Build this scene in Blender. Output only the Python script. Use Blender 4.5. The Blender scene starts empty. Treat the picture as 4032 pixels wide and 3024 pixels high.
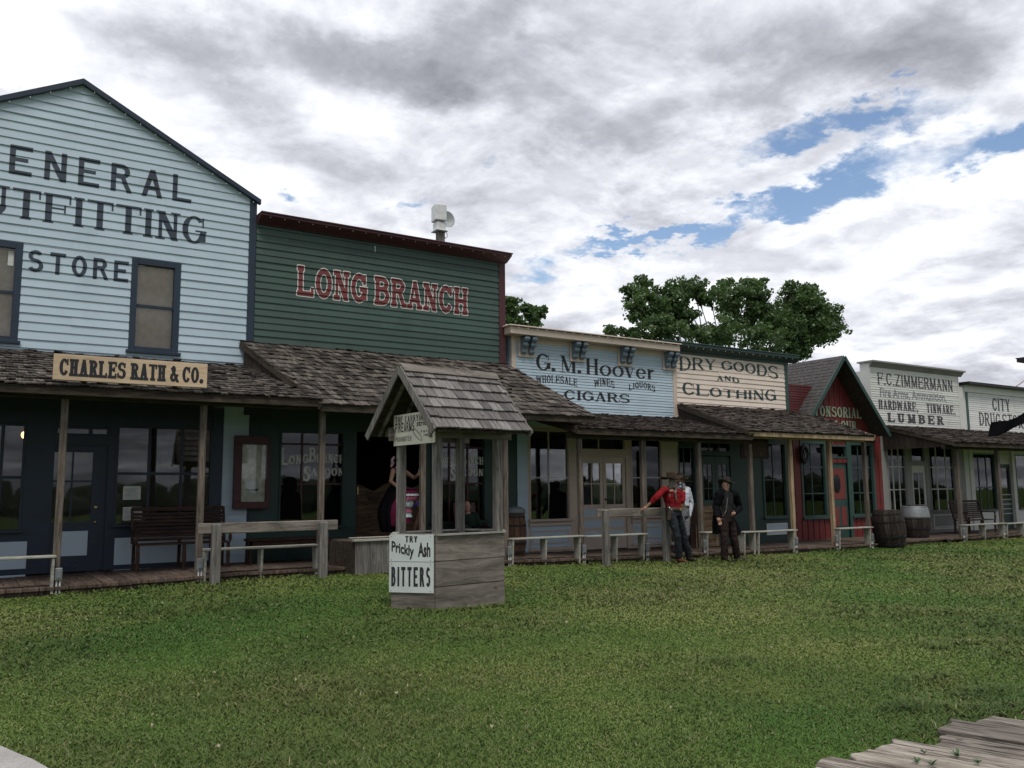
import bpy, bmesh, math, random
import numpy as np
from mathutils import Vector, Matrix
R=random.Random(7)
scene=bpy.context.scene
col=scene.collection
rad=math.radians
# ------------------------------------------------------------------ survey of the place (camera station and bearings)
F=3378.; CX,CY=2016.,1512.; H=1.52
ROLL=rad(0.5); PITCH=math.atan(418/3378.)
def ray_ch(px,py):
    u=(px-CX)/F; v=-(py-CY)/F
    c,s=math.cos(ROLL),math.sin(ROLL)
    u2=c*u+s*v; v2=-s*u+c*v
    return (u2, math.cos(PITCH)-v2*math.sin(PITCH), math.sin(PITCH)+v2*math.cos(PITCH))
_d=ray_ch(7250,1884); ANG=math.atan2(_d[1],_d[0])
def ray(px,py):
    r,f,u=ray_ch(px,py); c,s=math.cos(ANG),math.sin(ANG)
    return Vector((r*c+f*s,-r*s+f*c,u))
def onY(px,py,Y):
    d=ray(px,py); t=Y/d.y
    return Vector((d.x*t,Y,H+d.z*t))
CROP={1:(0,250,1.3273),2:(0,1350,1.58),3:(800,1350,1.58),4:(1400,1350,1.50875),5:(1900,1200,1.58),6:(2400,1300,1.7457),
7:(2950,1350,1.8431),8:(3300,1350,1.8429),9:(1000,950,2.212),10:(1950,1260,2.765),11:(2300,1000,2.0109),12:(2500,1820,3.95),
13:(1450,1750,4.3667),14:(1600,750,2.765),15:(3000,2000,2.1434),16:(1500,2050,3.6867),17:(0,0,1/1.8228),18:(700,1650,2.5525)}
def q(c,u,v,Y=16.6):
    a,b,s=CROP[c]; return onY(a+u/s,b+v/s,Y)
YF=16.6     # shop fronts
YP=14.6     # porch posts
GX=[-30,-3,1.5,4,6.5,9.4,12,17,20,60]; GZ=[.05,.05,.07,.12,.11,.05,-.02,-.07,-.1,-.1]
def g(X,Y):
    return float(np.interp(X,GX,GZ))*max(0.,min(1.,Y/14.2))
# ------------------------------------------------------------------ materials
MATS={}
def newmat(name):
    m=bpy.data.materials.new(name); m.use_nodes=True
    nt=m.node_tree; b=nt.nodes['Principled BSDF']
    return m,nt,b
def N(nt,t,**k):
    n=nt.nodes.new(t)
    for a,v in k.items():
        if a in n.inputs: n.inputs[a].default_value=v
        else: setattr(n,a,v)
    return n
def mix(nt,fac,a,b,blend='MIX'):
    n=nt.nodes.new('ShaderNodeMix'); n.data_type='RGBA'; n.blend_type=blend
    for i,v in ((0,fac),(6,a),(7,b)):
        if hasattr(v,'is_output'): nt.links.new(v,n.inputs[i])
        else: n.inputs[i].default_value=v if i==0 else (*v,1) if len(v)==3 else v
    return n.outputs[2]
def noise(nt,scale,detail=4,rough=.6,vec=None,stretch=None,coord='Object',dist=0):
    tc=N(nt,'ShaderNodeTexCoord'); src=tc.outputs[coord]
    if stretch:
        mp=N(nt,'ShaderNodeMapping'); mp.inputs['Scale'].default_value=stretch
        nt.links.new(src,mp.inputs['Vector']); src=mp.outputs[0]
    n=N(nt,'ShaderNodeTexNoise'); n.inputs['Scale'].default_value=scale; n.inputs['Detail'].default_value=detail
    n.inputs['Roughness'].default_value=rough; n.inputs['Distortion'].default_value=dist
    nt.links.new(src,n.inputs['Vector'])
    return n.outputs['Fac']
def ramp(nt,fac,stops):
    r=N(nt,'ShaderNodeValToRGB'); e=r.color_ramp.elements
    while len(e)<len(stops): e.new(.5)
    for el,(p,c) in zip(e,stops):
        el.position=p; el.color=(*c,1) if len(c)==3 else c
    nt.links.new(fac,r.inputs[0]); return r.outputs[0]
def bump(nt,b,h,strength=.3,dist=.01):
    n=N(nt,'ShaderNodeBump'); n.inputs['Strength'].default_value=strength; n.inputs['Distance'].default_value=dist
    nt.links.new(h,n.inputs['Height']); nt.links.new(n.outputs[0],b.inputs['Normal'])
def paint(name,c,rough=.55,wear=.25,dirt=(.25,.23,.2),island=.12,stretch=(1,1,1)):
    if name in MATS: return MATS[name]
    m,nt,b=newmat(name)
    n1=noise(nt,1.3,5,.65,stretch=stretch); n2=noise(nt,14,6,.7,stretch=(.6,.6,3))
    dark=tuple(x*(1-wear) for x in c); lite=tuple(min(1,x*(1+wear*.35)) for x in c)
    base=ramp(nt,n1,[(.3,dark),(.5,c),(.75,lite)])
    f=ramp(nt,n2,[(.60,(0,0,0)),(.78,(1,1,1))])
    sc=N(nt,'ShaderNodeMath',operation='MULTIPLY'); nt.links.new(f,sc.inputs[0]); sc.inputs[1].default_value=wear
    o=mix(nt,sc.outputs[0],base,dirt)
    if island:
        ge=N(nt,'ShaderNodeNewGeometry'); mr=N(nt,'ShaderNodeMapRange'); mr.inputs['To Min'].default_value=1-island; mr.inputs['To Max'].default_value=1+island*.4
        nt.links.new(ge.outputs['Random Per Island'],mr.inputs[0])
        cb=N(nt,'ShaderNodeCombineColor')
        for i in range(3): nt.links.new(mr.outputs[0],cb.inputs[i])
        o=mix(nt,1.0,o,cb.outputs[0],'MULTIPLY')
    nt.links.new(o,b.inputs['Base Color']); b.inputs['Roughness'].default_value=rough
    bump(nt,b,n2,.15,.004)
    MATS[name]=m; return m
def wood(name,c1,c2,stretch=(1,1,12),scale=3,rough=.85,var=.35,bstr=.5,knots=True):
    """weathered wood, grain along the axis with the small stretch value"""
    if name in MATS: return MATS[name]
    m,nt,b=newmat(name)
    g1=noise(nt,scale,8,.75,stretch=stretch,dist=.6); g2=noise(nt,scale*.5,3,.6)
    base=ramp(nt,g1,[(.28,tuple(x*.45 for x in c1)),(.42,c1),(.62,c2),(.8,tuple(min(1,x*1.2) for x in c2))])
    o=mix(nt,.5,base,ramp(nt,g2,[(.3,(.62,.6,.58)),(.65,(1.1,1.08,1.05))]),'MULTIPLY')
    if knots:
        vo=N(nt,'ShaderNodeTexVoronoi'); vo.inputs['Scale'].default_value=4.2
        tc=N(nt,'ShaderNodeTexCoord'); nt.links.new(tc.outputs['Object'],vo.inputs['Vector'])
        kf=ramp(nt,vo.outputs['Distance'],[(.05,(.35,.3,.27)),(.13,(1,1,1))])
        o=mix(nt,.8,o,kf,'MULTIPLY')
    ge=N(nt,'ShaderNodeNewGeometry'); mr=N(nt,'ShaderNodeMapRange'); mr.inputs['To Min'].default_value=1-var; mr.inputs['To Max'].default_value=1+var*.6
    nt.links.new(ge.outputs['Random Per Island'],mr.inputs[0]); cb=N(nt,'ShaderNodeCombineColor')
    for i in range(3): nt.links.new(mr.outputs[0],cb.inputs[i])
    o=mix(nt,1.0,o,cb.outputs[0],'MULTIPLY')
    nt.links.new(o,b.inputs['Base Color']); b.inputs['Roughness'].default_value=rough
    b.inputs['Specular IOR Level'].default_value=.25
    bump(nt,b,g1,bstr,.006)
    MATS[name]=m; return m
def plain(name,c,rough=.7,metal=0,spec=.5,nz=.15,coat=0):
    if name in MATS: return MATS[name]
    m,nt,b=newmat(name)
    n1=noise(nt,9,5,.65)
    nt.links.new(ramp(nt,n1,[(.3,tuple(x*(1-nz) for x in c)),(.7,tuple(min(1,x*(1+nz)) for x in c))]),b.inputs['Base Color'])
    b.inputs['Roughness'].default_value=rough; b.inputs['Metallic'].default_value=metal; b.inputs['Specular IOR Level'].default_value=spec
    MATS[name]=m; return m
def glassmat(name,tint=(.95,.96,.95),gl=1.0):
    if name in MATS: return MATS[name]
    m=bpy.data.materials.new(name); m.use_nodes=True; nt=m.node_tree; nt.nodes.clear()
    out=N(nt,'ShaderNodeOutputMaterial'); tr=N(nt,'ShaderNodeBsdfTransparent'); tr.inputs[0].default_value=(*tint,1)
    gs=N(nt,'ShaderNodeBsdfGlossy'); gs.inputs['Roughness'].default_value=.02; gs.inputs['Color'].default_value=(gl,gl,gl,1)
    fr=N(nt,'ShaderNodeFresnel'); fr.inputs['IOR'].default_value=1.55
    nz=noise(nt,1.1,2,.5); bp=N(nt,'ShaderNodeBump'); bp.inputs['Strength'].default_value=.35; bp.inputs['Distance'].default_value=.006
    nt.links.new(nz,bp.inputs['Height']); nt.links.new(bp.outputs[0],gs.inputs['Normal'])
    mx=N(nt,'ShaderNodeMixShader'); nt.links.new(fr.outputs[0],mx.inputs[0]); nt.links.new(tr.outputs[0],mx.inputs[1]); nt.links.new(gs.outputs[0],mx.inputs[2])
    nt.links.new(mx.outputs[0],out.inputs[0]); MATS[name]=m; return m
# ------------------------------------------------------------------ objects
def tag(o,label=None,cat=None,group=None,kind=None):
    if label: o['label']=label
    if cat: o['category']=cat
    if group: o['group']=group
    if kind: o['kind']=kind
    return o
def thing(name,label,cat,loc,group=None):
    o=bpy.data.objects.new(name,None); col.objects.link(o); o.location=loc; o.empty_display_size=.2
    tag(o,label,cat,group); o['_w']=tuple(loc); return o
def wloc(p):
    v=Vector((0,0,0))
    while p is not None:
        v+=Vector(p.location); p=p.parent
    return v
class MB:
    def __init__(s): s.v=[]; s.f=[]; s.m=[]
    def add(s,vs,fs,mi=0):
        o=len(s.v); s.v+= [tuple(v) for v in vs]; s.f+=[tuple(i+o for i in f) for f in fs]; s.m+=[mi]*len(fs); return s
    def box(s,x0,x1,y0,y1,z0,z1,mi=0):
        vs=[(x,y,z) for x in (x0,x1) for y in (y0,y1) for z in (z0,z1)]
        s.add(vs,[(0,1,3,2),(4,6,7,5),(0,4,5,1),(2,3,7,6),(0,2,6,4),(1,5,7,3)],mi); return s
    def obox(s,c,ux,uy,uz,mi=0):
        """box centred c with half-axis vectors"""
        c,ux,uy,uz=map(Vector,(c,ux,uy,uz))
        vs=[c+ux*a+uy*b+uz*d for a in (-1,1) for b in (-1,1) for d in (-1,1)]
        s.add(vs,[(0,1,3,2),(4,6,7,5),(0,4,5,1),(2,3,7,6),(0,2,6,4),(1,5,7,3)],mi); return s
    def bar(s,a,b,w,h,up=(0,0,1),mi=0):
        """rectangular bar a->b, w sideways, h along up"""
        a,b=Vector(a),Vector(b); d=(b-a); L=d.length; d.normalize(); up=Vector(up)
        sd=d.cross(up)
        if sd.length<1e-4: sd=d.cross(Vector((0,1,0)))
        sd.normalize(); u=sd.cross(d)
        return s.obox((a+b)/2,d*L/2,sd*w/2,u*h/2,mi)
    def prism(s,pts,ext,mi=0):
        """polygon pts (3D) extruded by vector ext"""
        n=len(pts); e=Vector(ext); vs=[Vector(p) for p in pts]+[Vector(p)+e for p in pts]
        fs=[tuple(range(n-1,-1,-1)),tuple(range(n,2*n))]+[(i,(i+1)%n,n+(i+1)%n,n+i) for i in range(n)]
        return s.add(vs,fs,mi)
    def tube(s,pts,rs,n=10,mi=0,cap=True,flat=None):
        pts=[Vector(p) for p in pts]; rs=rs if isinstance(rs,(list,tuple)) else [rs]*len(pts)
        vs=[];m=len(pts); t0=None
        for i,p in enumerate(pts):
            t=(pts[min(i+1,m-1)]-pts[max(i-1,0)]).normalized()
            if t0 is None:
                a=Vector((0,0,1)) if abs(t.z)<.9 else Vector((0,1,0)); x=t.cross(a).normalized()
            else:
                x=(x-t*x.dot(t)).normalized()
            y=t.cross(x); t0=t; r=rs[i]; ra,rb=(r,r) if not isinstance(r,tuple) else r
            for k in range(n):
                an=2*math.pi*k/n; vs.append(p+x*math.cos(an)*ra+y*math.sin(an)*rb)
        fs=[(i*n+k,i*n+(k+1)%n,(i+1)*n+(k+1)%n,(i+1)*n+k) for i in range(m-1) for k in range(n)]
        if cap: fs+= [tuple(range(n-1,-1,-1)),tuple(range((m-1)*n,m*n))]
        return s.add(vs,fs,mi)
    def lathe(s,c,prof,n=20,mi=0,sx=1,sy=1,axis=(0,0,1)):
        c=Vector(c); az=Vector(axis).normalized(); ax=az.cross(Vector((0,1,0)) if abs(az.y)<.9 else Vector((1,0,0))).normalized(); ay=az.cross(ax)
        vs=[];m=len(prof)
        for r,z in prof:
            for k in range(n):
                an=2*math.pi*k/n; vs.append(c+az*z+ax*r*math.cos(an)*sx+ay*r*math.sin(an)*sy)
        fs=[(i*n+k,i*n+(k+1)%n,(i+1)*n+(k+1)%n,(i+1)*n+k) for i in range(m-1) for k in range(n)]
        fs+=[tuple(range(n-1,-1,-1)),tuple(range((m-1)*n,m*n))]
        return s.add(vs,fs,mi)
    def ell(s,c,rx,ry,rz,mi=0,n=14,rot=None):
        c=Vector(c); vs=[];fs=[];m=n//2+1
        for i in range(m):
            ph=math.pi*(i+.001)/(m-1+.002)
            for k in range(n):
                th=2*math.pi*k/n; v=Vector((rx*math.sin(ph)*math.cos(th),ry*math.sin(ph)*math.sin(th),rz*math.cos(ph)))
                if rot is not None: v=rot@v
                vs.append(c+v)
        fs=[(i*n+k,i*n+(k+1)%n,(i+1)*n+(k+1)%n,(i+1)*n+k) for i in range(m-1) for k in range(n)]
        fs+=[tuple(range(n-1,-1,-1)),tuple(range((m-1)*n,m*n))]
        return s.add(vs,fs,mi)
    def build(s,name,mats,parent=None,smooth=False,bevel=0,remesh=0,smoothit=0,label=None,kind=None,fold=0):
        if not isinstance(mats,(list,tuple)): mats=[mats]
        off=wloc(parent) if parent is not None else Vector((0,0,0))
        me=bpy.data.meshes.new(name)
        me.from_pydata([(a-off.x,b-off.y,c-off.z) for a,b,c in s.v],[],s.f)
        for m in mats: me.materials.append(m)
        if len(mats)>1: me.polygons.foreach_set('material_index',s.m)
        bm=bmesh.new(); bm.from_mesh(me); bmesh.ops.recalc_face_normals(bm,faces=bm.faces) if not remesh==-1 else None
        bm.to_mesh(me); bm.free()
        o=bpy.data.objects.new(name,me); col.objects.link(o)
        if parent is not None: o.parent=parent
        if remesh>0:
            md=o.modifiers.new('r','REMESH'); md.mode='VOXEL'; md.voxel_size=remesh; md.use_smooth_shade=True
            if fold:
                tx=bpy.data.textures.get('cloth_folds') or bpy.data.textures.new('cloth_folds','CLOUDS'); tx.noise_scale=.07; tx.noise_depth=2
                dm=o.modifiers.new('d','DISPLACE'); dm.texture=tx; dm.strength=fold; dm.mid_level=.5; dm.texture_coords='GLOBAL'
            if smoothit:
                sm=o.modifiers.new('s','SMOOTH'); sm.iterations=smoothit; sm.factor=.5
        if bevel:
            md=o.modifiers.new('b','BEVEL'); md.width=bevel; md.segments=1; md.limit_method='ANGLE'
        if smooth:
            me.polygons.foreach_set('use_smooth',[True]*len(me.polygons))
        if label: o['label']=label
        if kind: o['kind']=kind
        return o
# ------------------------------------------------------------------ lettering: letters as stroke polygons, filled in thin courses
def Q(*p): return [p]
def line(x0,y0,x1,y1,w,horizw=True):
    if horizw and abs(y1-y0)>abs(x1-x0)*.3:
        return [(x0-w/2,y0),(x0+w/2,y0),(x1+w/2,y1),(x1-w/2,y1)]
    dx,dy=x1-x0,y1-y0; L=math.hypot(dx,dy) or 1; nx,ny=-dy/L*w/2,dx/L*w/2
    return [(x0+nx,y0+ny),(x1+nx,y1+ny),(x1-nx,y1-ny),(x0-nx,y0-ny)]
def arc(cx,cy,rx,ry,a0,a1,tv,th,n=20):
    out=[]; n=max(3,int(n*abs(a1-a0)/360)+1)
    for i in range(n):
        b=[rad(a0+(a1-a0)*(i+k)/n) for k in (0,1)]
        o=[(cx+rx*math.cos(t),cy+ry*math.sin(t)) for t in b]; ii=[(cx+(rx-tv)*math.cos(t),cy+(ry-th)*math.sin(t)) for t in b]
        out.append([o[0],o[1],ii[1],ii[0]])
    return out
def glyph(ch,S):
    tv,th,sl,st,W=S['tv'],S['th'],S['sl'],S['st'],S['w']
    P=[]
    def sf(x,y,l=None):
        if sl>0:
            l=sl if l is None else l; y0,y1=(y,y+st) if y<.5 else (y-st,y)
            P.append([(x-tv/2-l,y0),(x+tv/2+l,y0),(x+tv/2+l,y1),(x-tv/2-l,y1)])
    def stem(x,y0=0,y1=1,b=1,t=1,w=None):
        P.append(line(x,y0,x,y1,w or tv))
        if b: sf(x,y0)
        if t: sf(x,y1)
    def bar(y,x0,x1,w=None):
        w=w or th; P.append([(x0,y-w/2),(x1,y-w/2),(x1,y+w/2),(x0,y+w/2)])
    def tick(x,y0,y1): # vertical serif at the end of an arm
        if sl>0: P.append([(x-st*.9,y0),(x,y0),(x,y1),(x-st*.9,y1)])
    L=tv/2+max(sl,0); R_=W-L; m=W/2; tn=S.get('tn',tv*.45 if sl>0 else tv)
    adv=W
    if ch=='I': stem(L); adv=2*L
    elif ch=='L': stem(L); bar(th/2,L,W); tick(W,0,.3)
    elif ch in 'EF':
        stem(L,b=(ch=='F')); bar(1-th/2,L,W); bar(.52,L,W*.82); tick(W,.7,1); tick(W*.82,.38,.66)
        if ch=='E': bar(th/2,L,W); tick(W,0,.3); sf(L,0)
    elif ch=='T': stem(m,t=0); bar(1-th/2,0,W); tick(W,.72,1); 
    elif ch=='H': stem(L); stem(R_); bar(.5,L,R_)
    elif ch=='N': stem(L,w=tn); stem(R_,b=0,w=tn); P.append(line(L,1,R_,0,tv*1.15)); 
    elif ch=='M': adv=W*1.2; R2=adv-L; stem(L,w=tn); stem(R2); P.append(line(L,1,adv/2,.05,tv)); P.append(line(adv/2,.05,R2,1,tn))
    elif ch=='A':
        P.append(line(L*.8,0,m,1,tn)); P.append(line(m,1,W-L*.8,0,tv)); bar(.32,W*.25,W*.75,th); sf(L*.8,0,sl*.8); sf(W-L*.8,0,sl*.8)
        if sl>.12: bar(1-st/2,m-tv*.9,m+tv*.4,st)
    elif ch=='V': P.append(line(L*.8,1,m,0,tv)); P.append(line(m,0,W-L*.8,1,tn)); sf(L*.8,1,sl*.8); sf(W-L*.8,1,sl*.8)
    elif ch=='W':
        adv=W*1.35; a=adv/4
        P.append(line(L*.8,1,a,0,tv)); P.append(line(a,0,2*a,.9,tn)); P.append(line(2*a,.9,3*a,0,tv)); P.append(line(3*a,0,adv-L*.8,1,tn)); sf(L*.8,1,sl*.8); sf(adv-L*.8,1,sl*.8)
    elif ch=='Y': P.append(line(L*.8,1,m,.45,tv)); P.append(line(W-L*.8,1,m,.45,tn)); stem(m,0,.48,t=0); sf(L*.8,1,sl*.7); sf(W-L*.8,1,sl*.7)
    elif ch=='X': P.append(line(L*.8,1,W-L*.8,0,tv)); P.append(line(W-L*.8,1,L*.8,0,tn))
    elif ch=='K': stem(L); P.append(line(L,.4,W-L,1,tn)); P.append(line(W*.45,.55,W-L*.7,0,tv)); sf(W-L,1,sl*.6); sf(W-L*.7,0,sl*.6)
    elif ch=='Z': bar(1-th/2,0,W); bar(th/2,0,W); P.append(line(tv*.6,0,W-tv*.6,1,tv))
    elif ch in 'OQ':
        P+=arc(m,.5,m,.5,0,360,tv,th*1.1,32)
        if ch=='Q': P.append(line(m,.25,W,-.05,tv*.8))
    elif ch in 'CG':
        P+=arc(m,.5,m,.5,42,(330 if ch=='C' else 360-8),tv,th*1.1,32); tick(m+m*math.cos(rad(40))+st*.3,.62,.97)
        if ch=='G': P.append([(W-tv,.0 if sl>.12 else .1),(W,.0 if sl>.12 else .1),(W,.46),(W-tv,.46)]); bar(.46,W*.55,W+sl*.5,max(st,th) if sl>0 else th)
        if ch=='C' and sl>.12: tick(W*.98,.05,.3)
    elif ch=='D': stem(L,b=0,t=0); sf(L,0); sf(L,1); bar(1-th/2,L,W*.5); bar(th/2,L,W*.5); P+=arc(W*.45,.5,W*.55,.5,-90,90,tv,th)
    elif ch in 'BPR':
        stem(L); yb=.48; r=(1-yb)/2
        bar(1-th/2,L,W*.55); bar(yb+th/2,L,W*.55); P+=arc(W*.5,yb+r,W*.42,r,-90,90,tv,th)
        if ch=='B': bar(th/2,L,W*.55); bar(yb+th/2-.01,L,W*.55); P+=arc(W*.5,(yb+th)/2,W*.5,(yb+th)/2,-90,90,tv,th)
        if ch=='R': P.append(line(W*.5,yb+th,W-L*.6,0,tv)); sf(W-L*.6,0,sl*.7)
    elif ch=='S':
        r1=.27; P+=arc(m,1-r1,m*.92,r1,30,270,tv*.95,th); P+=arc(m,(1-2*r1+th)/2,m,(1-2*r1+th)/2,-150,90,tv,th)
        tick(m+m*.86,.68,.95)
        if sl>0: P.append([(0,.05),(st*.9,.05),(st*.9,.33),(0,.33)])
    elif ch=='U': P.append(line(L,.35,L,1,tv)); P.append(line(R_,.35,R_,1,tn)); sf(L,1); sf(R_,1); P+=arc(m,.38,m-L+tv/2,.38,180,360,tv,th)
    elif ch=='J': P.append(line(R_,.3,R_,1,tv)); sf(R_,1); P+=arc(m*.8,.3,R_-m*.8+tv/2,.3,180,360,tv,th)
    elif ch=='&':
        P+=arc(W*.42,.76,W*.27,.24,0,360,tv*.8,th); P+=arc(W*.4,.28,W*.4,.28,60,340,tv,th); P.append(line(W*.22,.85,W*.95,0,tv)); P.append(line(W*.72,.2,W*.9,.48,tn))
    elif ch=='.': P+=arc(tv*.7,tv*.55,tv*.7,tv*.6,0,360,tv*.69,tv*.59,12); adv=tv*1.4
    elif ch==',': P+=arc(tv*.7,tv*.5,tv*.6,tv*.55,0,360,tv*.59,tv*.54,12); P.append(line(tv*.9,tv*.3,tv*.3,-.16,tv*.5)); adv=tv*1.4
    elif ch==' ': adv=S.get('sp',W*.55)
    elif ch=='o': adv=W*.92; P+=arc(adv/2,.32,adv/2,.33,0,360,tv,th,28)
    elif ch=='v': adv=W*.85; P.append(line(L*.8,.64,adv/2,0,tv)); P.append(line(adv/2,0,adv-L*.8,.64,tn)); [P.append([(x-tv*.5-sl*.8,.64-st),(x+tv*.5+sl*.8,.64-st),(x+tv*.5+sl*.8,.64),(x-tv*.5-sl*.8,.64)]) for x in (L*.8,adv-L*.8)]
    elif ch=='e': adv=W*.85; P+=arc(adv/2,.32,adv/2,.33,0,325,tv,th,28); bar(.34,tv*.5,adv-tv*.3)
    elif ch=='r': adv=W*.62; P.append(line(L,0,L,.64,tv)); sf(L,0); P.append([(0,.64-st),(L,.64-st),(L,.64),(0,.64)]); P+=arc(adv*.75,.42,adv*.4,.22,40,170,tv,th*1.3)
    else: adv=W*.6
    return P,adv
SLAB=dict(tv=.19,th=.14,sl=.09,st=.13,w=.62,sp=.35,tn=.16,gap=.05)
SERIF=dict(tv=.15,th=.06,sl=.075,st=.05,w=.78,sp=.3,tn=.06,gap=.07)
BOLDSERIF=dict(tv=.21,th=.08,sl=.06,st=.06,w=.85,sp=.3,tn=.09,gap=.07)
SANS=dict(tv=.15,th=.14,sl=0,st=0,w=.58,sp=.3,gap=.22)
NARROW=dict(tv=.13,th=.09,sl=.04,st=.05,w=.46,sp=.2,tn=.09,gap=.07)
_bf={}
def bfont(text,bold=.0,shear=0):
    """polygons of the built-in typeface, baseline 0, cap height about .7"""
    cu=bpy.data.curves.new('t','FONT'); cu.body=text; cu.offset=bold; cu.shear=shear; cu.resolution_u=3
    o=bpy.data.objects.new('t',cu); col.objects.link(o); dg=bpy.context.evaluated_depsgraph_get(); dg.update()
    me=o.evaluated_get(dg).to_mesh()
    ps=[[(me.vertices[i].co.x,me.vertices[i].co.y) for i in p.vertices] for p in me.polygons]
    o.evaluated_get(dg).to_mesh_clear(); bpy.data.objects.remove(o); bpy.data.curves.remove(cu)
    return ps
def layout(text,S):
    x=0; P=[]; spans=[]
    for ch in text:
        p,a=glyph(ch,S); P+=[[(u+x,v) for u,v in poly] for poly in p]; spans.append((x,x+a)); x+=a+(0 if ch==' ' else S['gap'])
    return P,spans
def fit(polys,x0,x1,z0,z1,lo,hi,cap=1.):
    k=(x1-x0)/(hi-lo)
    return [[(x0+(u-lo)*k,z0+v/cap*(z1-z0)) for u,v in p] for p in polys]
def grow(polys,d):
    out=[]
    for p in polys:
        cx=sum(a for a,b in p)/len(p); cz=sum(b for a,b in p)/len(p)
        for k in range(8):
            an=k*math.pi/4; out.append([(a+d*math.cos(an),b+d*math.sin(an)) for a,b in p])
    return out
def scan(polys,step,breaks=None):
    """union of convex polygons as horizontal slices -> [(z0,z1,xa,xb)]"""
    zmin=min(b for p in polys for a,b in p); zmax=max(b for p in polys for a,b in p)
    zs=set([zmin,zmax]); n=max(2,int((zmax-zmin)/step))
    for i in range(n+1): zs.add(zmin+(zmax-zmin)*i/n)
    if breaks:
        for b in breaks:
            if zmin<b<zmax: zs.add(b)
    zs=sorted(zs); out=[]
    bb=[(min(b for a,b in p),max(b for a,b in p)) for p in polys]
    for z0,z1 in zip(zs,zs[1:]):
        if z1-z0<1e-5: continue
        z=(z0+z1)/2; iv=[]
        for p,(lo,hi) in zip(polys,bb):
            if not lo<z<hi: continue
            xs=[]; n=len(p)
            for i in range(n):
                (a,b),(c,d)=p[i],p[(i+1)%n]
                if (b-z)*(d-z)<0: xs.append(a+(c-a)*(z-b)/(d-b))
            if len(xs)>=2: iv.append((min(xs),max(xs)))
        iv.sort(); cur=None
        for a,b in iv:
            if cur and a<=cur[1]+1e-4: cur[1]=max(cur[1],b)
            else:
                if cur: out.append((z0,z1,*cur))
                cur=[a,b]
        if cur: out.append((z0,z1,*cur))
    return out
def put_text(mb,polys,place,step=.008,breaks=None,mi=0):
    for z0,z1,a,b in scan(polys,step,breaks):
        mb.add([place(a,z0,z1,0),place(b,z0,z1,0),place(b,z0,z1,1),place(a,z0,z1,1)],[(0,1,2,3)],mi)
# clapboards ------------------------------------------------------------------
class Clap:
    def __init__(s,Y,z0,exp,lap=.02): s.Y=Y; s.z0=z0; s.e=exp; s.lap=lap
    def y(s,z,row): t=(z-s.z0-row*s.e)/s.e; return s.Y-s.lap*(1-t)-.002
    def rows(s,za,zb): return [s.z0+i*s.e for i in range(math.floor((za-s.z0)/s.e),math.ceil((zb-s.z0)/s.e)+1)]
    def wall(s,mb,x0,x1,za,zb,holes=(),clip=None,jit=.003,mi=0,rr=R):
        bl=s.rows(za,zb)
        for k,rz in enumerate(bl[:-1]):
            row=round((rz-s.z0)/s.e); lo,hi=max(rz,za),min(rz+s.e,zb)
            if hi-lo<1e-4: continue
            cuts=sorted({lo,hi,*[z for h in holes for z in (h[2],h[3]) if lo<z<hi]})
            jj=rr.uniform(-jit,jit)
            for a,b in zip(cuts,cuts[1:]):
                iv=[(x0,x1)]
                for h in holes:
                    if h[2]<(a+b)/2<h[3]:
                        nv=[]
                        for p,r_ in iv:
                            if h[1]<=p or h[0]>=r_: nv.append((p,r_))
                            else:
                                if h[0]>p: nv.append((p,h[0]))
                                if h[1]<r_: nv.append((h[1],r_))
                        iv=nv
                js=[]
                if jit>0:
                    if a==lo: rowj=[]; xx=x0+rr.uniform(.6,3.6)
                    while a==lo and xx<x1: rowj.append(xx); xx+=rr.uniform(2.6,4.9)
                    nv=[]
                    for p,r_ in iv:
                        c0=p
                        for xj in rowj:
                            if c0+.15<xj<r_-.15: nv.append((c0,xj-.0004)); c0=xj+.0004
                        nv.append((c0,r_))
                    iv=nv
                for p,r_ in iv:
                    jj=rr.uniform(-jit,jit) if jit>0 else 0
                    if clip:
                        pa,ra=clip(a); pb,rb=clip(b)
                        pa,ra,pb,rb=max(p,pa),min(r_,ra),max(p,pb),min(r_,rb)
                        if ra<=pa: continue
                        if rb<pb: rb=pb=(pb+rb)/2
                    else: pa,ra,pb,rb=p,r_,p,r_
                    ya,yb=s.y(a,row)+jj,s.y(b,row)+jj
                    mb.add([(pa,ya,a),(ra,ya,a),(rb,yb,b),(pb,yb,b)],[(0,1,2,3)],mi)
                    if a==lo: mb.add([(pa,ya,a),(ra,ya,a),(ra,s.Y+.01,a),(pa,s.Y+.01,a)],[(0,1,2,3)],mi)
    def place(s,off=.0035):
        def f(x,z0,z1,top):
            row=math.floor(((z0+z1)/2-s.z0)/s.e+1e-6); z=z1 if top else z0
            return (x,s.y(z,row)-off,z)
        return f
    def text(s,mb,polys,off=.0055,step=.01,mi=0):
        zz=[b for p in polys for a,b in p]; put_text(mb,polys,s.place(off),step,s.rows(min(zz),max(zz)),mi)
def rect_minus(x0,x1,z0,z1,holes):
    zs=sorted({z0,z1,*[z for h in holes for z in h[2:4] if z0<z<z1]}); out=[]
    for a,b in zip(zs,zs[1:]):
        iv=[(x0,x1)]
        for h in holes:
            if h[2]<(a+b)/2<h[3]:
                nv=[]
                for p,r_ in iv:
                    if h[1]<=p or h[0]>=r_: nv.append((p,r_))
                    else:
                        if h[0]>p: nv.append((p,h[0]))
                        if h[1]<r_: nv.append((h[1],r_))
                iv=nv
        out+=[(p,r_,a,b) for p,r_ in iv if r_-p>1e-4]
    return out
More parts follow.
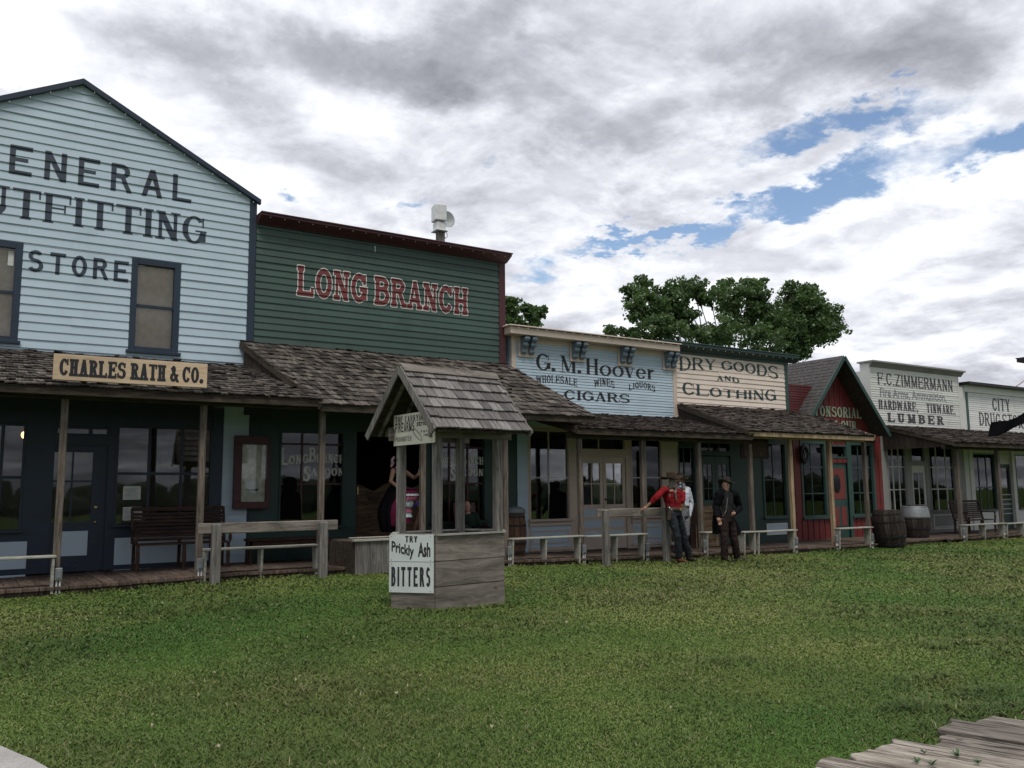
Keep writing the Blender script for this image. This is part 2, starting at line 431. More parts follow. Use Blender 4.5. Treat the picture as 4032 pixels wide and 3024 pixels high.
# ------------------------------------------------------------------ palette
NAVY=paint('navy_paint',(.016,.032,.056),.5,.3)
GSBLUE=paint('ice_blue_paint',(.49,.61,.69),.5,.10,island=.07)
INKNAVY=paint('navy_lettering',(.018,.034,.055),.55,.2,island=0)
GREENP=paint('saloon_green_paint',(.050,.092,.075),.5,.2,island=.14)
MAROON=paint('maroon_paint',(.070,.017,.022),.5,.3)
DKGREEN=paint('bottle_green_paint',(.016,.05,.042),.5,.3)
REDLET=paint('red_lettering',(.16,.03,.03),.6,.25,island=0)
WHITELET=paint('white_lettering',(.72,.72,.68),.6,.15,island=0)
HBLUE=paint('pale_blue_paint',(.48,.60,.68),.55,.1,island=.08)
TAN=paint('tan_trim_paint',(.60,.495,.41),.55,.15)
BLACKLET=paint('black_lettering',(.014,.015,.02),.6,.2,island=0)
CREAM=paint('cream_paint',(.80,.69,.59),.55,.1,island=.07)
GREENLET=paint('dark_green_lettering',(.02,.055,.055),.6,.25,island=0)
TRIMGREEN=paint('green_trim_paint',(.032,.075,.065),.5,.25)
RED=paint('barn_red_paint',(.17,.026,.026),.6,.25)
MINT=paint('faded_mint_lettering',(.33,.42,.30),.7,.4,island=0)
OFFW=paint('off_white_paint',(.66,.67,.63),.6,.15,island=.1)
GREYP=paint('grey_paint',(.27,.27,.26),.6,.2)
GREYLET=paint('faded_grey_lettering',(.22,.25,.27),.7,.4,island=0)
WORNLET=paint('worn_black_lettering',(.06,.06,.065),.7,.3,island=0)
SHAKE=wood('cedar_shakes',(.065,.055,.047),(.165,.145,.128),(12,1.2,1.2),2.5,.9,.75,.5,knots=False)
SHAKE2=wood('dark_cedar_shakes',(.045,.036,.031),(.125,.102,.088),(12,1.2,1.2),2.5,.9,.55,.5,knots=False)
WSHAKE=wood('grey_board_shingles',(.14,.132,.128),(.27,.258,.25),(14,1.5,1.5),2,.9,.48,.4)
GREYW_H=wood('grey_boards_level',(.125,.112,.097),(.275,.248,.218),(1.0,1.0,7),1.3,.9,.38,.3)
GREYW_V=wood('grey_boards_upright',(.105,.10,.093),(.24,.23,.213),(14,14,1.0),2.0,.9,.3,.4)
POSTW=wood('weathered_post',(.085,.07,.058),(.20,.17,.145),(16,16,1.1),2,.9,.2,.4,knots=False)
TANPOST=wood('new_pine_post',(.28,.20,.125),(.50,.38,.25),(16,16,1.1),2,.85,.1,.3,knots=False)
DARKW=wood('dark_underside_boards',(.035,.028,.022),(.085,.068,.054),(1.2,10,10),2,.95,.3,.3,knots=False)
BOARDW=wood('boardwalk_planks',(.075,.053,.041),(.17,.13,.105),(9,1,1),2.2,.9,.3,.4)
BENCHW=wood('pale_bench_plank',(.29,.29,.25),(.45,.45,.40),(1.2,10,10),2,.85,.15,.3,knots=False)
BRNW=wood('brown_stained_wood',(.022,.012,.008),(.065,.034,.024),(1.2,9,9),2.4,.6,.3,.3,knots=False)
CRATEW=wood('raw_pine_boards',(.20,.135,.08),(.42,.30,.19),(1.2,9,9),2.2,.85,.3,.3)
SIGNW=wood('sign_board_pine',(.55,.42,.28),(.68,.53,.37),(1,1,12),1.6,.7,.1,.2,knots=False)
WSIGN=paint('white_sign_paint',(.55,.60,.58),.6,.2,island=.05)
YSIGN=paint('aged_white_sign_paint',(.60,.58,.48),.65,.2,island=.05)
METAL=plain('galvanised_metal',(.26,.28,.29),.55,.5)
IRON=plain('black_iron',(.02,.02,.022),.5,.5)
BRASS=plain('brass',(.6,.45,.2),.3,1)
INNER=plain('dim_interior_plaster',(.045,.04,.036),.9)
INNER2=plain('dim_interior_boards',(.06,.045,.035),.9)
ASPH=plain('asphalt_shingle',(.10,.10,.10),.95,nz=.3)
GLASS=glassmat('window_glass')
PAPER=plain('paper_notice',(.62,.66,.62),.8)
BLIND=plain('window_blind_slats',(.92,.74,.61),.7)
CURT=plain('sheer_curtain',(.85,.80,.70),.9)
BLACKC=plain('black_cloth',(.005,.005,.007),.95,spec=.05)
TAR=plain('roof_felt',(.05,.05,.05),.95)

# ------------------------------------------------------------------ building parts
def boxes(name,parent,mat,bl,bevel=.004,label=None):
    mb=MB()
    for b in bl: mb.box(*b)
    return mb.build(name,mat,parent,bevel=bevel,label=label)
def front(name,parent,mat,x0,x1,z0,z1,Y,holes=(),th=.1,label=None):
    return boxes(name,parent,mat,[(a,b,Y,Y+th,c,d) for a,b,c,d in rect_minus(x0,x1,z0,z1,holes)],bevel=0,label=label)
def window(parent,x0,x1,z0,z1,Y,fm,vm=(),hm=(),fw=.07,mun=.032,mm=None,rec=.055,name='window',glass=None,sill=True,label=None):
    mb=MB()
    mb.box(x0,x0+fw,Y-.022,Y+.09,z0,z1); mb.box(x1-fw,x1,Y-.022,Y+.09,z0,z1)
    mb.box(x0+fw,x1-fw,Y-.018,Y+.09,z1-fw,z1); mb.box(x0+fw,x1-fw,Y-.018,Y+.09,z0,z0+fw)
    if sill: mb.box(x0-.04,x1+.04,Y-.08,Y-.0225,z0-.02,z0+.035)
    w=mb.build(name,fm,parent,bevel=.004,label=label)
    if vm or hm:
        mm=mm or fm; m2=MB()
        for v in vm: xx=x0+(x1-x0)*v; m2.box(xx-mun/2,xx+mun/2,Y+rec-.022,Y+rec+.02,z0+fw,z1-fw)
        xs=[x0+fw]+sum([[x0+(x1-x0)*v-mun/2,x0+(x1-x0)*v+mun/2] for v in sorted(vm)],[])+[x1-fw]
        for h in hm:
            zz=z0+(z1-z0)*h
            for a,b in zip(xs[::2],xs[1::2]): m2.box(a,b,Y+rec-.02,Y+rec+.02,zz-mun/2,zz+mun/2)
        m2.build('glazing_bars',mm,w)
    g_=MB().box(x0+fw*.6,x1-fw*.6,Y+rec-.003,Y+rec+.003,z0+fw*.6,z1-fw*.6)
    g_.build('pane',glass or GLASS,w)
    return w
def panel(mb,x0,x1,z0,z1,Y,w=.03,d=.02):
    mb.box(x0,x1,Y-d,Y-.001,z0,z0+w); mb.box(x0,x1,Y-d,Y-.001,z1-w,z1); mb.box(x0,x0+w,Y-d,Y-.001,z0+w,z1-w); mb.box(x1-w,x1,Y-d,Y-.001,z0+w,z1-w)
def shell(parent,x0,x1,ztop,back=25,gable=None,outer=None,z0=-.3,Y=YF+.12):
    mb=MB(); t=.08
    mb.box(x0+.01,x0+t,Y,back,z0,ztop); mb.box(x1-t,x1-.01,Y,back,z0,ztop); mb.box(x0+t,x1-t,back-t,back,z0,ztop)
    mb.box(x0+t,x1-t,Y+.02,back-t,3.1,3.2)
    mb.build('rear_walls',outer or INNER,parent)
    if not gable: MB().prism([(x0,Y,ztop-.35),(x1,Y,ztop-.35),(x1,back+.2,ztop-.7),(x0,back+.2,ztop-.7)],(0,0,.08)).build('flat_roof',TAR,parent)
def shingles(mb,x0,x1,ya,za,yb,zb,exp=.19,skew=0,wmin=.08,wmax=.17,rr=R,th=.021,ov=.03,clipl=None,clipr=None,curl=.026):
    """courses from the eave (ya,za) to the top (yb,zb)"""
    L=math.hypot(yb-ya,zb-za); d=Vector((0,(yb-ya)/L,(zb-za)/L)); nrm=Vector((0,-d.z,d.y)) if d.y>0 else Vector((0,d.z*-1,d.y))
    if nrm.z<0: nrm=-nrm
    n=int(L/exp)+1
    for i in range(n):
        s0=i*exp-ov+rr.uniform(-.008,.008); x=x0-rr.uniform(0,.05)
        while x<x1:
            w=rr.uniform(wmin,wmax); xe=min(x+w,x1+.03)
            if xe-x<.03: break
            j=rr.uniform(-.012,.014); s1=min(s0+exp*1.75,L+.01); j2=rr.uniform(0,curl) if rr.random()<.35 else rr.uniform(0,.004)
            c0,c1=rr.uniform(0,curl*.7)*(rr.random()<.4),rr.uniform(0,curl*.7)*(rr.random()<.4)
            base=Vector((0,ya,za))
            def P(xx,s,h): return base+Vector((xx+skew*s/L,0,0))+d*s+nrm*h
            g_=.003
            a=[P(x+g_,s0+j,.010+j2+c0),P(xe-g_,s0+j+rr.uniform(-.006,.006),.010+j2+c1),P(xe-g_,s1,.002),P(x+g_,s1,.002)]
            b=[p+nrm*(th if k<2 else .004) for k,p in enumerate(a)]
            mb.add(a+b,[(3,2,1,0),(4,5,6,7),(0,1,5,4),(1,2,6,5),(2,3,7,6),(3,0,4,7)])
            x=xe
def porch(parent,x0,x1,zw,ze,Ye=14.25,Yw=YF-.03,mat=SHAKE,posts=(),exp=.19,beam=DARKW,left_rake=True,right_rake=True,bh=.15,beamY=None,postmat=POSTW,label=None,skew=0):
    mb=MB(); shingles(mb,x0,x1,Ye,ze,Yw,zw,exp,skew=skew)
    r=mb.build('porch_roof',mat,parent,label=label)
    L=Vector((0,Yw-Ye,zw-ze)); u=L.normalized(); nn=Vector((0,-u.z,u.y))
    dk=MB(); y=Ye+.02; k=0
    n=12
    for i in range(n):   # roof boards under the shakes
        a=Vector((0,Ye,ze))+L*(i/n); b=Vector((0,Ye,ze))+L*((i+1)/n)-u*.008; ka,kb=skew*i/n,skew*(i+1)/n
        dk.add([(x0+.02+ka,a.y,a.z-.004),(x1-.02+ka,a.y,a.z-.004),(x1-.02+kb,b.y,b.z-.004),(x0+.02+kb,b.y,b.z-.004)]+[(x0+.02+ka,a.y+.001,a.z-.026),(x1-.02+ka,a.y+.001,a.z-.026),(x1-.02+kb,b.y,b.z-.026),(x0+.02+kb,b.y,b.z-.026)],
          [(3,2,1,0),(4,5,6,7),(0,1,5,4),(1,2,6,5),(2,3,7,6),(3,0,4,7)])
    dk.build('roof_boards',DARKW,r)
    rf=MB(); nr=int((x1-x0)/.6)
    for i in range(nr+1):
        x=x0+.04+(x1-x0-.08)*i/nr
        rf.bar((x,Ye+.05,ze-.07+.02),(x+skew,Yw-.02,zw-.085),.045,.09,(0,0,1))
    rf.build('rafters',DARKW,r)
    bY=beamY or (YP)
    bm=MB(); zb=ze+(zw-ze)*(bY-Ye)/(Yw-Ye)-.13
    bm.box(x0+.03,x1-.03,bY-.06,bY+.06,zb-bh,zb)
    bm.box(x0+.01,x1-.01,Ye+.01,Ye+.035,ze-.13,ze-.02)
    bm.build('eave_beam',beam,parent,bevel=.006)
    for k in ((x0,left_rake),(x1,right_rake)):
        if k[1]:
            s=-1 if k[0]==x0 else 1
            MB().bar((k[0]+s*.0,Ye-.02,ze-.05),(k[0]+s*.0+skew,Yw,zw-.05),.03,.13,(0,0,1)).build('rake_board',beam,parent,bevel=.004)
    for p in posts:
        px,pm,w=p[0],p[1] if len(p)>1 else postmat,p[2] if len(p)>2 else .1
        lean=p[3] if len(p)>3 else 0
        z0=g(px,YP)-.05; mb=MB(); mb.bar((px,YP,z0),(px+lean,YP,zb-bh),w,w,(0,1,0)); mb.build('porch_post',pm,parent,bevel=.008)
    return zb-bh
def bulbs(mb,p0,p1,n,r=.018):
    a,b=Vector(p0),Vector(p1)
    for i in range(n):
        c=a.lerp(b,(i+.5)/n); mb.ell(c,r,r,r*1.4,n=6)
BULB=plain('clear_string_bulb',(.75,.75,.72),.2)
def light_string(label,p0,p1,n,r=.016):
    t=thing('string_lights',label,'string lights',p0,'light strings along the cornices')
    mb=MB(); a,b=Vector(p0),Vector(p1); pts=[a.lerp(b,i/(n*2))+Vector((0,0,-.012*(i%2))) for i in range(n*2+1)]
    mb.tube(pts,.006,5); mb.build('cable',IRON,t)
    for i in range(n):
        c=a.lerp(b,(i+.5)/n)+Vector((0,-.004,-.03)); MB().ell(c,r,r,r*1.5,n=6).build('bulb',BULB,t,smooth=True)
    return t

# ================================================================== GENERAL OUTFITTING STORE
fl=g(3,15)+.10
GSr=q(2,1396,1400).x; gx=4.755
t=thing('general_store','ice blue clapboard general store with a tall gable and navy lettering','store',(1.58,YF,0.1))
peak=q(17,180,170); cor=q(17,553,427)
pz,px_=peak.z,peak.x; cz,cxr=cor.z,4.775; slope=(pz-cz)/(cxr-px_); cxl=px_-(cxr-px_)
clip=lambda z:(px_-(pz-z)/slope, px_+(pz-z)/slope)
E1=q(1,685,1010); W2=(q(1,690,1010).x,q(1,948,1040).x,q(1,685,1507).z,q(1,685,1012).z)
W1w=W2[1]-W2[0]; w1r=q(1,124,930).x; W1=(w1r-W1w,w1r,W2[2],W2[3])
C1=Clap(YF,fl,.152)
zj=q(1,650,1545).z
mb=MB(); C1.wall(mb,cxl,cxr-.14,zj-.35,pz,[W1,W2],clip)
C1.wall(mb,q(3,127,500).x,q(3,285,500).x,fl,3.2)
mb.build('clapboard_wall',GSBLUE,t)
# trims
tr=MB(); tr.box(cxr-.14,cxr,YF-.03,YF+.1,3.0,cz-.02)
tr.box(q(2,1325,500).x,q(3,127,500).x,YF-.03,YF+.1,fl,3.1)
tr.box(q(3,287,500).x,cxr,YF-.028,YF+.1,fl,2.99)
tr.build('corner_board',NAVY,t,bevel=.004)
rk=MB()
for s in (1,-1):
    e=Vector((px_+s*(cxr-px_+.06),0,cz-.06*slope))
    a=(px_,YF-.10,pz+.0); b=(e.x,YF-.10,e.z)
    rk.prism([(px_,YF-.095,pz-.03),(e.x,YF-.095,e.z-.02),(e.x,YF-.095,e.z-.115),(px_,YF-.095,pz-.135)],(0,.09,0))
    rk.bar((px_,YF+4,pz-.03),(e.x,YF+4,e.z-.02),7.9,.03,(0,0,1),1)
rk.build('roof',[MAROON if 0 else NAVY,TAR],t,bevel=.003)
for w,sticker in ((W1,1),(W2,0)):
    win=window(t,*w[:2],w[2],w[3],YF,NAVY,(),(.5,),fw=.11,mun=.05,rec=.06,label=None)
    bl=MB(); z=w[2]+.11
    while z<w[3]-.11:
        bl.add([(w[0]+.1,YF+.115,z),(w[1]-.1,YF+.115,z),(w[1]-.1,YF+.105,z+.024),(w[0]+.1,YF+.105,z+.024)],[(0,1,2,3)]); z+=.026
    bl.box(w[0]+.1,w[1]-.1,YF+.13,YF+.135,w[2]+.1,w[3]-.1)
    bl.build('blind',BLIND,win)
    if sticker:
        a=q(1,45,975); b=q(1,70,1055); MB().box(a.x,b.x,YF+.045,YF+.05,b.z,a.z).build('sticker',PAPER,win)
# lettering
lt=MB()
def fitq(c,text,S,ul,vlb,ur,vrb,vtop,first=0,last=None,Y=YF,pre=0):
    """fit letters[first:last] between two photographed base points; whole string is laid out"""
    P,sp=layout(text,S); a=q(c,ul,vlb,Y); b=q(c,ur,vrb,Y); tp=q(c,ul,vtop,Y)
    last=len(text)-1 if last is None else last
    zb=(a.z+b.z)/2; return fit(P,a.x,b.x,zb,zb+(tp.z-a.z),sp[first][0],sp[last][1])
C1.text(lt,fitq(1,'GENERAL',dict(SANS,tv=.14,w=.56,gap=.31),45,572,998,733,420,1,6))
C1.text(lt,fitq(1,'OUTFITTING',dict(SERIF,tv=.165,th=.07,sl=.05,st=.05,tn=.10,w=.68,gap=.07),57,806,1072,948,648,2,9))
C1.text(lt,fitq(1,'STORE',dict(SANS,tv=.17,th=.15,w=.62,gap=.25),140,1086,668,1145,972))
lt.build('painted_lettering',INKNAVY,t)
shell(t,cxl,cxr-.02,6.9,gable=1,outer=OFFW)
# shop window zone below
zt=3.2
wl=(q(2,-260,500).x,q(2,166,500).x,q(2,0,1178).z,q(2,165,505).z)
d0,d1=q(2,300,1400).x,q(2,640,1400).x
wr=(q(2,735,500).x,q(2,1326,520).x,q(2,735,1140).z,q(2,735,515).z)
dz1=q(2,600,640).z; tzz=(q(2,300,570).z,q(2,300,515).z)
front('shopfront_frame',t,NAVY,cxl,q(2,1325,500).x,fl,zt,YF,[wl,wr,(d0,d1,fl,dz1),(d0,d1,tzz[0],tzz[1])])
window(t,*wl,YF,NAVY,(.33,.66),(.5,),fw=.03,mun=.05,rec=.05)
window(t,*wr,YF,NAVY,(.335,.675),(.52,),fw=.03,mun=.05,rec=.05)
window(t,d0,d1,tzz[0],tzz[1],YF,NAVY,(.65,),(),fw=.03,mun=.06,name='transom',sill=False)
for a,b,c,d in ((q(2,-200,1300).x,q(2,165,1300).x,q(2,0,1412).z,q(2,0,1240).z),(q(2,-200,1300).x,q(2,165,1300).x,q(2,0,1485).z,q(2,0,1450).z),
                (q(2,710,1300).x,q(2,1325,1300).x,q(2,710,1382).z,q(2,710,1215).z),(q(2,710,1300).x,q(2,1325,1300).x,q(2,710,1450).z,q(2,710,1412).z)):
    MB().box(a,b,YF-.012,YF-.001,c,d).build('base_panel',GSBLUE,t)
# door
dr=MB(); gxa,gxb=q(2,325,800).x,q(2,578,800).x; gz0,gz1=q(2,500,1115).z,q(2,500,680).z
for b in rect_minus(d0,d1,fl,dz1,[(gxa,gxb,gz0,gz1)]): dr.box(b[0],b[1],YF+.04,YF+.09,b[2],b[3])
door=dr.build('door',NAVY,t)
MB().box(gxa,gxb,YF+.06,YF+.066,gz0,gz1).build('pane',GLASS,door)
xm=(gxa+gxb)/2; zm=(gz0+gz1)/2+.1
MB().box(xm-.015,xm+.015,YF+.045,YF+.056,gz0,gz1).box(gxa,xm-.016,YF+.046,YF+.056,zm-.015,zm+.015).box(xm+.016,gxb,YF+.046,YF+.056,zm-.015,zm+.015).build('glazing_bars',NAVY,door)
MB().box(q(2,385,1200).x,q(2,547,1200).x,YF+.03,YF+.0395,q(2,460,1325).z,q(2,460,1172).z).build('kick_panel',GSBLUE,door)
k=q(2,592,1115); MB().ell((k.x,YF+.0,k.z),.028,.03,.028).tube([(k.x,YF+.04,k.z),(k.x,YF,k.z)],.012,8).build('door_knob',BRASS,door,smooth=True)
k=q(2,596,1022); MB().lathe((k.x,YF+.025,k.z),[(.028,0),(.028,.012),(.018,.018)],12,axis=(0,-1,0)).build('deadbolt',BRASS,door)
# notices taped inside the window
for a,b in (((770,892),(876,975)),((768,1022),(886,1103))):
    p,r_=q(2,*a),q(2,*b); o=MB().box(p.x,r_.x,YF+.04,YF+.0445,r_.z,p.z)
    z=p.z-.03
    while z>r_.z+.03:
        o.box(p.x+.03,r_.x-.03-R.uniform(0,.05),YF+.0385,YF+.0398,z-.006,z,1); z-=.022
    o=o.build('paper_notice',[PAPER,GREYLET])
    tag(o,'white paper notice taped in the general store window, '+('upper of the two' if a[1]<1000 else 'lower of the two'),'notice','notices in the general store window')
zgs=porch(t,-3.2,q(3,735,350,14.25).x,zj+.02,q(2,0,262,14.25).z+.03,posts=[(q(2,387,700,YP).x,),(q(2,1250,900,YP).x,)],exp=.17)
# lamp lit inside
p=q(2,150,573,18.2); L=thing('pendant_bulb','small glowing orange bulb hanging inside the general store','lamp',(p.x,18.2,p.z))
em=bpy.data.materials.new('glowing_bulb'); em.use_nodes=True; b=em.node_tree.nodes['Principled BSDF']; b.inputs['Emission Color'].default_value=(1,.5,.18,1); b.inputs['Emission Strength'].default_value=5
MB().ell((p.x,18.2,p.z),.05,.05,.065).build('bulb',em,L,smooth=True); MB().tube([(p.x,18.2,p.z+.05),(p.x,18.2,3.1)],.008,6).build('flex',IRON,L)
light_string('row of clear bulbs up the right slope of the blue gable',(px_+.05,YF-.11,pz-.17),(cxr+.03,YF-.11,cz-.18),12,.009)
light_string('row of clear bulbs up the left slope of the blue gable',(px_-.05,YF-.11,pz-.17),(px_-2.2,YF-.11,pz-2.2*slope-.16),7,.009)

# sign above the porch
a=q(2,337,63,14.16); b=q(2,1292,135,14.16); c=q(2,337,222,14.16); d=q(2,1292,285,14.16)
z1=(a.z+b.z)/2; z0=(c.z+d.z)/2
s=thing('name_board','long tan board sign reading CHARLES RATH & CO. on the porch eave','sign',(a.x,14.16,z0))
MB().box(a.x,b.x,14.16,14.2,z0,z1).build('board',SIGNW,s,bevel=.004)
lt=MB(); P=fitq(2,'CHARLES RATH & CO.',dict(SLAB,tv=.25,th=.15,w=.68,sl=.07,st=.16,tn=.2,gap=.045,sp=.3),367,200,1265,258,93,Y=14.155)
kz=(z0+z1)/2; zz=[v for p_ in P for u,v in p_]; sh=kz-(min(zz)+max(zz))/2
put_text(lt,[[(u,v+sh) for u,v in p_] for p_ in P],lambda x,za,zb,tp:(x,14.157,zb if tp else za),.006); lt.build('lettering',BLACKLET,s)
MB().box(a.x+.4,a.x+.48,14.2,14.6,z0+.02,z0+.08).box(b.x-.48,b.x-.4,14.2,14.6,z0+.02,z0+.08).build('bracket',DARKW,s)

# ================================================================== LONG BRANCH SALOON
t=thing('saloon','dark green clapboard saloon with a maroon cornice and red LONG BRANCH lettering','saloon',(7.8,YF,.1))
x0,x1=4.785,q(14,1073,1495).x; ctop=onY(2021,1000,YF-.3); ztop=(ctop.z+onY(1024,823,YF-.3).z)/2-.13; zj=4.40
C2=Clap(YF,fl,.1365)
mb=MB(); C2.wall(mb,x0,x1-.17,zj-.3,ztop-.02); mb.build('clapboard_wall',GREENP,t)
boxes('corner_board',t,MAROON,[(x1-.17,x1,YF-.032,YF+.12,zj-.9,ztop-.02)])
cn=MB(); cn.box(x0+.0,x1+.02,YF-.06,YF+.1,ztop-.07,ztop+.1)
cn.prism([(x0,YF-.061,ztop-.06),(x0,YF-.061,ztop+.09),(x0,YF-.28,ztop+.10),(x0,YF-.28,ztop+.055)],(ctop.x-x0-.02,0,0)); cn.box(x0,ctop.x,YF-.3,YF+.2,ztop+.101,ztop+.13)
cn.build('cornice',MAROON,t,bevel=.005)
lt=MB(); wt=MB(); P=fitq(9,'LONG BRANCH',dict(SLAB,tv=.24,th=.17,w=.88,sl=.055,st=.17,tn=.15,gap=.10,sp=.35),372,468,1857,650,205)
C2.text(wt,grow(P,.017),off=.0045,step=.008); C2.text(lt,P,off=.0075,step=.008)
wt.build('lettering_outline',WHITELET,t); lt.build('painted_lettering',REDLET,t)
shell(t,x0,x1,ztop,outer=GREENP)
# lower front
xw=(q(3,478,600).x,q(3,882,600).x,q(3,480,1155).z,q(3,480,545).z)
dx=(q(3,953,800).x,q(4,408,800).x)
xv=(q(4,447,700).x,q(4,772,700).x,q(4,700,1150).z,q(3,480,548).z)
xv=(xv[0],xv[1],xw[2],xw[3])
front('shopfront_frame',t,DKGREEN,x0,x1,fl,zj-.2,YF,[xw,xv,(dx[0],dx[1],fl,2.75)])
MAR2=MAROON
w1=window(t,*xw,YF,DKGREEN,(.345,.68),(.45,.865),fw=.035,mun=.04,mm=MAR2)
w2=window(t,*xv,YF,DKGREEN,(.345,.68),(.45,.865),fw=.035,mun=.04,mm=MAR2)
SAL=dict(SLAB,tv=.22,th=.12,w=.78,sl=.05,st=.09,tn=.14,gap=.10)
def winlet(w,ox,k=1.):
    mb=MB(); X0=xw[0]
    def put(txt,c,ul,vb,ur,vt,arch=0,S=SAL):
        P,sp=layout(txt,S); a=q(c,ul,vb,YF+.045); b=q(c,ur,vb,YF+.045); tp=q(c,ul,vt,YF+.045)
        P=fit(P,a.x+ox,b.x+ox,a.z,tp.z,sp[0][0],sp[-1][1])
        if arch: P=[[(u,v+arch*((u-a.x-ox)/(b.x-a.x))) for u,v in p] for p in P]
        put_text(mb,P,lambda x,za,zb,tpp:(x,YF+.0485,zb if tpp else za),.006)
    put('L',3,483,760,530,652); put('ONG',3,532,758,655,702,.04); put('B',3,657,742,702,650); put('RANCH',3,705,742,878,688,-.02)
    put('S',3,622,862,666,765,0,dict(SAL,w=.5)); put('ALOON',3,668,826,876,778)
    mb.build('window_lettering',WHITELET,w)
winlet(w1,0); winlet(w2,xv[0]-xw[0])
# black cut-out of a cowboy in the left saloon window
def silhouette(parent,c,pts,Y):
    P=[q(c,u,v,Y) for u,v in pts]; MB().prism([(p.x,Y,p.z) for p in P],(0,.012,0)).build('cowboy_cutout',BLACKC,parent,label='black cut-out of a man in a hat')
silhouette(w1,3,[(480,1100),(478,985),(490,945),(500,925),(500,908),(482,902),(484,890),(500,880),(500,850),(508,838),(545,832),(572,840),(582,858),(584,905),(576,920),(600,940),(608,975),(610,1100)],YF+.03)
# panels
a,b=q(3,500,1212).x,q(3,800,1212).x
for a,b in ((a,b),(xv[0]+.1,xv[1]-.1)): MB().box(a,b,YF-.014,YF-.001,q(3,600,1262).z,q(3,600,1212).z).build('base_panel',MAROON,t)
# bat-wing doors
def batwing(x0_,x1_,flip):
    zb=q(3,1000,1190).z; zt_=q(3,1050,905).z; pts=[]; n=16
    for i in range(n+1):
        s_=i/n; ss=1-s_ if flip else s_
        zz=zt_+.13*(abs(math.cos(ss*math.pi*1.0)))**1.5*(1 if ss<.5 else 1.25)-.05
        pts.append((x0_+(x1_-x0_)*s_,YF+.03,zz))
    d=MB().prism([(x0_,YF+.03,zb-.25)]+pts+[(x1_,YF+.03,zb-.25)],(0,.035,0))
    o=d.build('batwing_door',wood('dark_oak_boards',(.05,.033,.02),(.13,.085,.052),(1.2,9,9),2.2,.8,.2,.3),t)
    m=MB(); xm=(x0_+x1_)/2
    m.prism([(xm-.15,YF+.02,zt_-.1),(xm+.15,YF+.02,zt_-.1),(xm+.1,YF+.02,zt_-.32),(xm-.1,YF+.02,zt_-.32)],(0,.0095,0))
    m.build('inset_panel',BRNW,o)
    MB().box(x0_+.01 if not flip else x1_-.03,x0_+.03 if not flip else x1_-.01,YF+.0,YF+.0295,zt_-.12,zt_+.03).build('hinge',BRASS,o)
xm=(dx[0]+dx[1])/2; batwing(dx[0]+.02,xm-.01,0); batwing(xm+.01,dx[1]-.02,1)
xlb1=q(10,1110,1050,14.25).x-.05; zlb=porch(t,q(3,725,355,14.25).x+.02,xlb1,zj+.02,3.04,skew=-.78,posts=[(q(3,735,800,YP).x,),(q(4,398,800,YP).x,),(q(4,888,800,YP).x,)],exp=.19)
# stub framing at the open left end of the saloon porch roof
xl=q(3,725,355,14.25).x+.02
ge_=MB(); nb=8
for i in range(nb):
    f0,f1=i/nb,(i+1)/nb-.006; X=lambda f: xl+.05-.78*f; Yy=lambda f: 14.3+(YF-.08-14.3)*f; Zt=lambda f: 2.97+(4.32-2.97)*f; Zb=lambda f: 2.93+(3.75-2.93)*f
    ge_.prism([(X(f0),Yy(f0),Zt(f0)),(X(f1),Yy(f1),Zt(f1)),(X(f1),Yy(f1),Zb(f1)),(X(f0),Yy(f0),Zb(f0))],(.02,.004,0))
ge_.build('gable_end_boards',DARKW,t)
light_string('row of clear bulbs on the maroon saloon cornice',(x0+.05,YF-.25,ztop+.065),(ctop.x-.05,YF-.25,ztop+.065),20,.009)
# display case
fa,fb=q(3,205,575,YF-.18),q(3,410,1030,YF-.18)
s=thing('display_case','dark red framed glass display case hung beside the saloon window','display case',(fa.x,YF-.18,fb.z))
ga,gb=q(3,246,630,YF-.18),q(3,393,988,YF-.18); mb=MB()
for b_ in rect_minus(fa.x,fb.x,fb.z,fa.z,[(ga.x,gb.x,gb.z,ga.z)]): mb.box(b_[0],b_[1],YF-.18,YF-.035,b_[2],b_[3])
mb.build('case_frame',MAROON,s,bevel=.006)
MB().box(ga.x,gb.x,YF-.15,YF-.145,gb.z,ga.z).build('pane',GLASS,s)
MB().box(ga.x,gb.x,YF-.06,YF-.05,gb.z,ga.z).build('backboard',plain('parchment_backing',(.80,.77,.66),.9,nz=.3),s)
mb=MB(); xm=(ga.x+gb.x)/2; zz=ga.z-(ga.z-gb.z)*.78; mb.tube([(xm-.12,YF-.064,zz),(xm-.05,YF-.064,zz-.02),(xm+.08,YF-.064,zz-.015),(xm+.12,YF-.064,zz+.01)],[.008,.02,.02,.006],8)
mb.box(ga.x+.12,gb.x-.12,YF-.064,YF-.0605,zz-.14,zz+.2,1); mb.build('picture',[BRNW,PAPER],s)

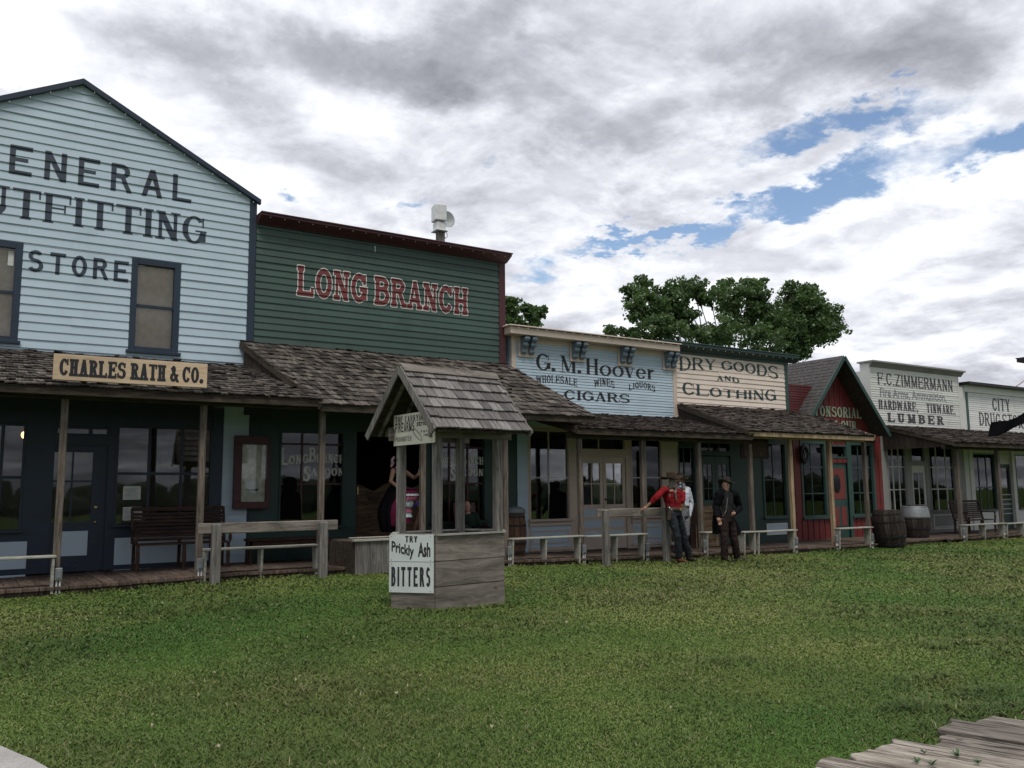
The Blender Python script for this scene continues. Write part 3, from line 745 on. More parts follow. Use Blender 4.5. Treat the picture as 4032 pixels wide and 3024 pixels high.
# loudspeaker on the roof
p=q(14,370,555,YF+.9); zt0=p.z
s=thing('siren_pole','white box and round horn siren on a grey timber pole behind the cornice','siren',(p.x,YF+.9,6.4))
MB().box(p.x-.085,p.x+.085,YF+.82,YF+.98,6.4,q(14,370,440,YF+.9).z).build('pole',GREYW_V,s,bevel=.01)
a,b=q(14,313,432,YF+.9),q(14,410,365,YF+.9); WPL=plain('white_plastic',(.72,.74,.74),.45)
MB().box(a.x-.03,b.x+.03,YF+.74,YF+1.06,a.z-.03,a.z).box(a.x,b.x,YF+.78,YF+1.02,a.z+.001,b.z).build('motor_box',WPL,s,bevel=.01)
a,b=q(14,298,330,YF+.9),q(14,412,180,YF+.9)
rotm=Matrix.Rotation(rad(-8),3,'Z'); cc=Vector(((a.x+b.x)/2,YF+.9,(a.z+b.z)/2))
MB().obox(cc,rotm@Vector(((b.x-a.x)/2,0,0)),rotm@Vector((0,.16,0)),(0,0,(b.z-a.z)/2)).tube([(cc.x,cc.y,a.z-.1),(cc.x,cc.y,a.z)],.06,10).build('driver_box',WPL,s,bevel=.015)
MB().lathe((cc.x+.26,cc.y+.10,cc.z-.07),[(.05,-.12),(.08,-.07),(.14,.0),(.195,.04),(.20,.055),(.185,.05),(.06,-.03)],28,axis=(.12,-.99,0)).build('horn',plain('horn_grey',(.50,.54,.55),.5),s,smooth=True)
a=q(14,405,440,YF+.85); MB().tube([a,a+Vector((.08,0,-.02)),a+Vector((.11,0,-.12)),a+Vector((.06,0,-.17)),a+Vector((0,0,-.12))],.011,6).build('cable',WPL,s)

# ================================================================== G. M. HOOVER
fh=g(13,15)+.09
t=thing('cigar_store','pale blue clapboard cigar and liquor store with tan cornice and scroll brackets','store',(13.5,YF,0))
x0=x1+.012; xl0=q(10,172,300).x; xr1=q(10,1975,900).x; ztop=5.22
C3=Clap(YF,fh,.0705,.012)
fz0=q(10,400,255).z; xa,xb=q(10,217,300).x,q(10,1925,500).x
mb=MB(); C3.wall(mb,xa,xb,3.0,fz0+.01)
xsl=(q(5,215,1000).x,q(5,280,1000).x); C3.wall(mb,xsl[0],xsl[1],fh,3.2)
# return side of the false front
for i in range(int((ztop-3.2)/.0705)):
    z=3.2+i*.0705; mb.add([(xl0-.012,YF+.03,z),(xl0-.012,YF+3,z),(xl0-.002,YF+3,z+.0705),(xl0-.002,YF+.03,z+.0705)],[(0,1,2,3)])
mb.box(xl0,xl0+.02,YF+.031,YF+3,3.1,ztop-.05); mb.build('clapboard_wall',HBLUE,t)
tm=MB(); tm.box(xl0,xa,YF-.03,YF+.03,3.1,ztop-.1); tm.box(xb,xr1,YF-.03,YF+.03,3.1,ztop-.1); tm.box(xa,xb,YF-.022,YF+.02,fz0,ztop-.02)
tm.build('corner_board',TAN,t,bevel=.004)
cn=MB(); a=q(10,207,150,YF-.3); b=q(10,2015,340,YF-.3); zc0=(a.z+b.z)/2; zc1=zc0+.17
cn.box(xl0-.2,b.x,YF-.3,YF+.5,zc0,zc1); cn.box(xl0-.26,b.x+.03,YF-.35,YF+.55,zc1+.001,zc1+.035); cn.build('cornice',TAN,t,bevel=.01)
BRK=paint('bracket_blue_paint',(.14,.19,.23),.5,.3)
bk=[(258,330),(812,365),(1330,435),(1812,470)]
for (u,v) in bk:
    xs=q(10,u+70,v).x
    MB().box(xs-.22,xs+.24,YF-.05,YF-.023,zc0-.48,zc0-.02).build('bracket_board',TAN,t,bevel=.004)
    for s_ in (-.11,.11):
        prof=[(YF-.051,zc0-.02),(YF-.27,zc0-.02),(YF-.28,zc0-.08),(YF-.25,zc0-.13),(YF-.20,zc0-.15),(YF-.22,zc0-.2),(YF-.2,zc0-.25),(YF-.15,zc0-.27),(YF-.13,zc0-.31),(YF-.14,zc0-.36),(YF-.11,zc0-.41),(YF-.051,zc0-.42)]
        m=MB().prism([(xs+s_-.06,y,z) for y,z in prof],(.12,0,0))
        m.tube([(xs+s_-.075,YF-.24,zc0-.075),(xs+s_+.075,YF-.24,zc0-.075)],.035,12); m.tube([(xs+s_-.072,YF-.185,zc0-.21),(xs+s_+.072,YF-.185,zc0-.21)],.03,12); m.tube([(xs+s_-.07,YF-.115,zc0-.365),(xs+s_+.07,YF-.115,zc0-.365)],.026,12)
        m.build('scroll_bracket',BRK,t,bevel=.006)
lt=MB()
HS=dict(SERIF,tv=.19,th=.065,sl=.07,st=.035,w=.86,tn=.05,gap=.06,sp=.22)
C3.text(lt,fitq(10,'G. M. Hoover',HS,443,545,1730,648,362),step=.008)
C3.text(lt,fitq(10,'CIGARS',dict(BOLDSERIF,w=.9,gap=.1),747,862,1462,908,760),step=.008)
def arch(P,h,skew=0):
    xs=[u for p in P for u,v in p]; a,b=min(xs),max(xs)
    def sub(p):
        n=len(p); out=[]
        for i in range(n):
            (u,v),(u2,v2)=p[i],p[(i+1)%n]; out.append((u,v))
        return out
    return [[(u,v+h*(1-((2*u-a-b)/(b-a))**2)+skew*(u-a)/(b-a)) for u,v in sub(p)] for p in P]
C3.text(lt,arch(fitq(10,'WHOLESALE',dict(NARROW,w=.5),443,690,890,730,606),.05),step=.007)
C3.text(lt,arch(fitq(10,'WINES',dict(NARROW,w=.5),1075,735,1297,752,655),.07),step=.007)
C3.text(lt,arch(fitq(10,'LIQUORS',dict(NARROW,w=.5),1452,765,1740,792,700),.09),step=.007)
lt.build('painted_lettering',BLACKLET,t)
shell(t,xl0+.02,xr1,4.9,outer=HBLUE)
# lower front
W=(q(5,290,1000).x,q(5,543,1000).x,q(5,300,1345).z,q(5,300,815).z+.15)
D=(q(5,618,1500).x,q(5,905,1500).x); dzt=q(5,700,948).z; tz=(q(5,700,905).z,q(5,620,805).z+.1)
W3=(q(5,922,1000).x,q(5,1118,1000).x,W[2],W[3])
front('shopfront_frame',t,TAN,x0+.5,xr1,fh,3.3,YF,[W,W3,(D[0],D[1],fh,dzt),(D[0],D[1],tz[0],tz[1]),(xsl[0],xsl[1],fh,3.3)])
boxes('side_wall',t,DKGREEN,[(x0,x0+.5,YF+.01,YF+.1,fh,3.3)])
w1=window(t,*W,YF,TAN,(.5,),(.47,),fw=.03,mun=.022,mm=OFFW)
window(t,*W3,YF,TAN,(.5,),(.47,),fw=.03,mun=.022,mm=OFFW)
MB().box(W[0]+.04,W[1]-.04,YF+.075,YF+.085,W[2]+.04,W[2]+(W[3]-W[2])*.45).build('lower_blackout',BLACKC,w1)
silhouette(w1,5,[(415,1335),(415,1180),(425,1160),(420,1140),(416,1110),(425,1102),(450,1102),(456,1125),(472,1136),(458,1142),(456,1155),(475,1165),(484,1190),(486,1335)],YF+.03)
window(t,D[0],D[1],tz[0],tz[1],YF,TAN,(.42,),(),fw=.035,name='transom',sill=False)
for (a,b) in ((W[0]+.02,W[1]-.02),(W3[0]+.02,W3[1]-.02)):
    pf=MB()
    MB().box(a,b,YF-.01,YF-.001,q(5,310,1515).z,q(5,310,1375).z).build('base_panel',HBLUE,t); panel(pf,a+.05,b-.05,q(5,310,1490).z,q(5,310,1408).z,YF-.011,.025,.015)
    pf.box(a-.05,b+.05,YF-.05,YF-.0115,q(5,310,1378).z,q(5,310,1362).z); pf.box(a-.05,b+.05,YF-.04,YF-.0115,q(5,310,1532).z,q(5,310,1518).z); pf.build('panel_moulding',TAN,t)
for k,(a,b) in enumerate(((D[0]+.01,(D[0]+D[1])/2-.008),((D[0]+D[1])/2+.008,D[1]-.01))):
    dr=MB(); gz=(q(5,700,1243).z,q(5,700,985).z); ga,gb=a+.09,b-.09
    for b_ in rect_minus(a,b,fh+.02,dzt,[(ga,gb,gz[0],gz[1])]): dr.box(b_[0],b_[1],YF+.03,YF+.075,b_[2],b_[3])
    d_=dr.build('door',TAN,t); MB().box(ga,gb,YF+.05,YF+.055,*gz).build('pane',GLASS,d_)
    xm=(ga+gb)/2; zm=(gz[0]+gz[1])/2
    MB().box(xm-.012,xm+.012,YF+.035,YF+.048,*gz).box(ga,xm-.013,YF+.036,YF+.048,zm-.012,zm+.012).box(xm+.013,gb,YF+.036,YF+.048,zm-.012,zm+.012).build('glazing_bars',TAN,d_)
    pn=MB()
    for v0,v1 in ((1320,1272),(1388,1342),(1450,1410)): pn.box(ga,gb,YF+.022,YF+.0295,q(5,700,v0).z,q(5,700,v1).z)
    pn.build('door_panel',HBLUE,d_)
    if k==1: MB().ell((a+.04,YF+.01,gz[0]+.12),.022,.022,.03).build('door_knob',IRON,d_)
zho=porch(t,x1+.25,q(6,985,725,14.25).x,q(10,1400,1090).z+.1,2.80,mat=SHAKE2,posts=[(q(5,607,1200,YP).x,),(q(5,1000,1200,YP).x,),(q(6,620,1100,YP).x,),(q(6,975,1150,YP).x,)],exp=.17)
light_string('row of clear bulbs on the tan cigar store cornice',(xl0-.15,YF-.36,zc1),(b.x if False else q(10,2015,340,YF-.3).x,YF-.36,zc1),20,.009)

# ================================================================== DRY GOODS
t=thing('dry_goods_store','cream clapboard dry goods store with dark green cornice and lettering','store',(18.5,YF,-.05))
fd=g(18,15)+.09; x0=xr1+.012; x1=q(7,270,140).x; ztop=q(7,100,130).z
C4=Clap(YF,fd,.131,.018); zj=q(7,0,485).z
mb=MB(); C4.wall(mb,x0,x1-.13,zj-.3,ztop+.05); mb.build('clapboard_wall',CREAM,t)
boxes('corner_board',t,TRIMGREEN,[(x1-.13,x1,YF-.03,YF+.1,zj-.8,ztop)])
cn=MB(); cn.box(x0-.6,x1+.02,YF-.05,YF+.1,ztop-.05,ztop+.12); cn.prism([(x0-.6,YF-.051,ztop+.0),(x0-.6,YF-.051,ztop+.14),(x0-.6,YF-.24,ztop+.2),(x0-.6,YF-.24,ztop+.13)],(x1-x0+.9,0,0)); cn.box(x0-.6,x1+.3,YF-.26,YF+.3,ztop+.201,ztop+.23); cn.build('cornice',DKGREEN,t,bevel=.005)
lt=MB(); DS=dict(SERIF,tv=.2,th=.075,sl=.05,st=.05,tn=.1,w=.95,gap=.1,sp=.35)
def swell(P,k,shift=0):
    xs=[u for p in P for u,v in p]; zs=[v for p in P for u,v in p]; a,b=min(xs),max(xs); top=max(zs); bot=min(zs)
    def f(u): return 1-k+k*abs((2*u-a-b)/(b-a))**1.6
    return [[(u,(top-(top-v)*f(u)) if not shift else (bot+(v-bot)*f(u))) for u,v in p] for p in P]
C4.text(lt,swell(fitq(6,'DRY GOODS',DS,478,282,1158,340,180),.36),step=.009)
C4.text(lt,arch(fitq(6,'AND',dict(DS,w=.8),730,355,890,366,322),.05),step=.008)
C4.text(lt,swell(fitq(6,'CLOTHING',DS,500,443,1143,487,352),.36,1),step=.009)
lt.build('painted_lettering',GREENLET,t); shell(t,x0,x1,ztop-.2,outer=CREAM)
W=(q(6,475,1000).x,q(6,592,1000).x,q(6,500,1200).z,q(6,500,905).z+.4)
D=(q(6,628,1000).x,q(6,835,1000).x); dz0=q(6,700,1205).z; dz1=q(6,700,862).z; tz=(q(6,700,836).z,q(6,700,770).z)
W3=(q(7,98,1000).x,q(7,275,1000).x,q(7,200,1272).z,q(7,200,720).z)
front('shopfront_frame',t,DKGREEN,x0,x1,fd,3.6,YF,[W,W3,(D[0],D[1],fd,dz1),(D[0],D[1],tz[0],tz[1])])
window(t,*W,YF,TRIMGREEN,(.4,),(.4,),fw=.035,mun=.025)
w3=window(t,*W3,YF,TRIMGREEN,(.48,),(.5,),fw=.07,mun=.03)
cu=MB(); n=40; xs=[W3[0]+.05+(W3[1]-W3[0]-.1)*i/n for i in range(n+1)]
for sgn in (0,1):
    seg=xs[:19] if sgn==0 else xs[23:]
    for i in range(len(seg)-1):
        ya,yb=YF+.115+.03*math.sin(i*2.1),YF+.115+.03*math.sin((i+1)*2.1)
        cu.add([(seg[i],ya,W3[2]+.08),(seg[i+1],yb,W3[2]+.08),(seg[i+1],yb,W3[3]-.05),(seg[i],ya,W3[3]-.05)],[(0,1,2,3)])
cu.build('curtain',CURT,w3)
window(t,D[0],D[1],tz[0],tz[1],YF,TRIMGREEN,(.33,.66),(),fw=.03,name='transom',sill=False)
for a,b in ((D[0]+.01,(D[0]+D[1])/2-.006),((D[0]+D[1])/2+.006,D[1]-.01)):
    dr=MB(); gz=(q(6,700,1168).z,q(6,700,925).z); ga,gb=a+.12,b-.1
    for b_ in rect_minus(a,b,fd+.02,dz1-.02,[(ga,gb,gz[0],gz[1])]): dr.box(b_[0],b_[1],YF+.03,YF+.075,b_[2],b_[3])
    d_=dr.build('door',TRIMGREEN,t); MB().box(ga,gb,YF+.05,YF+.055,*gz).build('pane',GLASS,d_)
    m=MB(); xm=(ga+gb)/2; m.box(xm-.012,xm+.012,YF+.035,YF+.048,*gz)
    for f in (.33,.66):
        z=gz[0]+(gz[1]-gz[0])*f; m.box(ga,xm-.013,YF+.036,YF+.048,z-.012,z+.012); m.box(xm+.013,gb,YF+.036,YF+.048,z-.012,z+.012)
    m.build('glazing_bars',TRIMGREEN,d_)
pf=MB(); panel(pf,q(7,125,1350).x,q(7,276,1350).x,q(7,200,1392).z,q(7,200,1308).z,YF,.04,.02); pf.build('panel_moulding',OFFW,t)
pm=MB(); pm.box(q(7,130,1350).x,q(7,271,1350).x,YF-.008,YF-.001,q(7,200,1388).z,q(7,200,1312).z); pm.build('base_panel',GSBLUE,t)
xe=q(6,985,695,14.25).x
porch(t,x0+.03,q(7,905,655,14.25).x,zj+.03,2.90,mat=SHAKE2,beam=TANPOST,posts=[(q(7,305,1000,YP).x,TANPOST),(q(7,595,1050,YP).x,TANPOST),(q(7,845,1000,YP).x,POSTW)],exp=.17,left_rake=False)
vb=MB(); y=14.5
while y<YF-.05:
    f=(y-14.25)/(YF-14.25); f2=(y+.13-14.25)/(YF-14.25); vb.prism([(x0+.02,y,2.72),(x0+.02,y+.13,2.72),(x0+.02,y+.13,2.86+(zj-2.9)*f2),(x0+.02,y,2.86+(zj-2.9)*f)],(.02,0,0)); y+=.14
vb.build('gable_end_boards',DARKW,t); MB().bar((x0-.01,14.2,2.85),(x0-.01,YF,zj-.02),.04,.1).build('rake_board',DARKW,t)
a,b=q(6,900,745,15.2),q(6,1098,885,15.2)
s=thing('hanging_sign','dark brown sign with faded lettering hanging under the dry goods porch','sign',(a.x,15.2,b.z))
MB().box(a.x,b.x,15.2,15.23,b.z,a.z).build('board',BRNW,s)
lt=MB(); 
for k,(tx,zz) in enumerate((('DRY GOODS',.66),('& CLOTHING',.38),('NOTIONS',.12))):
    P,sp=layout(tx,NARROW); h=.11*(a.z-b.z)/.5; P=fit(P,a.x+.12,b.x-.12,b.z+(a.z-b.z)*zz,b.z+(a.z-b.z)*zz+h*1.1,sp[0][0],sp[-1][1]); put_text(lt,P,lambda x,za,zb,tp:(x,15.196,zb if tp else za),.008)
lt.build('lettering',paint('faded_brown_lettering',(.12,.085,.07),.8,.3,island=0),s); MB().tube([(a.x+.1,15.21,a.z),(a.x+.1,15.21,a.z+.14)],.008,6).tube([(b.x-.1,15.21,a.z),(b.x-.1,15.21,a.z+.14)],.008,6).build('chain',IRON,s)
light_string('row of clear bulbs on the dark green dry goods cornice',(x0+.1,YF-.25,ztop+.12),(x1+.1,YF-.25,ztop+.12),16,.008)

# ================================================================== TONSORIAL PARLOUR
xd=x1
t=thing('barber_shop','small red board and batten barber shop with a steep grey gable roof','barber shop',(23,YF,-.1))
ft=g(22,15)+.07; x0=xd+.012; x1=q(7,983,1240).x
Yr=YF-.55
ap=q(7,682,92,Yr); er=q(7,1010,660,Yr); sl=(ap.z-er.z)/(er.x-ap.x); xL=ap.x-(er.x-ap.x)
W=(q(7,378,1000).x,q(7,565,1000).x,q(7,480,1275).z,q(7,480,712).z)
D=(q(7,600,1000).x,q(7,715,1000).x); dzt=q(7,650,870).z; tz=(q(7,650,838).z,q(7,650,742).z)
W3=(q(7,735,1000).x,q(7,912,1000).x,W[2],W[3])
holes=[W,W3,(D[0],D[1],ft,dzt),(D[0],D[1],tz[0],tz[1])]
mb=MB(); bx=x0+.05; zcl=3.15
for b_ in rect_minus(x0,x1,ft,zcl,holes): mb.box(b_[0],b_[1],YF,YF+.06,b_[2],b_[3])
gw=[(x0,YF,zcl),(x1,YF,zcl)]; top=lambda x: ap.z-.08-abs(x-ap.x)*sl
gp=[(x0,YF,zcl+.001),(x1,YF,zcl+.001)]+([(x1,YF,max(zcl+.01,top(x1)))] )+[(ap.x,YF,ap.z-.08)]+[(x0,YF,max(zcl+.01,top(x0)))]
mb.prism(gp,(0,.06,0))
x=x0+.1
while x<x1:
    segs=[(ft,max(zcl,min(top(x-.02),top(x+.02))))]
    for h in holes:
        if h[0]-.04<x<h[1]+.04:
            ns=[]
            for a,b in segs:
                if h[3]<=a or h[2]>=b: ns.append((a,b))
                else:
                    if h[2]>a: ns.append((a,h[2]))
                    if h[3]<b: ns.append((h[3],b))
            segs=ns
    for a,b in segs:
        if b-a>.05: mb.box(x-.022,x+.022,YF-.02,YF-.0005,a,b-.03)
    x+=.255
mb.build('batten_wall',RED,t)
rf=MB()
def roofcourse(sgn):
    L=math.hypot(er.x-ap.x,ap.z-er.z); ux=sgn*(er.x-ap.x)/L; uz=(er.z-ap.z)/L; nx,nz=-uz*sgn*-1 if False else sgn*abs(uz),abs(ux)
    n=int(L/.14)
    for i in range(n):
        s0=i*L/n; s1=(i+1)*L/n+.02; y=Yr-.02
        while y<YF+8.5:
            w=R.uniform(.25,.36); ye=min(y+w,YF+8.5); h=.012+R.uniform(0,.004)
            def P(s,yy,hh): return (ap.x+ux*s+nx*hh,yy,ap.z+uz*s+nz*hh)
            a=[P(s0,y+.004,.003),P(s0,ye-.004,.003),P(s1,ye-.004,h),P(s1,y+.004,h)]; b=[P(s0,y+.004,0),P(s0,ye-.004,0),P(s1,ye-.004,0),P(s1,y+.004,0)]
            rf.add(a+b,[(0,1,2,3),(4,7,6,5),(3,2,6,7),(0,3,7,4),(1,5,6,2)]); y=ye
roofcourse(-1); roofcourse(1)
roof=rf.build('gable_roof',plain('asphalt_roof',(.066,.062,.060),.95,nz=.45),t)
und=MB()
for s_ in (-1,1): und.bar((ap.x,YF+4,ap.z-.045),(ap.x+s_*(er.x-ap.x),YF+4,er.z-.045),9.1,.05,(0,0,1))
und.build('roof_deck',DARKW,roof)
bg=MB()
for s_ in (-1,1): bg.bar((ap.x+s_*.01,Yr-.04,ap.z-.05),(ap.x+s_*(er.x-ap.x+.04),Yr-.04,er.z-.08),.035,.125,(0,0,1))
bg.build('bargeboard',DKGREEN,t,bevel=.004)
# red clapboard block beside the roof
a=q(7,285,298)
xr_=ap.x-(ap.z-a.z)/sl; mb=MB(); CB=Clap(YF,0,.075,.012); CB.wall(mb,x0,xr_+.3,2.9,a.z,clip=lambda z:(x0,ap.x-(ap.z-z)/sl+.05)); mb.prism([(x0,YF+.011,2.9),(x0,YF+.011,a.z),(xr_,YF+.011,a.z),(ap.x-(ap.z-2.9)/sl,YF+.011,2.9)],(0,.1,0)); mb.build('side_block',paint('dull_red_paint',(.105,.02,.02),.6,.3),t)
for a_ in (W,W3): window(t,*a_,YF,TRIMGREEN,(.45 if a_ is W else .4,),(.32,.66),fw=.09,mun=.03)
window(t,D[0]-.03,D[1]+.03,tz[0],tz[1],YF,TRIMGREEN,(),(),fw=.05,name='transom',sill=False)
boxes('door_casing',t,TRIMGREEN,[(D[0]-.13,D[0],YF-.035,YF+.08,ft,W[3]+.05),(D[1],D[1]+.13,YF-.035,YF+.08,ft,W[3]+.05),(W[0]-.12,W3[1]+.12,YF-.05,YF-.0225,W[3]+.052,W[3]+.12)])
dr=MB(); oc=q(7,640,1022); 
dr.box(D[0],D[1],YF+.035,YF+.08,ft,dzt); door=dr.build('door',TRIMGREEN,t)
rp=MB(); rp.box(D[0]+.06,D[1]-.1,YF+.024,YF+.0345,q(7,640,1135).z,q(7,640,912).z)
xm=(D[0]+D[1])/2-.02
rp.box(D[0]+.06,xm-.06,YF+.024,YF+.0345,q(7,640,1330).z,q(7,640,1190).z); rp.box(xm+.06,D[1]-.1,YF+.024,YF+.0345,q(7,640,1330).z,q(7,640,1190).z); rp.build('door_panel',paint('tomato_red_paint',(.19,.04,.035),.55,.2),door)
MB().lathe((oc.x,YF+.0235,oc.z),[(.0,0),(.26,0),(.28,.008),(.26,.014),(.001,.014)],32,sx=1.0,sy=.62,axis=(0,-1,0)).build('oval_pane',plain('dark_oval_glass',(.015,.015,.02),.08),door)
lt=MB(); TS=dict(SLAB,tv=.24,th=.12,w=.80,sl=.05,st=.10,tn=.12,gap=.10)
P=fitq(7,'TONSORIAL',TS,468,532,812,548,455); put_text(lt,P,lambda x,za,zb,tp:(x,YF-.0225,zb if tp else za),.008)
P=fitq(7,'PARLOUR',TS,500,628,776,628,562); put_text(lt,P,lambda x,za,zb,tp:(x,YF-.0225,zb if tp else za),.008)
lt.build('painted_lettering',MINT,t); shell(t,x0,x1,3.0,gable=1,outer=RED,back=24)
# harness collar hung on the wall
c=q(7,398,810,YF-.1); s=thing('horse_collar','black leather horse collar with a pale metal strip hung on the red wall','horse collar',(c.x,YF-.1,c.z))
m=MB(); pts=[(c.x+.14*math.sin(a)*(1+.2*math.cos(a)),YF-.1,c.z+.22*math.cos(a)) for a in [k*2*math.pi/20 for k in range(21)]]; m.tube(pts,.055,8); m.build('collar',IRON,s,smooth=True)
MB().tube([(c.x+.03,YF-.1,c.z-.12),(c.x+.04,YF-.12,c.z+.05)],.028,8).build('hame',METAL,s)

# ================================================================== ZIMMERMANN
t=thing('hardware_store','off white clapboard hardware store signed F.C.ZIMMERMANN with a shingled porch','store',(27.5,YF,-.1))
ft=g(27,15)+.06; xs0=x1+.012; xl0=q(8,238,400).x; x1=q(8,893,600).x; ztop=5.5; C5=Clap(YF,ft,.0755,.012)
zj=3.47
zfr=q(8,240,208).z
mb=MB(); C5.wall(mb,xl0+.02,x1-.06,zj-.3,zfr); mb.build('clapboard_wall',OFFW,t)
a=q(8,190,300,YF+.5)
tm=MB(); tm.box(xl0,xl0+.02,YF-.02,YF+.01,zj-.4,ztop); tm.box(x1-.06,x1,YF-.02,YF+.01,zj-.4,ztop); tm.box(xl0+.02,x1-.06,YF-.016,YF+.02,zfr,ztop); tm.box(xl0,xl0+.03,YF+.011,YF+.34,3.3,ztop)
tm.build('frieze_board',OFFW,t); cn=MB(); cn.box(xl0-.06,x1+.2,YF-.2,YF+.4,ztop,ztop+.05); cn.prism([(xl0-.03,YF-.021,ztop-.15),(xl0-.03,YF-.021,ztop-.001),(xl0-.03,YF-.15,ztop-.001)],(x1-xl0+.2,0,0)); cn.build('cornice',GREYP,t)
lt=MB(); l2=MB()
C5.text(lt,fitq(8,'F.C.ZIMMERMANN',dict(NARROW,w=.55,tv=.12),285,302,832,352,212),step=.009)
C5.text(lt,fitq(8,'HARDWARE,',dict(NARROW,w=.52,tv=.17),292,476,582,503,408),step=.009)
C5.text(lt,fitq(8,'TINWARE,',dict(NARROW,w=.52,tv=.17),640,505,852,522,440),step=.009)
C5.text(lt,fitq(8,'LUMBER',dict(SLAB,w=.78,tv=.26,th=.15,gap=.3,st=.16,sl=.06),358,570,765,600,503),step=.009)
P=bfont('Fire Arms, Ammunition,',.008); hi=max(u for p in P for u,v in p); a=q(8,300,386); b=q(8,785,428); tp=q(8,300,322); zb=(a.z+b.z)/2
C5.text(l2,fit(P,a.x,b.x,zb,zb+(tp.z-a.z),0,hi,.72),step=.009)
lt.build('painted_lettering',WORNLET,t); l2.build('faded_lettering',GREYLET,t); shell(t,xs0,x1,ztop-.2,outer=OFFW)
W=(q(8,318,1000).x,q(8,500,1000).x,q(8,400,1232).z,q(8,400,765).z+.15); D=(q(8,540,1000).x,q(8,640,1000).x); dzt=q(8,580,892).z; tz=(q(8,580,862).z,q(8,580,770).z+.1)
W3=(q(8,668,1000).x,q(8,850,1000).x,W[2],W[3]); W=(xs0+.3,W[1],W[2],W[3])
front('shopfront_frame',t,GREYP,xs0,x1,ft,3.5,YF,[W,W3,(D[0],D[1],ft,dzt),(D[0],D[1],tz[0],tz[1])])
window(t,*W,YF,GREYP,(.33,.66),(.33,.66),fw=.03,mun=.03,mm=OFFW); window(t,*W3,YF,GREYP,(.33,.7),(.33,.66),fw=.03,mun=.03,mm=OFFW); window(t,D[0],D[1],*tz,YF,GREYP,(),(),fw=.03,name='transom',sill=False)
dr=MB(); gz=(q(8,580,1175).z,q(8,580,940).z); ga,gb=q(8,553,1000).x,q(8,628,1000).x
for b_ in rect_minus(D[0],D[1],ft,dzt,[(ga,gb,*gz)]): dr.box(b_[0],b_[1],YF+.03,YF+.07,b_[2],b_[3])
d_=dr.build('door',OFFW,t); MB().box(ga,gb,YF+.045,YF+.05,*gz).build('pane',GLASS,d_); xm=(ga+gb)/2; MB().box(xm-.015,xm+.015,YF+.03,YF+.043,*gz).box(ga,xm-.016,YF+.03,YF+.043,(gz[0]+gz[1])/2-.015,(gz[0]+gz[1])/2+.015).build('glazing_bars',OFFW,d_)
pf=MB(); pf.box(W3[0],W3[1],YF-.03,YF-.001,ft+.14,ft+.18); panel(pf,W3[0]+.05,W3[1]-.05,ft+.2,W3[2]-.12,YF,.03,.02); pf.build('panel_moulding',OFFW,t)
pst=[(q(8,870,1000,YP).x,POSTW,.11),(q(8,1165,1000,YP).x,POSTW,.11)]
porch(t,q(8,835,715,14.25).x,36,zj,2.83,mat=SHAKE2,posts=pst+[(31,),(33.5,)],exp=.18)
xq=q(8,835,715,14.25).x
vb=MB(); y=14.5
while y<YF-.05:
    f=(y-14.25)/(YF-14.25); vb.prism([(xq+.06,y,2.7),(xq+.06,y+.18,2.7),(xq+.06,y+.18,2.74+(zj-2.83)*(f+.07)),(xq+.06,y,2.74+(zj-2.83)*f)],(.02,0,0)); y+=.19
vb.build('gable_end_boards',DARKW,t)

# ================================================================== CITY DRUG STORE
t=thing('drug_store','white clapboard drug store lettered CITY DRUG STORE with a black cornice','store',(33,YF,-.1))
xs0=x1+.012; xe=36.5; xl0=q(8,922,400).x; ztop=q(8,910,350).z; C6=Clap(YF,ft,.073,.012)
mb=MB(); C6.wall(mb,xl0+.14,xe,3.3,ztop-.03); mb.build('clapboard_wall',plain('x',(.66,.67,.63),.6) if 0 else paint('white_paint',(.78,.79,.76),.6,.1,island=.06),t)
boxes('corner_board',t,TRIMGREEN,[(xl0,xl0+.13,YF-.03,YF+.02,3.0,ztop-.03)]); boxes('side_wall',t,OFFW,[(xs0,xl0-.002,YF-.01,YF+.05,ft,5.0)])
zt=q(8,910,305).z
boxes('frieze_board',t,paint('white_paint',(1,1,1)),[(xl0-.02,xe,YF-.05,YF+.3,ztop-.02,zt)]); boxes('cornice',t,IRON,[(xl0-.2,xe,YF-.3,YF+.5,zt+.0,zt+.09)])
lt=MB()
C6.text(lt,fitq(8,'CITY',dict(NARROW,w=.5,tv=.13),1120,490,1248,500,400),step=.01)
C6.text(lt,fitq(8,'DRUG STORE',dict(NARROW,w=.52,tv=.13,sp=.12),1023,592,1180,612,498,0,3),step=.01)
C6.text(lt,fitq(8,'McCARTY M.D.'.upper(),dict(NARROW,w=.5,tv=.15),1130,655,1305,665,634),step=.008)
lt.build('painted_lettering',WORNLET,t); shell(t,xs0,xe,4.9,outer=OFFW)
W=(q(8,985,1000).x,q(8,1150,1000).x,q(8,1050,1215).z,q(8,1050,885).z+.4); D=(q(8,1180,1000).x,q(8,1262,1000).x); dzt=q(8,1200,880).z; W3=(q(8,1300,1000).x,xe-.3,W[2],W[3])
boxes_=rect_minus(xl0,xe,ft,3.4,[W,W3,(D[0],D[1],ft,dzt)])
boxes('shopfront_frame',t,OFFW,[(a,b,YF+.03,YF+.1,c,d) for a,b,c,d in boxes_])
window(t,*W,YF+.03,TRIMGREEN,(.33,.66),(.4,),fw=.04,mun=.03); window(t,*W3,YF+.03,TRIMGREEN,(.5,),(.4,),fw=.04,mun=.03)
for b_ in ((q(8,955,1000).x,q(8,983,1000).x),(D[1]+.02,D[1]+.22)): boxes('pilaster',t,OFFW,[(b_[0],b_[1],YF-.05,YF+.029,ft,3.3)])
dr=MB(); 
for b_ in rect_minus(D[0],D[1],ft,dzt,[(D[0]+.1,D[1]-.1,ft+1.1,dzt-.15)]): dr.box(b_[0],b_[1],YF+.06,YF+.095,b_[2],b_[3])
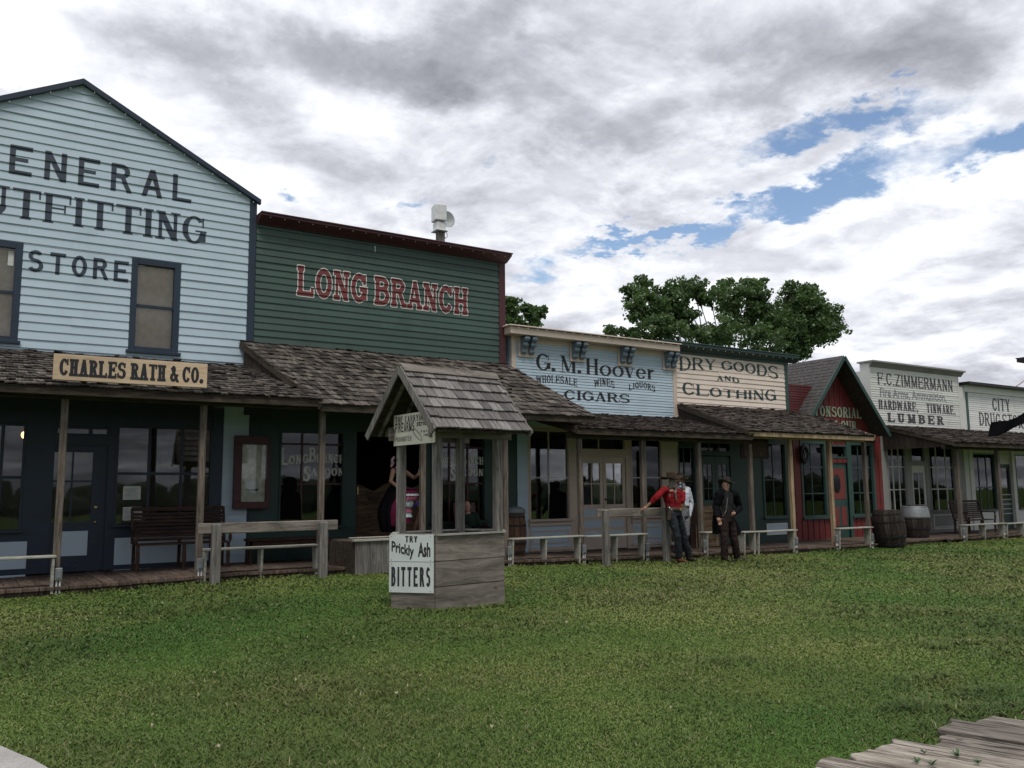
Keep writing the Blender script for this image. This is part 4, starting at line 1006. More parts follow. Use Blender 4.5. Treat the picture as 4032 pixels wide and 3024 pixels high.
d_=dr.build('door',DKGREEN,t); MB().box(D[0]+.1,D[1]-.1,YF+.075,YF+.08,ft+1.1,dzt-.15).build('pane',GLASS,d_)
m=MB()
for k in range(5): m.box(D[0]+.05,D[1]-.05,YF+.045,YF+.0595,ft+.55+k*.17,ft+.575+k*.17)
m.build('push_bar',OFFW,d_)
# ================================================================== SETTING: ground, paths, boardwalk
def groundmat():
    m,nt,b=newmat('lawn_soil')
    n1=noise(nt,.35,5,.65,stretch=(1,1,1)); n2=noise(nt,6,6,.7); n3=noise(nt,60,4,.7)
    c=ramp(nt,n1,[(.3,(.045,.095,.018)),(.5,(.070,.115,.026)),(.7,(.104,.135,.036))])
    c=mix(nt,.65,c,ramp(nt,n2,[(.3,(.55,.6,.5)),(.7,(1.35,1.25,1.1))]),'MULTIPLY'); c=mix(nt,.7,c,ramp(nt,n3,[(.35,(.6,.65,.55)),(.65,(1.35,1.35,1.25))]),'MULTIPLY')
    nt.links.new(c,b.inputs['Base Color']); b.inputs['Roughness'].default_value=.95; b.inputs['Specular IOR Level'].default_value=.1
    bump(nt,b,n3,.8,.03); return m
xs=np.concatenate([np.linspace(-400,-12,12),np.linspace(-10,45,111),np.linspace(60,500,14)]); ys=np.concatenate([np.linspace(-300,-8,10),np.linspace(-5,24,59),np.linspace(30,600,16)])
rg=np.random.default_rng(3)
def gz_(x,y): return g(x,y)+.012*math.sin(x*1.3+y*.7)*math.sin(y*1.9)*(1 if 0<y<14 else 0)
vs=[(x,y,gz_(x,y)-.02) for y in ys for x in xs]; nx=len(xs)
fs=[(j*nx+i,j*nx+i+1,(j+1)*nx+i+1,(j+1)*nx+i) for j in range(len(ys)-1) for i in range(nx-1)]
MB().add(vs,fs).build('ground',groundmat(),smooth=True,kind='structure')
# porch boardwalk
mb=MB(); x=-4.
while x<36:
    w=R.uniform(.17,.24); y0=14.42+R.uniform(-.02,.02); zz=g(x+w/2,14.4)
    zt=zz+.10+R.uniform(-.004,.004)
    if 21.9<x<24.6: y0=14.62
    mb.box(x+.004,x+w-.004,y0,YF+.08,zt-.05,zt); mb.box(x+.004,x+w-.004,y0+.06,y0+.1,zz-.1,zt-.051) if R.random()<.9 else None
    x+=w
mb.build('boardwalk',BOARDW,kind='structure',bevel=.004)
# dark earth below / interior floor
MB().box(-4,36.6,YF+.09,25.2,-.3,.05).build('shop_floor',INNER2,kind='structure')
# plank crossing near the camera
PLK=wood('bleached_planks',(.19,.163,.137),(.43,.39,.335),(1.2,8,11),1.5,.9,.42,.8)
mb=MB(); RR=random.Random(5)
a=onY(4032-0,2700+205/2.044,1) ; 
d0=Vector((3.9,2.62,0)); u=Vector((.22,-1,0)).normalized()
def gnd(px,py,z=.02):
    d=ray(px,py); tt=(z-H)/d.z; return Vector((d.x*tt,d.y*tt,z))
A=gnd(2950+560/2.044,2700+640/2.044); B=gnd(4032,2700+205/2.044); s0=gnd(2950+1300/2.044,2700+440/2.044); s1=gnd(4032,2700+595/2.044)
pd=(s1-s0).normalized(); ed=(B-A).normalized(); nrm=Vector((-pd.y,pd.x,0)); nrm=nrm if nrm.dot(B-A)>0 else -nrm
W_=(B-A).dot(nrm); wtot=-1.5
while wtot<W_+3.2:
    w=RR.uniform(.22,.34); k=(wtot+w/2)/W_; st=A+(B-A)*k+pd*RR.uniform(-.06,.12); c0=st+nrm*(-w/2+.014); c1=st+nrm*(w/2-.014)
    L=3.5; n=14; zt=RR.uniform(.03,.05)
    for i in range(n):
        pass
    tl=RR.uniform(-.008,.008); rag=[RR.uniform(-.03,.03) for _ in range(5)]
    top=[c0+pd*rag[0],c0.lerp(c1,.33)+pd*rag[1],c0.lerp(c1,.66)+pd*rag[2],c1+pd*rag[3]]
    pts=top+[c1+pd*L,c0+pd*L]
    mb.prism([(p.x,p.y,-.03) for p in pts],(0,0,zt+.03)); wtot+=w
po=mb.build('plank_crossing',PLK,kind='structure',bevel=.006); th_=math.atan2(pd.y,pd.x); po.data.transform(Matrix.Rotation(-th_,4,'Z')); po.rotation_euler.z=th_
PLANKPOLY=(A,B,pd)
_nt=PLK.node_tree; _b=_nt.nodes['Principled BSDF']; _src=_b.inputs['Base Color'].links[0].from_socket
_cr=noise(_nt,3.2,7,.6,stretch=(.6,9,9),dist=.5); _f=ramp(_nt,_cr,[(.40,(.12,.10,.08)),(.455,(1,1,1))]); _nt.links.new(mix(_nt,.92,_src,_f,'MULTIPLY'),_b.inputs['Base Color']); bump(_nt,_b,_cr,1.,.03)
# concrete path corner bottom left
c0=gnd(0,2800+345/2.458,.05); c1=gnd(480/2.458,3024,.05); dd=(c1-c0).normalized(); per=Vector((dd.y,-dd.x,0))
if per.y>0: per=-per
mb=MB(); pts=[]; RR=random.Random(9)
for i in range(40):
    k=-3+i*.2; p=c0+dd*k+per*RR.uniform(-.015,.02); pts.append((p.x,p.y,.052))
far=[(c0+dd*4.8+per*1.6),(c0-dd*3+per*1.6)]
pts+=[(p.x,p.y,.052) for p in far]
mb.prism([(x,y,z) for x,y,z in pts],(0,0,-.1)); 
mc,nt,b=newmat('worn_concrete'); n1=noise(nt,3,6,.7); n2=noise(nt,90,3,.8); c_=mix(nt,.5,ramp(nt,n1,[(.3,(.30,.285,.27)),(.7,(.44,.42,.40))]),ramp(nt,n2,[(.35,(.55,.55,.55)),(.6,(1.15,1.15,1.15))]),'MULTIPLY'); nt.links.new(c_,b.inputs['Base Color']); b.inputs['Roughness'].default_value=.95; bump(nt,b,n2,.4,.004)
mb.build('concrete_path',mc,kind='structure')
PATHL=(c0,dd,per)
# ---------------------------------------------------------------- grass
def grass():
    rg=np.random.default_rng(11)
    tot=[]
    cd=np.array([0.,0.])
    # polar sampling about the viewpoint area: density falls with distance
    n=760000
    az0,az1=rad(-60),rad(60)
    fw=np.array([math.sin(ANG),math.cos(ANG)])  # view forward (r,f)->(X,Y): f axis = (sin,cos)
    rt=np.array([math.cos(ANG),-math.sin(ANG)])
    u=rg.random(n); r=4.0*(40/4.0)**(u**.98); a=rg.uniform(rad(-46),rad(40),n)
    X=(fw[0]*np.cos(a)+rt[0]*np.sin(a))*r; Y=(fw[1]*np.cos(a)+rt[1]*np.sin(a))*r
    ok=(Y<14.42)&(Y>-2)
    A,B,pd=PLANKPOLY; e=np.array([(B-A).x,(B-A).y]); L=np.hypot(*e); e/=L
    nn=np.array([-e[1],e[0]]); 
    if nn@np.array([pd.x,pd.y])<0: nn=-nn
    dP=(X-A.x)*nn[0]+(Y-A.y)*nn[1]; sP=(X-A.x)*e[0]+(Y-A.y)*e[1]
    ok&=~((dP>.03+.05*np.sin(sP*9)+rg.normal(0,.05,n))&(dP<3.4))
    c0,dd_,per_=PATHL; dC=(X-c0.x)*per_.x+(Y-c0.y)*per_.y; ok&=~((dC>.01+rg.normal(0,.02,n))&(dC<1.6))
    # keep out of the well
    for (cx,cy,h) in ((WC.x,WC.y,.52),): ok&=~((np.abs(X-cx)<h+.05)&(np.abs(Y-cy)<h))
    X=X[ok];Y=Y[ok];r=r[ok];n=len(X)
    gz=np.array([0.]*n); gz=np.interp(X,GX,GZ)*np.clip(Y/14.2,0,1)+.012*np.sin(X*1.3+Y*.7)*np.sin(Y*1.9)*((Y>0)&(Y<14))-.02
    # patchiness
    def fbm(x,y):
        s=0;am=1
        for k,(f,ph) in enumerate(((.35,0),(.8,1.7),(1.9,3.1),(4.1,.4),(9.,2.2))):
            s=s+am*np.sin(f*x*1.3+ph+1.7*np.sin(f*y*.9+ph))*np.sin(f*y*1.1-ph+1.3*np.sin(f*x*.7)); am*=.62
        return s
    pa=fbm(X,Y); pb=fbm(X*1.6+11,Y*1.6-4)
    tall=np.clip(pb-.9,0,1)
    h=rg.uniform(.009,.021,n)*(1+.35*np.clip(pb,-1,1))*(1+tall*1.2)*np.clip(r/9,.9,1.5); w=rg.uniform(.0022,.0042,n)*np.clip(r/5,1,5.)
    tf=np.zeros(n)
    for (px,py,rr_) in ((2030,1400,.5),(1990,1420,.3),(2120,1415,.5),(2150,1395,.3),(1985,1470,.3),(2130,1500,.4),(2185,1540,.3),(1850,1385,.3),(1560,1440,.3),(1130,1350,.25),(1160,1358,.2),(1960,1530,.25),(2000,1580,.2),(1330,1360,.3)):
        c=gnd(px*1.8228,py*1.8228,.0); tf=np.maximum(tf,np.exp(-(((X-c.x)/rr_)**2+((Y-c.y)/(rr_*.45))**2)))
    tf*=.75*(pb>-.1); tf=np.maximum(tf,.55*np.exp(-((Y-14.38)/.10)**2)*(pb>-.6)); tf=np.maximum(tf,.5*(np.abs(X-WC.x)<.75)*(np.abs(Y-WC.y)<.72)*(pa>-1)); h=h*(1+2.3*tf)
    th=rg.uniform(0,2*np.pi,n); ln=rg.uniform(.7,2.4,n)*h; lx=np.cos(th)*ln; ly=np.sin(th)*ln
    ph=rg.uniform(0,2*np.pi,n); wx=np.cos(ph)*w; wy=np.sin(ph)*w
    V=np.zeros((n,5,3))
    V[:,0]=np.stack([X-wx,Y-wy,gz-.004],1); V[:,1]=np.stack([X+wx,Y+wy,gz-.004],1)
    V[:,2]=np.stack([X+wx*.8+lx*.35,Y+wy*.8+ly*.35,gz+h*.62],1); V[:,3]=np.stack([X-wx*.8+lx*.35,Y-wy*.8+ly*.35,gz+h*.62],1)
    V[:,4]=np.stack([X+lx,Y+ly,gz+h*.9],1)
    me=bpy.data.meshes.new('grass'); me.vertices.add(n*5); me.vertices.foreach_set('co',V.reshape(-1))
    base=np.arange(n)*5
    q4=np.stack([base,base+1,base+2,base+3],1); t3=np.stack([base+3,base+2,base+4],1)
    loops=np.concatenate([q4.reshape(-1),t3.reshape(-1)]); me.loops.add(len(loops)); me.loops.foreach_set('vertex_index',loops.astype(np.int32))
    ls=np.concatenate([np.arange(n)*4,4*n+np.arange(n)*3]).astype(np.int32); me.polygons.add(2*n); me.polygons.foreach_set('loop_start',ls)
    me.update(); me.validate()
    # colour: fresh green, olive, straw
    k=rg.random(n); mixv=np.clip(.50+.50*pa+rg.normal(0,.12,n),0,1)[:,None]
    fresh=np.array([.056,.125,.021]); olive=np.array([.152,.182,.048]); C=fresh*(1-mixv)+olive*mixv
    C*=rg.uniform(.86,1.15,(n,1)); C*=(1+.22*np.clip(-pb,-1,1))[:,None]*(1-.22*tf)[:,None]
    st=k<(.035+.06*np.clip(pa,0,1)); C[st]=np.array([.26,.23,.13])*rg.uniform(.6,1.2,(st.sum(),1))
    C4_=np.concatenate([C,np.ones((n,1))],1)
    at=me.color_attributes.new('tint','FLOAT_COLOR','POINT'); at.data.foreach_set('color',np.repeat(C4_,5,axis=0).reshape(-1).astype(np.float32))
    m,nt,b=newmat('grass_blades'); an=N(nt,'ShaderNodeAttribute'); an.attribute_name='tint'; nt.links.new(an.outputs['Color'],b.inputs['Base Color']); b.inputs['Roughness'].default_value=.7
    ge=N(nt,'ShaderNodeNewGeometry'); vm=N(nt,'ShaderNodeVectorMath',operation='MULTIPLY_ADD'); nt.links.new(ge.outputs['Normal'],vm.inputs[0]); vm.inputs[1].default_value=(.35,.35,.35); vm.inputs[2].default_value=(0,0,.9); nv=N(nt,'ShaderNodeVectorMath',operation='NORMALIZE'); nt.links.new(vm.outputs[0],nv.inputs[0]); nt.links.new(nv.outputs[0],b.inputs['Normal']); b.inputs['Specular IOR Level'].default_value=.25
    me.materials.append(m); o=bpy.data.objects.new('grass',me); col.objects.link(o); tag(o,'short mown lawn grass with olive and straw patches','grass',kind='stuff')
# ================================================================== WISHING WELL
WB=gnd(1714,2397,.08); WCn=gnd(1988,2366,.08)
ex=(WCn-WB); wl_=ex.length; ex.normalize(); ey=Vector((-ex.y,ex.x,0)); dp=.95
WC=WB+ex*wl_/2+ey*dp/2
t=thing('wishing_well','grey board wishing well with a steep shingled roof standing on the lawn','well',(WC.x,WC.y,.06))
def wp(a,b,z): p=WC+ex*a+ey*b; return Vector((p.x,p.y,z))
h2=wl_/2; d2=dp/2; tipx=h2+.34
zg=.05; zr=q(16,800,222,WB.y).z
hexp=[(-h2,-d2),(h2,-d2),(tipx,0),(h2,d2),(-h2,d2),(-tipx,0)]
mb=MB(); zz=[zg-.06,zg+.29,zg+.60,zr]
for i in range(6):
    (a0,b0),(a1,b1)=hexp[i],hexp[(i+1)%6]; dirv=(ex*(a1-a0)+ey*(b1-b0)).normalized(); out_=Vector((dirv.y,-dirv.x,0))
    for k in range(3):
        j=R.uniform(-.004,.004); p0=wp(a0,b0,0)+dirv*.006; p1=wp(a1,b1,0)-dirv*.006; z0,z1=zz[k]+.005,zz[k+1]-.005
        mb.add([(*(p0+out_*(.0+j)).xy,z0),(*(p1+out_*j).xy,z0),(*(p1+out_*j).xy,z1),(*(p0+out_*j).xy,z1),(*(p0-out_*.04).xy,z0),(*(p1-out_*.04).xy,z0),(*(p1-out_*.04).xy,z1),(*(p0-out_*.04).xy,z1)],[(0,1,2,3),(7,6,5,4),(0,4,5,1),(1,5,6,2),(2,6,7,3),(3,7,4,0)])
mb.build('well_box',GREYW_H,t)
rm=MB()
for i in range(6):
    (a0,b0),(a1,b1)=hexp[i],hexp[(i+1)%6]; rm.bar(wp(a0*.97,b0*.97,zr+.0105),wp(a1*.97,b1*.97,zr+.0105+.0004*i),.09,.02)
rm.build('rim',BENCHW,t)
MB().prism([wp(a*.95,b*.95,zr-.35) for a,b in hexp],(0,0,.02)).build('cover',DARKW,t)
zev=2.30; zri=3.13; hov=.31; ovl,ovr=-.235,.23
for (a,b) in ((-h2+.06,-d2+.05),(h2-.07,-d2+.05),(-h2+.06,d2-.05),(h2-.07,d2-.05)):
    mb=MB(); mb.obox(wp(a,b,(zr-.2+zev+.02)/2),ex*.05,ey*.05,Vector((0,0,(zev+.02-zr+.2)/2))); mb.build('post',GREYW_V,t,bevel=.006)
bm=MB()
for b in (-d2+.0,d2-.0): bm.bar(wp(-h2-.1,b-.0,zev-.03),wp(h2+.12,b,zev-.03),.04,.16)
for a in (-h2-.0,h2-.02): bm.bar(wp(a,-d2-.24,zev+.02),wp(a,d2+.24,zev+.02),.04,.12)
for k in range(6):
    a=-h2-.1+(2*h2+.25)*k/5
    for s_ in (-1,1): bm.bar(wp(a,s_*(d2+hov-.03),zev-.02),wp(a,0,zri-.08),.035,.07)
bm.build('roof_frame',GREYW_H,t)
# shingles in the local frame
L_=math.hypot(d2+hov,zri-zev); xL_=-h2+ovl; xR_=h2+ovr
rf=MB()
for s_ in (-1,1):
    dn=(ey*(-s_)*(d2+hov)+Vector((0,0,zri-zev)))/L_; nr=(ey*s_*(zri-zev)+Vector((0,0,d2+hov)))/L_
    nC=6; ex_=L_/nC
    for i in range(nC):
        x=xL_
        while x<xR_-.02:
            w=min(R.uniform(.13,.2),xR_-x+.0); 
            if xR_-x-w<.05: w=xR_-x
            j=R.uniform(-.008,.008); s0=i*ex_+j-.01; s1=min(s0+ex_*1.25,L_-.002); c_=R.uniform(0,.012)
            def P(xx,s,h): p=wp(xx,s_*(d2+hov),zev-.02)+dn*s+nr*h; return p
            a=[P(x+.005,s0,.016+c_),P(x+w-.005,s0,.016+R.uniform(0,.012)),P(x+w-.005,s1,.002),P(x+.005,s1,.002)]; b=[p+nr*(.022 if k<2 else .010) for k,p in enumerate(a)]
            rf.add(a+b,[(3,2,1,0),(4,5,6,7),(0,1,5,4),(1,2,6,5),(2,3,7,6),(3,0,4,7)]); x+=w
roof=rf.build('roof',WSHAKE,t)
dk=MB()
for s_ in (-1,1): dk.add([wp(xL_+.02,s_*(d2+hov-.02),zev-.03),wp(xR_-.02,s_*(d2+hov-.02),zev-.03),wp(xR_-.02,0,zri-.03),wp(xL_+.02,0,zri-.03)]+[wp(xL_+.02,s_*(d2+hov-.02),zev-.045),wp(xR_-.02,s_*(d2+hov-.02),zev-.045),wp(xR_-.02,0,zri-.045),wp(xL_+.02,0,zri-.045)],[(0,1,2,3),(7,6,5,4),(0,4,5,1),(1,5,6,2),(2,6,7,3),(3,7,4,0)])
dk.build('roof_boards',DARKW,roof)
rc=MB()
for s_ in (-1,1):
    dn=(ey*s_*(d2+hov)-Vector((0,0,zri-zev)))/L_; nr=(ey*s_*(zri-zev)+Vector((0,0,d2+hov)))/L_
    c=wp((xL_+xR_)/2,0,zri)+dn*.055+nr*(.035+.004*s_); rc.obox(c,ex*(xR_-xL_)/2,dn*.07,nr*.01)
rc.build('ridge_cap',GREYW_H,roof)
for a in (xL_-.02,xR_-.03):
    b_=MB()
    for s_ in (-1,1): b_.bar(wp(a,s_*(d2+hov+.02),zev-.06),wp(a,s_*.005,zri-.035),.022,.10,(0,0,1))
    b_.build('bargeboard',GREYW_V,t)
E1_=wp(-h2-.02,-d2+.03,0)
# painted boards on the well
def facebasis(p0,p1): d=(p1-p0); L=d.length; d.normalize(); o=Vector((d.y,-d.x,0)); return d,L,o
p0=wp(-tipx,0,0); p1=wp(-h2,-d2,0); d_,L,o_=facebasis(p0,p1)
def board(zb,zt,label,items,mat=WSIGN,s0=-.02,s1=None,off=.012,base=p0,d_=d_,o_=o_,L=L,name='well_sign',grp=None,tilt=0):
    s1=L-.015 if s1 is None else s1
    c=base+d_*((s0+s1)/2)+o_*off; s=thing(name,label,'sign',(c.x,c.y,zb),grp)
    def pt(u,z,oo): p=base+d_*u+o_*oo; return Vector((p.x,p.y,z+tilt*(u-s0)))
    mb=MB(); f=[pt(s0,zb,off),pt(s1,zb,off),pt(s1,zt,off),pt(s0,zt,off)]; mb.prism(f,o_*.014); mb.build('board',mat,s)
    lt=MB()
    for (P,a,b,z0,z1) in items:
        lo=min(u for p in P for u,v in p); hi=max(u for p in P for u,v in p); zl=min(v for p in P for u,v in p); zh=max(v for p in P for u,v in p)
        P=[[(s0+(s1-s0)*(a+(u-lo)/(hi-lo)*(b-a)),zb+(zt-zb)*(z0+(v-zl)/(zh-zl)*(z1-z0))) for u,v in p] for p in P]
        put_text(lt,P,lambda x,za,zb_,tp:pt(x,zb_ if tp else za,off+.0158),.003)
    lt.build('lettering',BLACKLET,s)
    nm=MB()
    for u,v in ((.05,.06),(.93,.06),(.05,.94),(.93,.94)): nm.ell(pt(s0+(s1-s0)*u,zb+(zt-zb)*v,off+.016),.005,.005,.005,n=6)
    nm.build('nail',IRON,s)
    return s
HND=dict(SANS,tv=.215,th=.16,w=.54,gap=.15)
hw=zr-zg
board(zr-.345*hw/1.0+.0,zr+.012,'white sign on the well reading TRY Prickly Ash, above the BITTERS board',
  [(layout('TRY',HND)[0],.36,.64,.72,.96),([[(u,v-.14*u) for u,v in p] for p in bfont('Prickly',.030)],.05,.56,.08,.78),(bfont('Ash',.038),.65,.93,.17,.72)])
board(zr-.76*hw,zr-.352*hw,'white sign on the well reading BITTERS, below the Prickly Ash board',
  [(layout('BITTERS',dict(HND,w=.46,gap=.2,tv=.2))[0],.05,.93,.20,.84)])
# firearms notice under the gable
F0=wp(-h2+.06,d2,0); F1=wp(-h2+.02,-d2-.08,0); d1,L1,o1=facebasis(F0,F1)
za=q(4,240,598,F0.y-.1).z; zb=q(4,503,568,F1.y).z
ov=[]
for rr_ in (.5,.43): ov+=arc(0,0,rr_*1.9,rr_*.55,0,360,.03,.03,24)
ca,sa=math.cos(rad(-42)),math.sin(rad(-42)); ov=[[(u*ca-v*sa,u*sa+v*ca) for u,v in p] for p in ov]
sgn=board(2.12,2.53,'aged white board on the well gable about carrying firearms',
  [(layout('THE CARRYING OF',dict(HND,tv=.13,th=.11,w=.42))[0],.04,.97,.72,.93),(layout('FIREARMS',dict(HND,tv=.16))[0],.04,.52,.42,.72),(bfont('strictly',.02),.58,.95,.5,.74),
   (layout('PROHIBITED',dict(HND,tv=.12,th=.1,w=.42))[0],.05,.45,.12,.28),(ov,.47,.72,.08,.52),(layout('PAY A 20',dict(HND,tv=.12,th=.1,w=.42))[0],.68,.93,.34,.41),(layout('FINE',dict(HND,tv=.12,th=.1,w=.42))[0],.75,.86,.22,.29)],
  mat=YSIGN,s0=-.0,s1=L1,off=.075,base=F0,d_=d1,o_=o1,L=L1,name='notice_board')

# ================================================================== RAILS, BENCHES, BOXES
def hitching_rail(label,pts,ztop,y,x0,x1,pw=.14):
    s=thing('hitching_rail',label,'hitching rail',((x0+x1)/2,y,g((x0+x1)/2,y)),'hitching rails at the porch edge')
    mb=MB(); n=10; y0=y-.05
    mb.bar((x0,y-.02,ztop-.085),(x1,y-.02,ztop-.085),.07,.17); mb.build('rail',GREYW_H,s,bevel=.012)
    for px in pts:
        m=MB(); z0=g(px,y)-.05; m.box(px-pw/2,px+pw/2,y-.055-pw*.9,y-.056,z0,ztop-.015+R.uniform(-.01,.005)); m.build('post',GREYW_V,s,bevel=.015)
a=q(18,200,1050,14.2); b=q(18,1600,1020,14.2)
zt=(q(18,300,1040,14.2).z+q(18,1590,1018,14.2).z)/2
hitching_rail('grey timber hitching rail on two posts before the saloon window',[q(18,380,1300,14.1).x,q(18,1455,1300,14.1).x],zt,14.2,a.x,b.x)
a=q(5,708,1290,14.0); b=q(5,1190,1290,14.0); zt2=q(5,760,1270,14.).z
hitching_rail('grey timber hitching rail the man in red leans on',[q(5,762,1400,13.9).x,q(12,470,1000,13.9).x],zt2,14.0,a.x,b.x,.14)
RAIL2=(a,b,zt2)
SG='pale plank benches between the porch posts'
def bench(label,x0,x1,legs,zt,y=14.52,w=.24,zl=None):
    s=thing('plank_bench',label,'bench',((x0+x1)/2,y,g((x0+x1)/2,y)),SG)
    MB().box(x0,x1,y-w/2,y+w/2,zt-.032,zt).build('seat',BENCHW,s,bevel=.006)
    for lx in legs:
        z0=g(lx,y)+.0; m=MB(); m.prism([(lx-.018,y-w*.45,zt-.041),(lx-.018,y+w*.45,zt-.041),(lx-.018,y+w*.33,z0),(lx-.018,y-w*.33,z0)],(.036,0,0)); m.build('leg',BENCHW,s,bevel=.003)
def bq(c,u0,v0,u1,v1,legs,label,y=14.5,lv=None):
    a=q(c,u0,v0,y); b=q(c,u1,v1,y); bench(label,a.x,b.x,[q(c,l,lv or v0,y).x for l in legs],(a.z+b.z)/2,y)
bq(2,-300,1350,348,1318,(325,-100),'pale plank bench left of the store door, cut by the picture edge',lv=1420)
bq(18,255,1298,1400,1262,(265,830,1380),'long pale plank bench behind the saloon hitching rail',lv=1400)
bq(5,165,1450,614,1436,(175,380,590),'pale plank bench under the left cigar store window',lv=1520)
bq(5,632,1436,1008,1422,(820,988),'pale plank bench before the cigar store double doors',lv=1500)
bq(6,640,1385,728,1385,(655,),'short pale plank bench beside the man in the dark coat',lv=1450)
bq(6,898,1385,992,1380,(910,980),'short pale plank bench right of the man in the dark coat',lv=1450)
bq(7,35,1365,325,1355,(50,305),'pale plank bench under the curtained dry goods window',lv=1430)
bq(7,628,1345,875,1333,(638,860),'pale plank bench before the green barber shop door',lv=1420)
bq(8,905,1320,1196,1305,(915,1050,1185),'pale plank bench in front of the slatted brown bench',lv=1390)
bq(8,1200,1310,1500,1292,(1210,1325,1480),'pale plank bench before the drug store door, cut by the picture edge',lv=1380)
def outlet(px,label,dz=.0,y=14.47):
    z0=g(px,y); s=thing('outlet_box',label,'electrical box',(px,y,z0),'grey electrical boxes at the foot of the porch posts')
    MB().box(px-.05,px+.05,y-.045,y+.015,z0+.19,z0+.37).build('box',METAL,s,bevel=.008); MB().box(px-.03,px+.03,y-.055,y-.0455,z0+.22,z0+.34).build('cover',METAL,s,bevel=.003)
    m=MB(); m.tube([(px-.02,y-.01,z0-.04),(px-.02,y-.01,z0+.19)],.014,8).tube([(px+.025,y-.01,z0-.04),(px+.025,y-.01,z0+.19)],.014,8); m.build('conduit',WPL,s)
for (c,u,nm) in ((2,365,'left of the store door'),(2,1243,'beside the left end of the saloon hitching rail'),(5,165,'beside the barrel next to the well'),(5,626,'left of the cigar store doors'),(5,1020,'just left of the man in red'),(6,652,'between the man in white and the man in the dark coat'),(7,335,'below the pine post by the curtained window'),(7,630,'below the pine post before the barber door'),(7,888,'beside the large leaning barrel'),(8,912,'at the left end of the bench by the hardware store'),(8,1208,'at the post before the drug store')):
    outlet(q(c,u,1400,14.47).x,'grey electrical box '+nm)
# brown slatted benches
def slat_bench(label,x0,x1,y,z0,grp='brown slatted benches on the boardwalk',back=True):
    s=thing('slatted_bench',label,'bench',((x0+x1)/2,y,z0),grp)
    m=MB()
    for k in range(5): m.box(x0,x1,y-.42+k*.085,y-.42+k*.085+.07,z0+.42,z0+.445)
    m.build('seat',BRNW,s,bevel=.004)
    m=MB()
    for k in range(8): zz=z0+.5+k*.062; m.obox(((x0+x1)/2,y+.02+k*.018,zz),((x1-x0)/2,0,0),(0,.009,0),(0,.002,.026))
    m.box(x0,x1,y+.135,y+.165,z0+.985,z0+1.06); m.build('backrest',BRNW,s,bevel=.003)
    for px in (x0+.03,x1-.03,(x0+x1)/2):
        MB().tube([(px,y-.38,z0),(px,y-.38,z0+.2),(px,y-.38,z0+.42)],[.03,.036,.028],8).build('leg',BRNW,s); MB().bar((px,y+.02,z0),(px,y+.02,z0+.5),.05,.05,(0,1,0)).build('leg',BRNW,s)
    for px in (x0+.0,x1-.0):
        mm=MB(); mm.tube([(px,y-.38,z0+.445),(px,y-.38,z0+.52),(px,y-.38,z0+.58),(px,y-.38,z0+.66)],[.02,.034,.022,.026],8); mm.box(px-.035,px+.035,y-.43,y+.03,z0+.66,z0+.69); mm.bar((px,y+.02,z0+.44),(px,y+.15,z0+1.04),.04,.05,(0,1,0)); mm.build('armrest',BRNW,s,bevel=.004)
a=q(2,830,1300,15.9); b=q(18,492,1200,15.9); slat_bench('dark brown slatted bench below the general store window',a.x,b.x,16.05,g(4,15)+.105)
a=q(8,902,1300,15.3); b=q(8,1160,1300,15.3)
slat_bench('dark brown slatted bench turned by the hardware and drug stores',a.x+.1,b.x-.3,15.6,g(28,15)+.105)
# low pew under the saloon window
a=q(18,690,1290,15.9); b=q(18,1400,1290,15.9); z0=g(6,15)+.105
s=thing('low_pew','low brown solid bench on the boardwalk under the saloon window','bench',((a.x+b.x)/2,15.9,z0)); 
MB().box(a.x,b.x+.2,15.75,16.1,z0+.42,z0+.46).build('seat',BRNW,s,bevel=.005); MB().box(a.x+.02,b.x+.18,15.78,15.8,z0+.27,z0+.419).build('apron',BRNW,s)
for px in (a.x+.05,b.x+.13): MB().box(px-.02,px+.02,15.78,16.08,z0,z0+.419).build('leg',BRNW,s)
# ramp with board sides
a=gnd(712*1.8228,1243*1.8228,.1); b=gnd(768*1.8228,1243*1.8228,.1)
ra=Vector((q(18,1530,1400,14.35).x,14.35,0)); 
zt=q(18,1900,1200,14.2).z
xa=q(18,1530,1400,14.9).x; xb=q(18,1782,1400,14.15).x
s=thing('access_ramp','grey vertical board ramp side with pale cap beside the saloon doors','ramp',(xb,14.3,g(7,14)))
m=MB(); x=xb; z0=g(7,14)-.03
while x<xb+2.3: w=R.uniform(.26,.3); m.box(x+.003,x+w-.003,14.15,14.18,z0,zt-.05+R.uniform(-.004,.004)); x+=w
m.build('side_boards',GREYW_V,s); m=MB(); k=0
P0=Vector((xb,14.16,0)); P1=Vector((xa,14.95,0)); n=4
for i in range(n):
    p=P0.lerp(P1,(i+.01)/n); r_=P0.lerp(P1,(i+.98)/n); m.prism([(p.x,p.y,z0),(r_.x,r_.y,z0),(r_.x,r_.y,zt-.06),(p.x,p.y,zt-.06)],(.02,.02,0))
m.build('end_boards',DARKW,s)
m=MB(); m.box(xb-.04,xb+2.32,14.11,14.22,zt-.045,zt-.01); m.box(xb-.04,xb+2.32,14.3,14.36,zt-.0,zt+.02); m.build('cap_rail',BENCHW,s,bevel=.004)
MB().box(xb,xb+2.3,14.2,15.3,zt-.09,zt-.05).build('deck',BOARDW,s); 
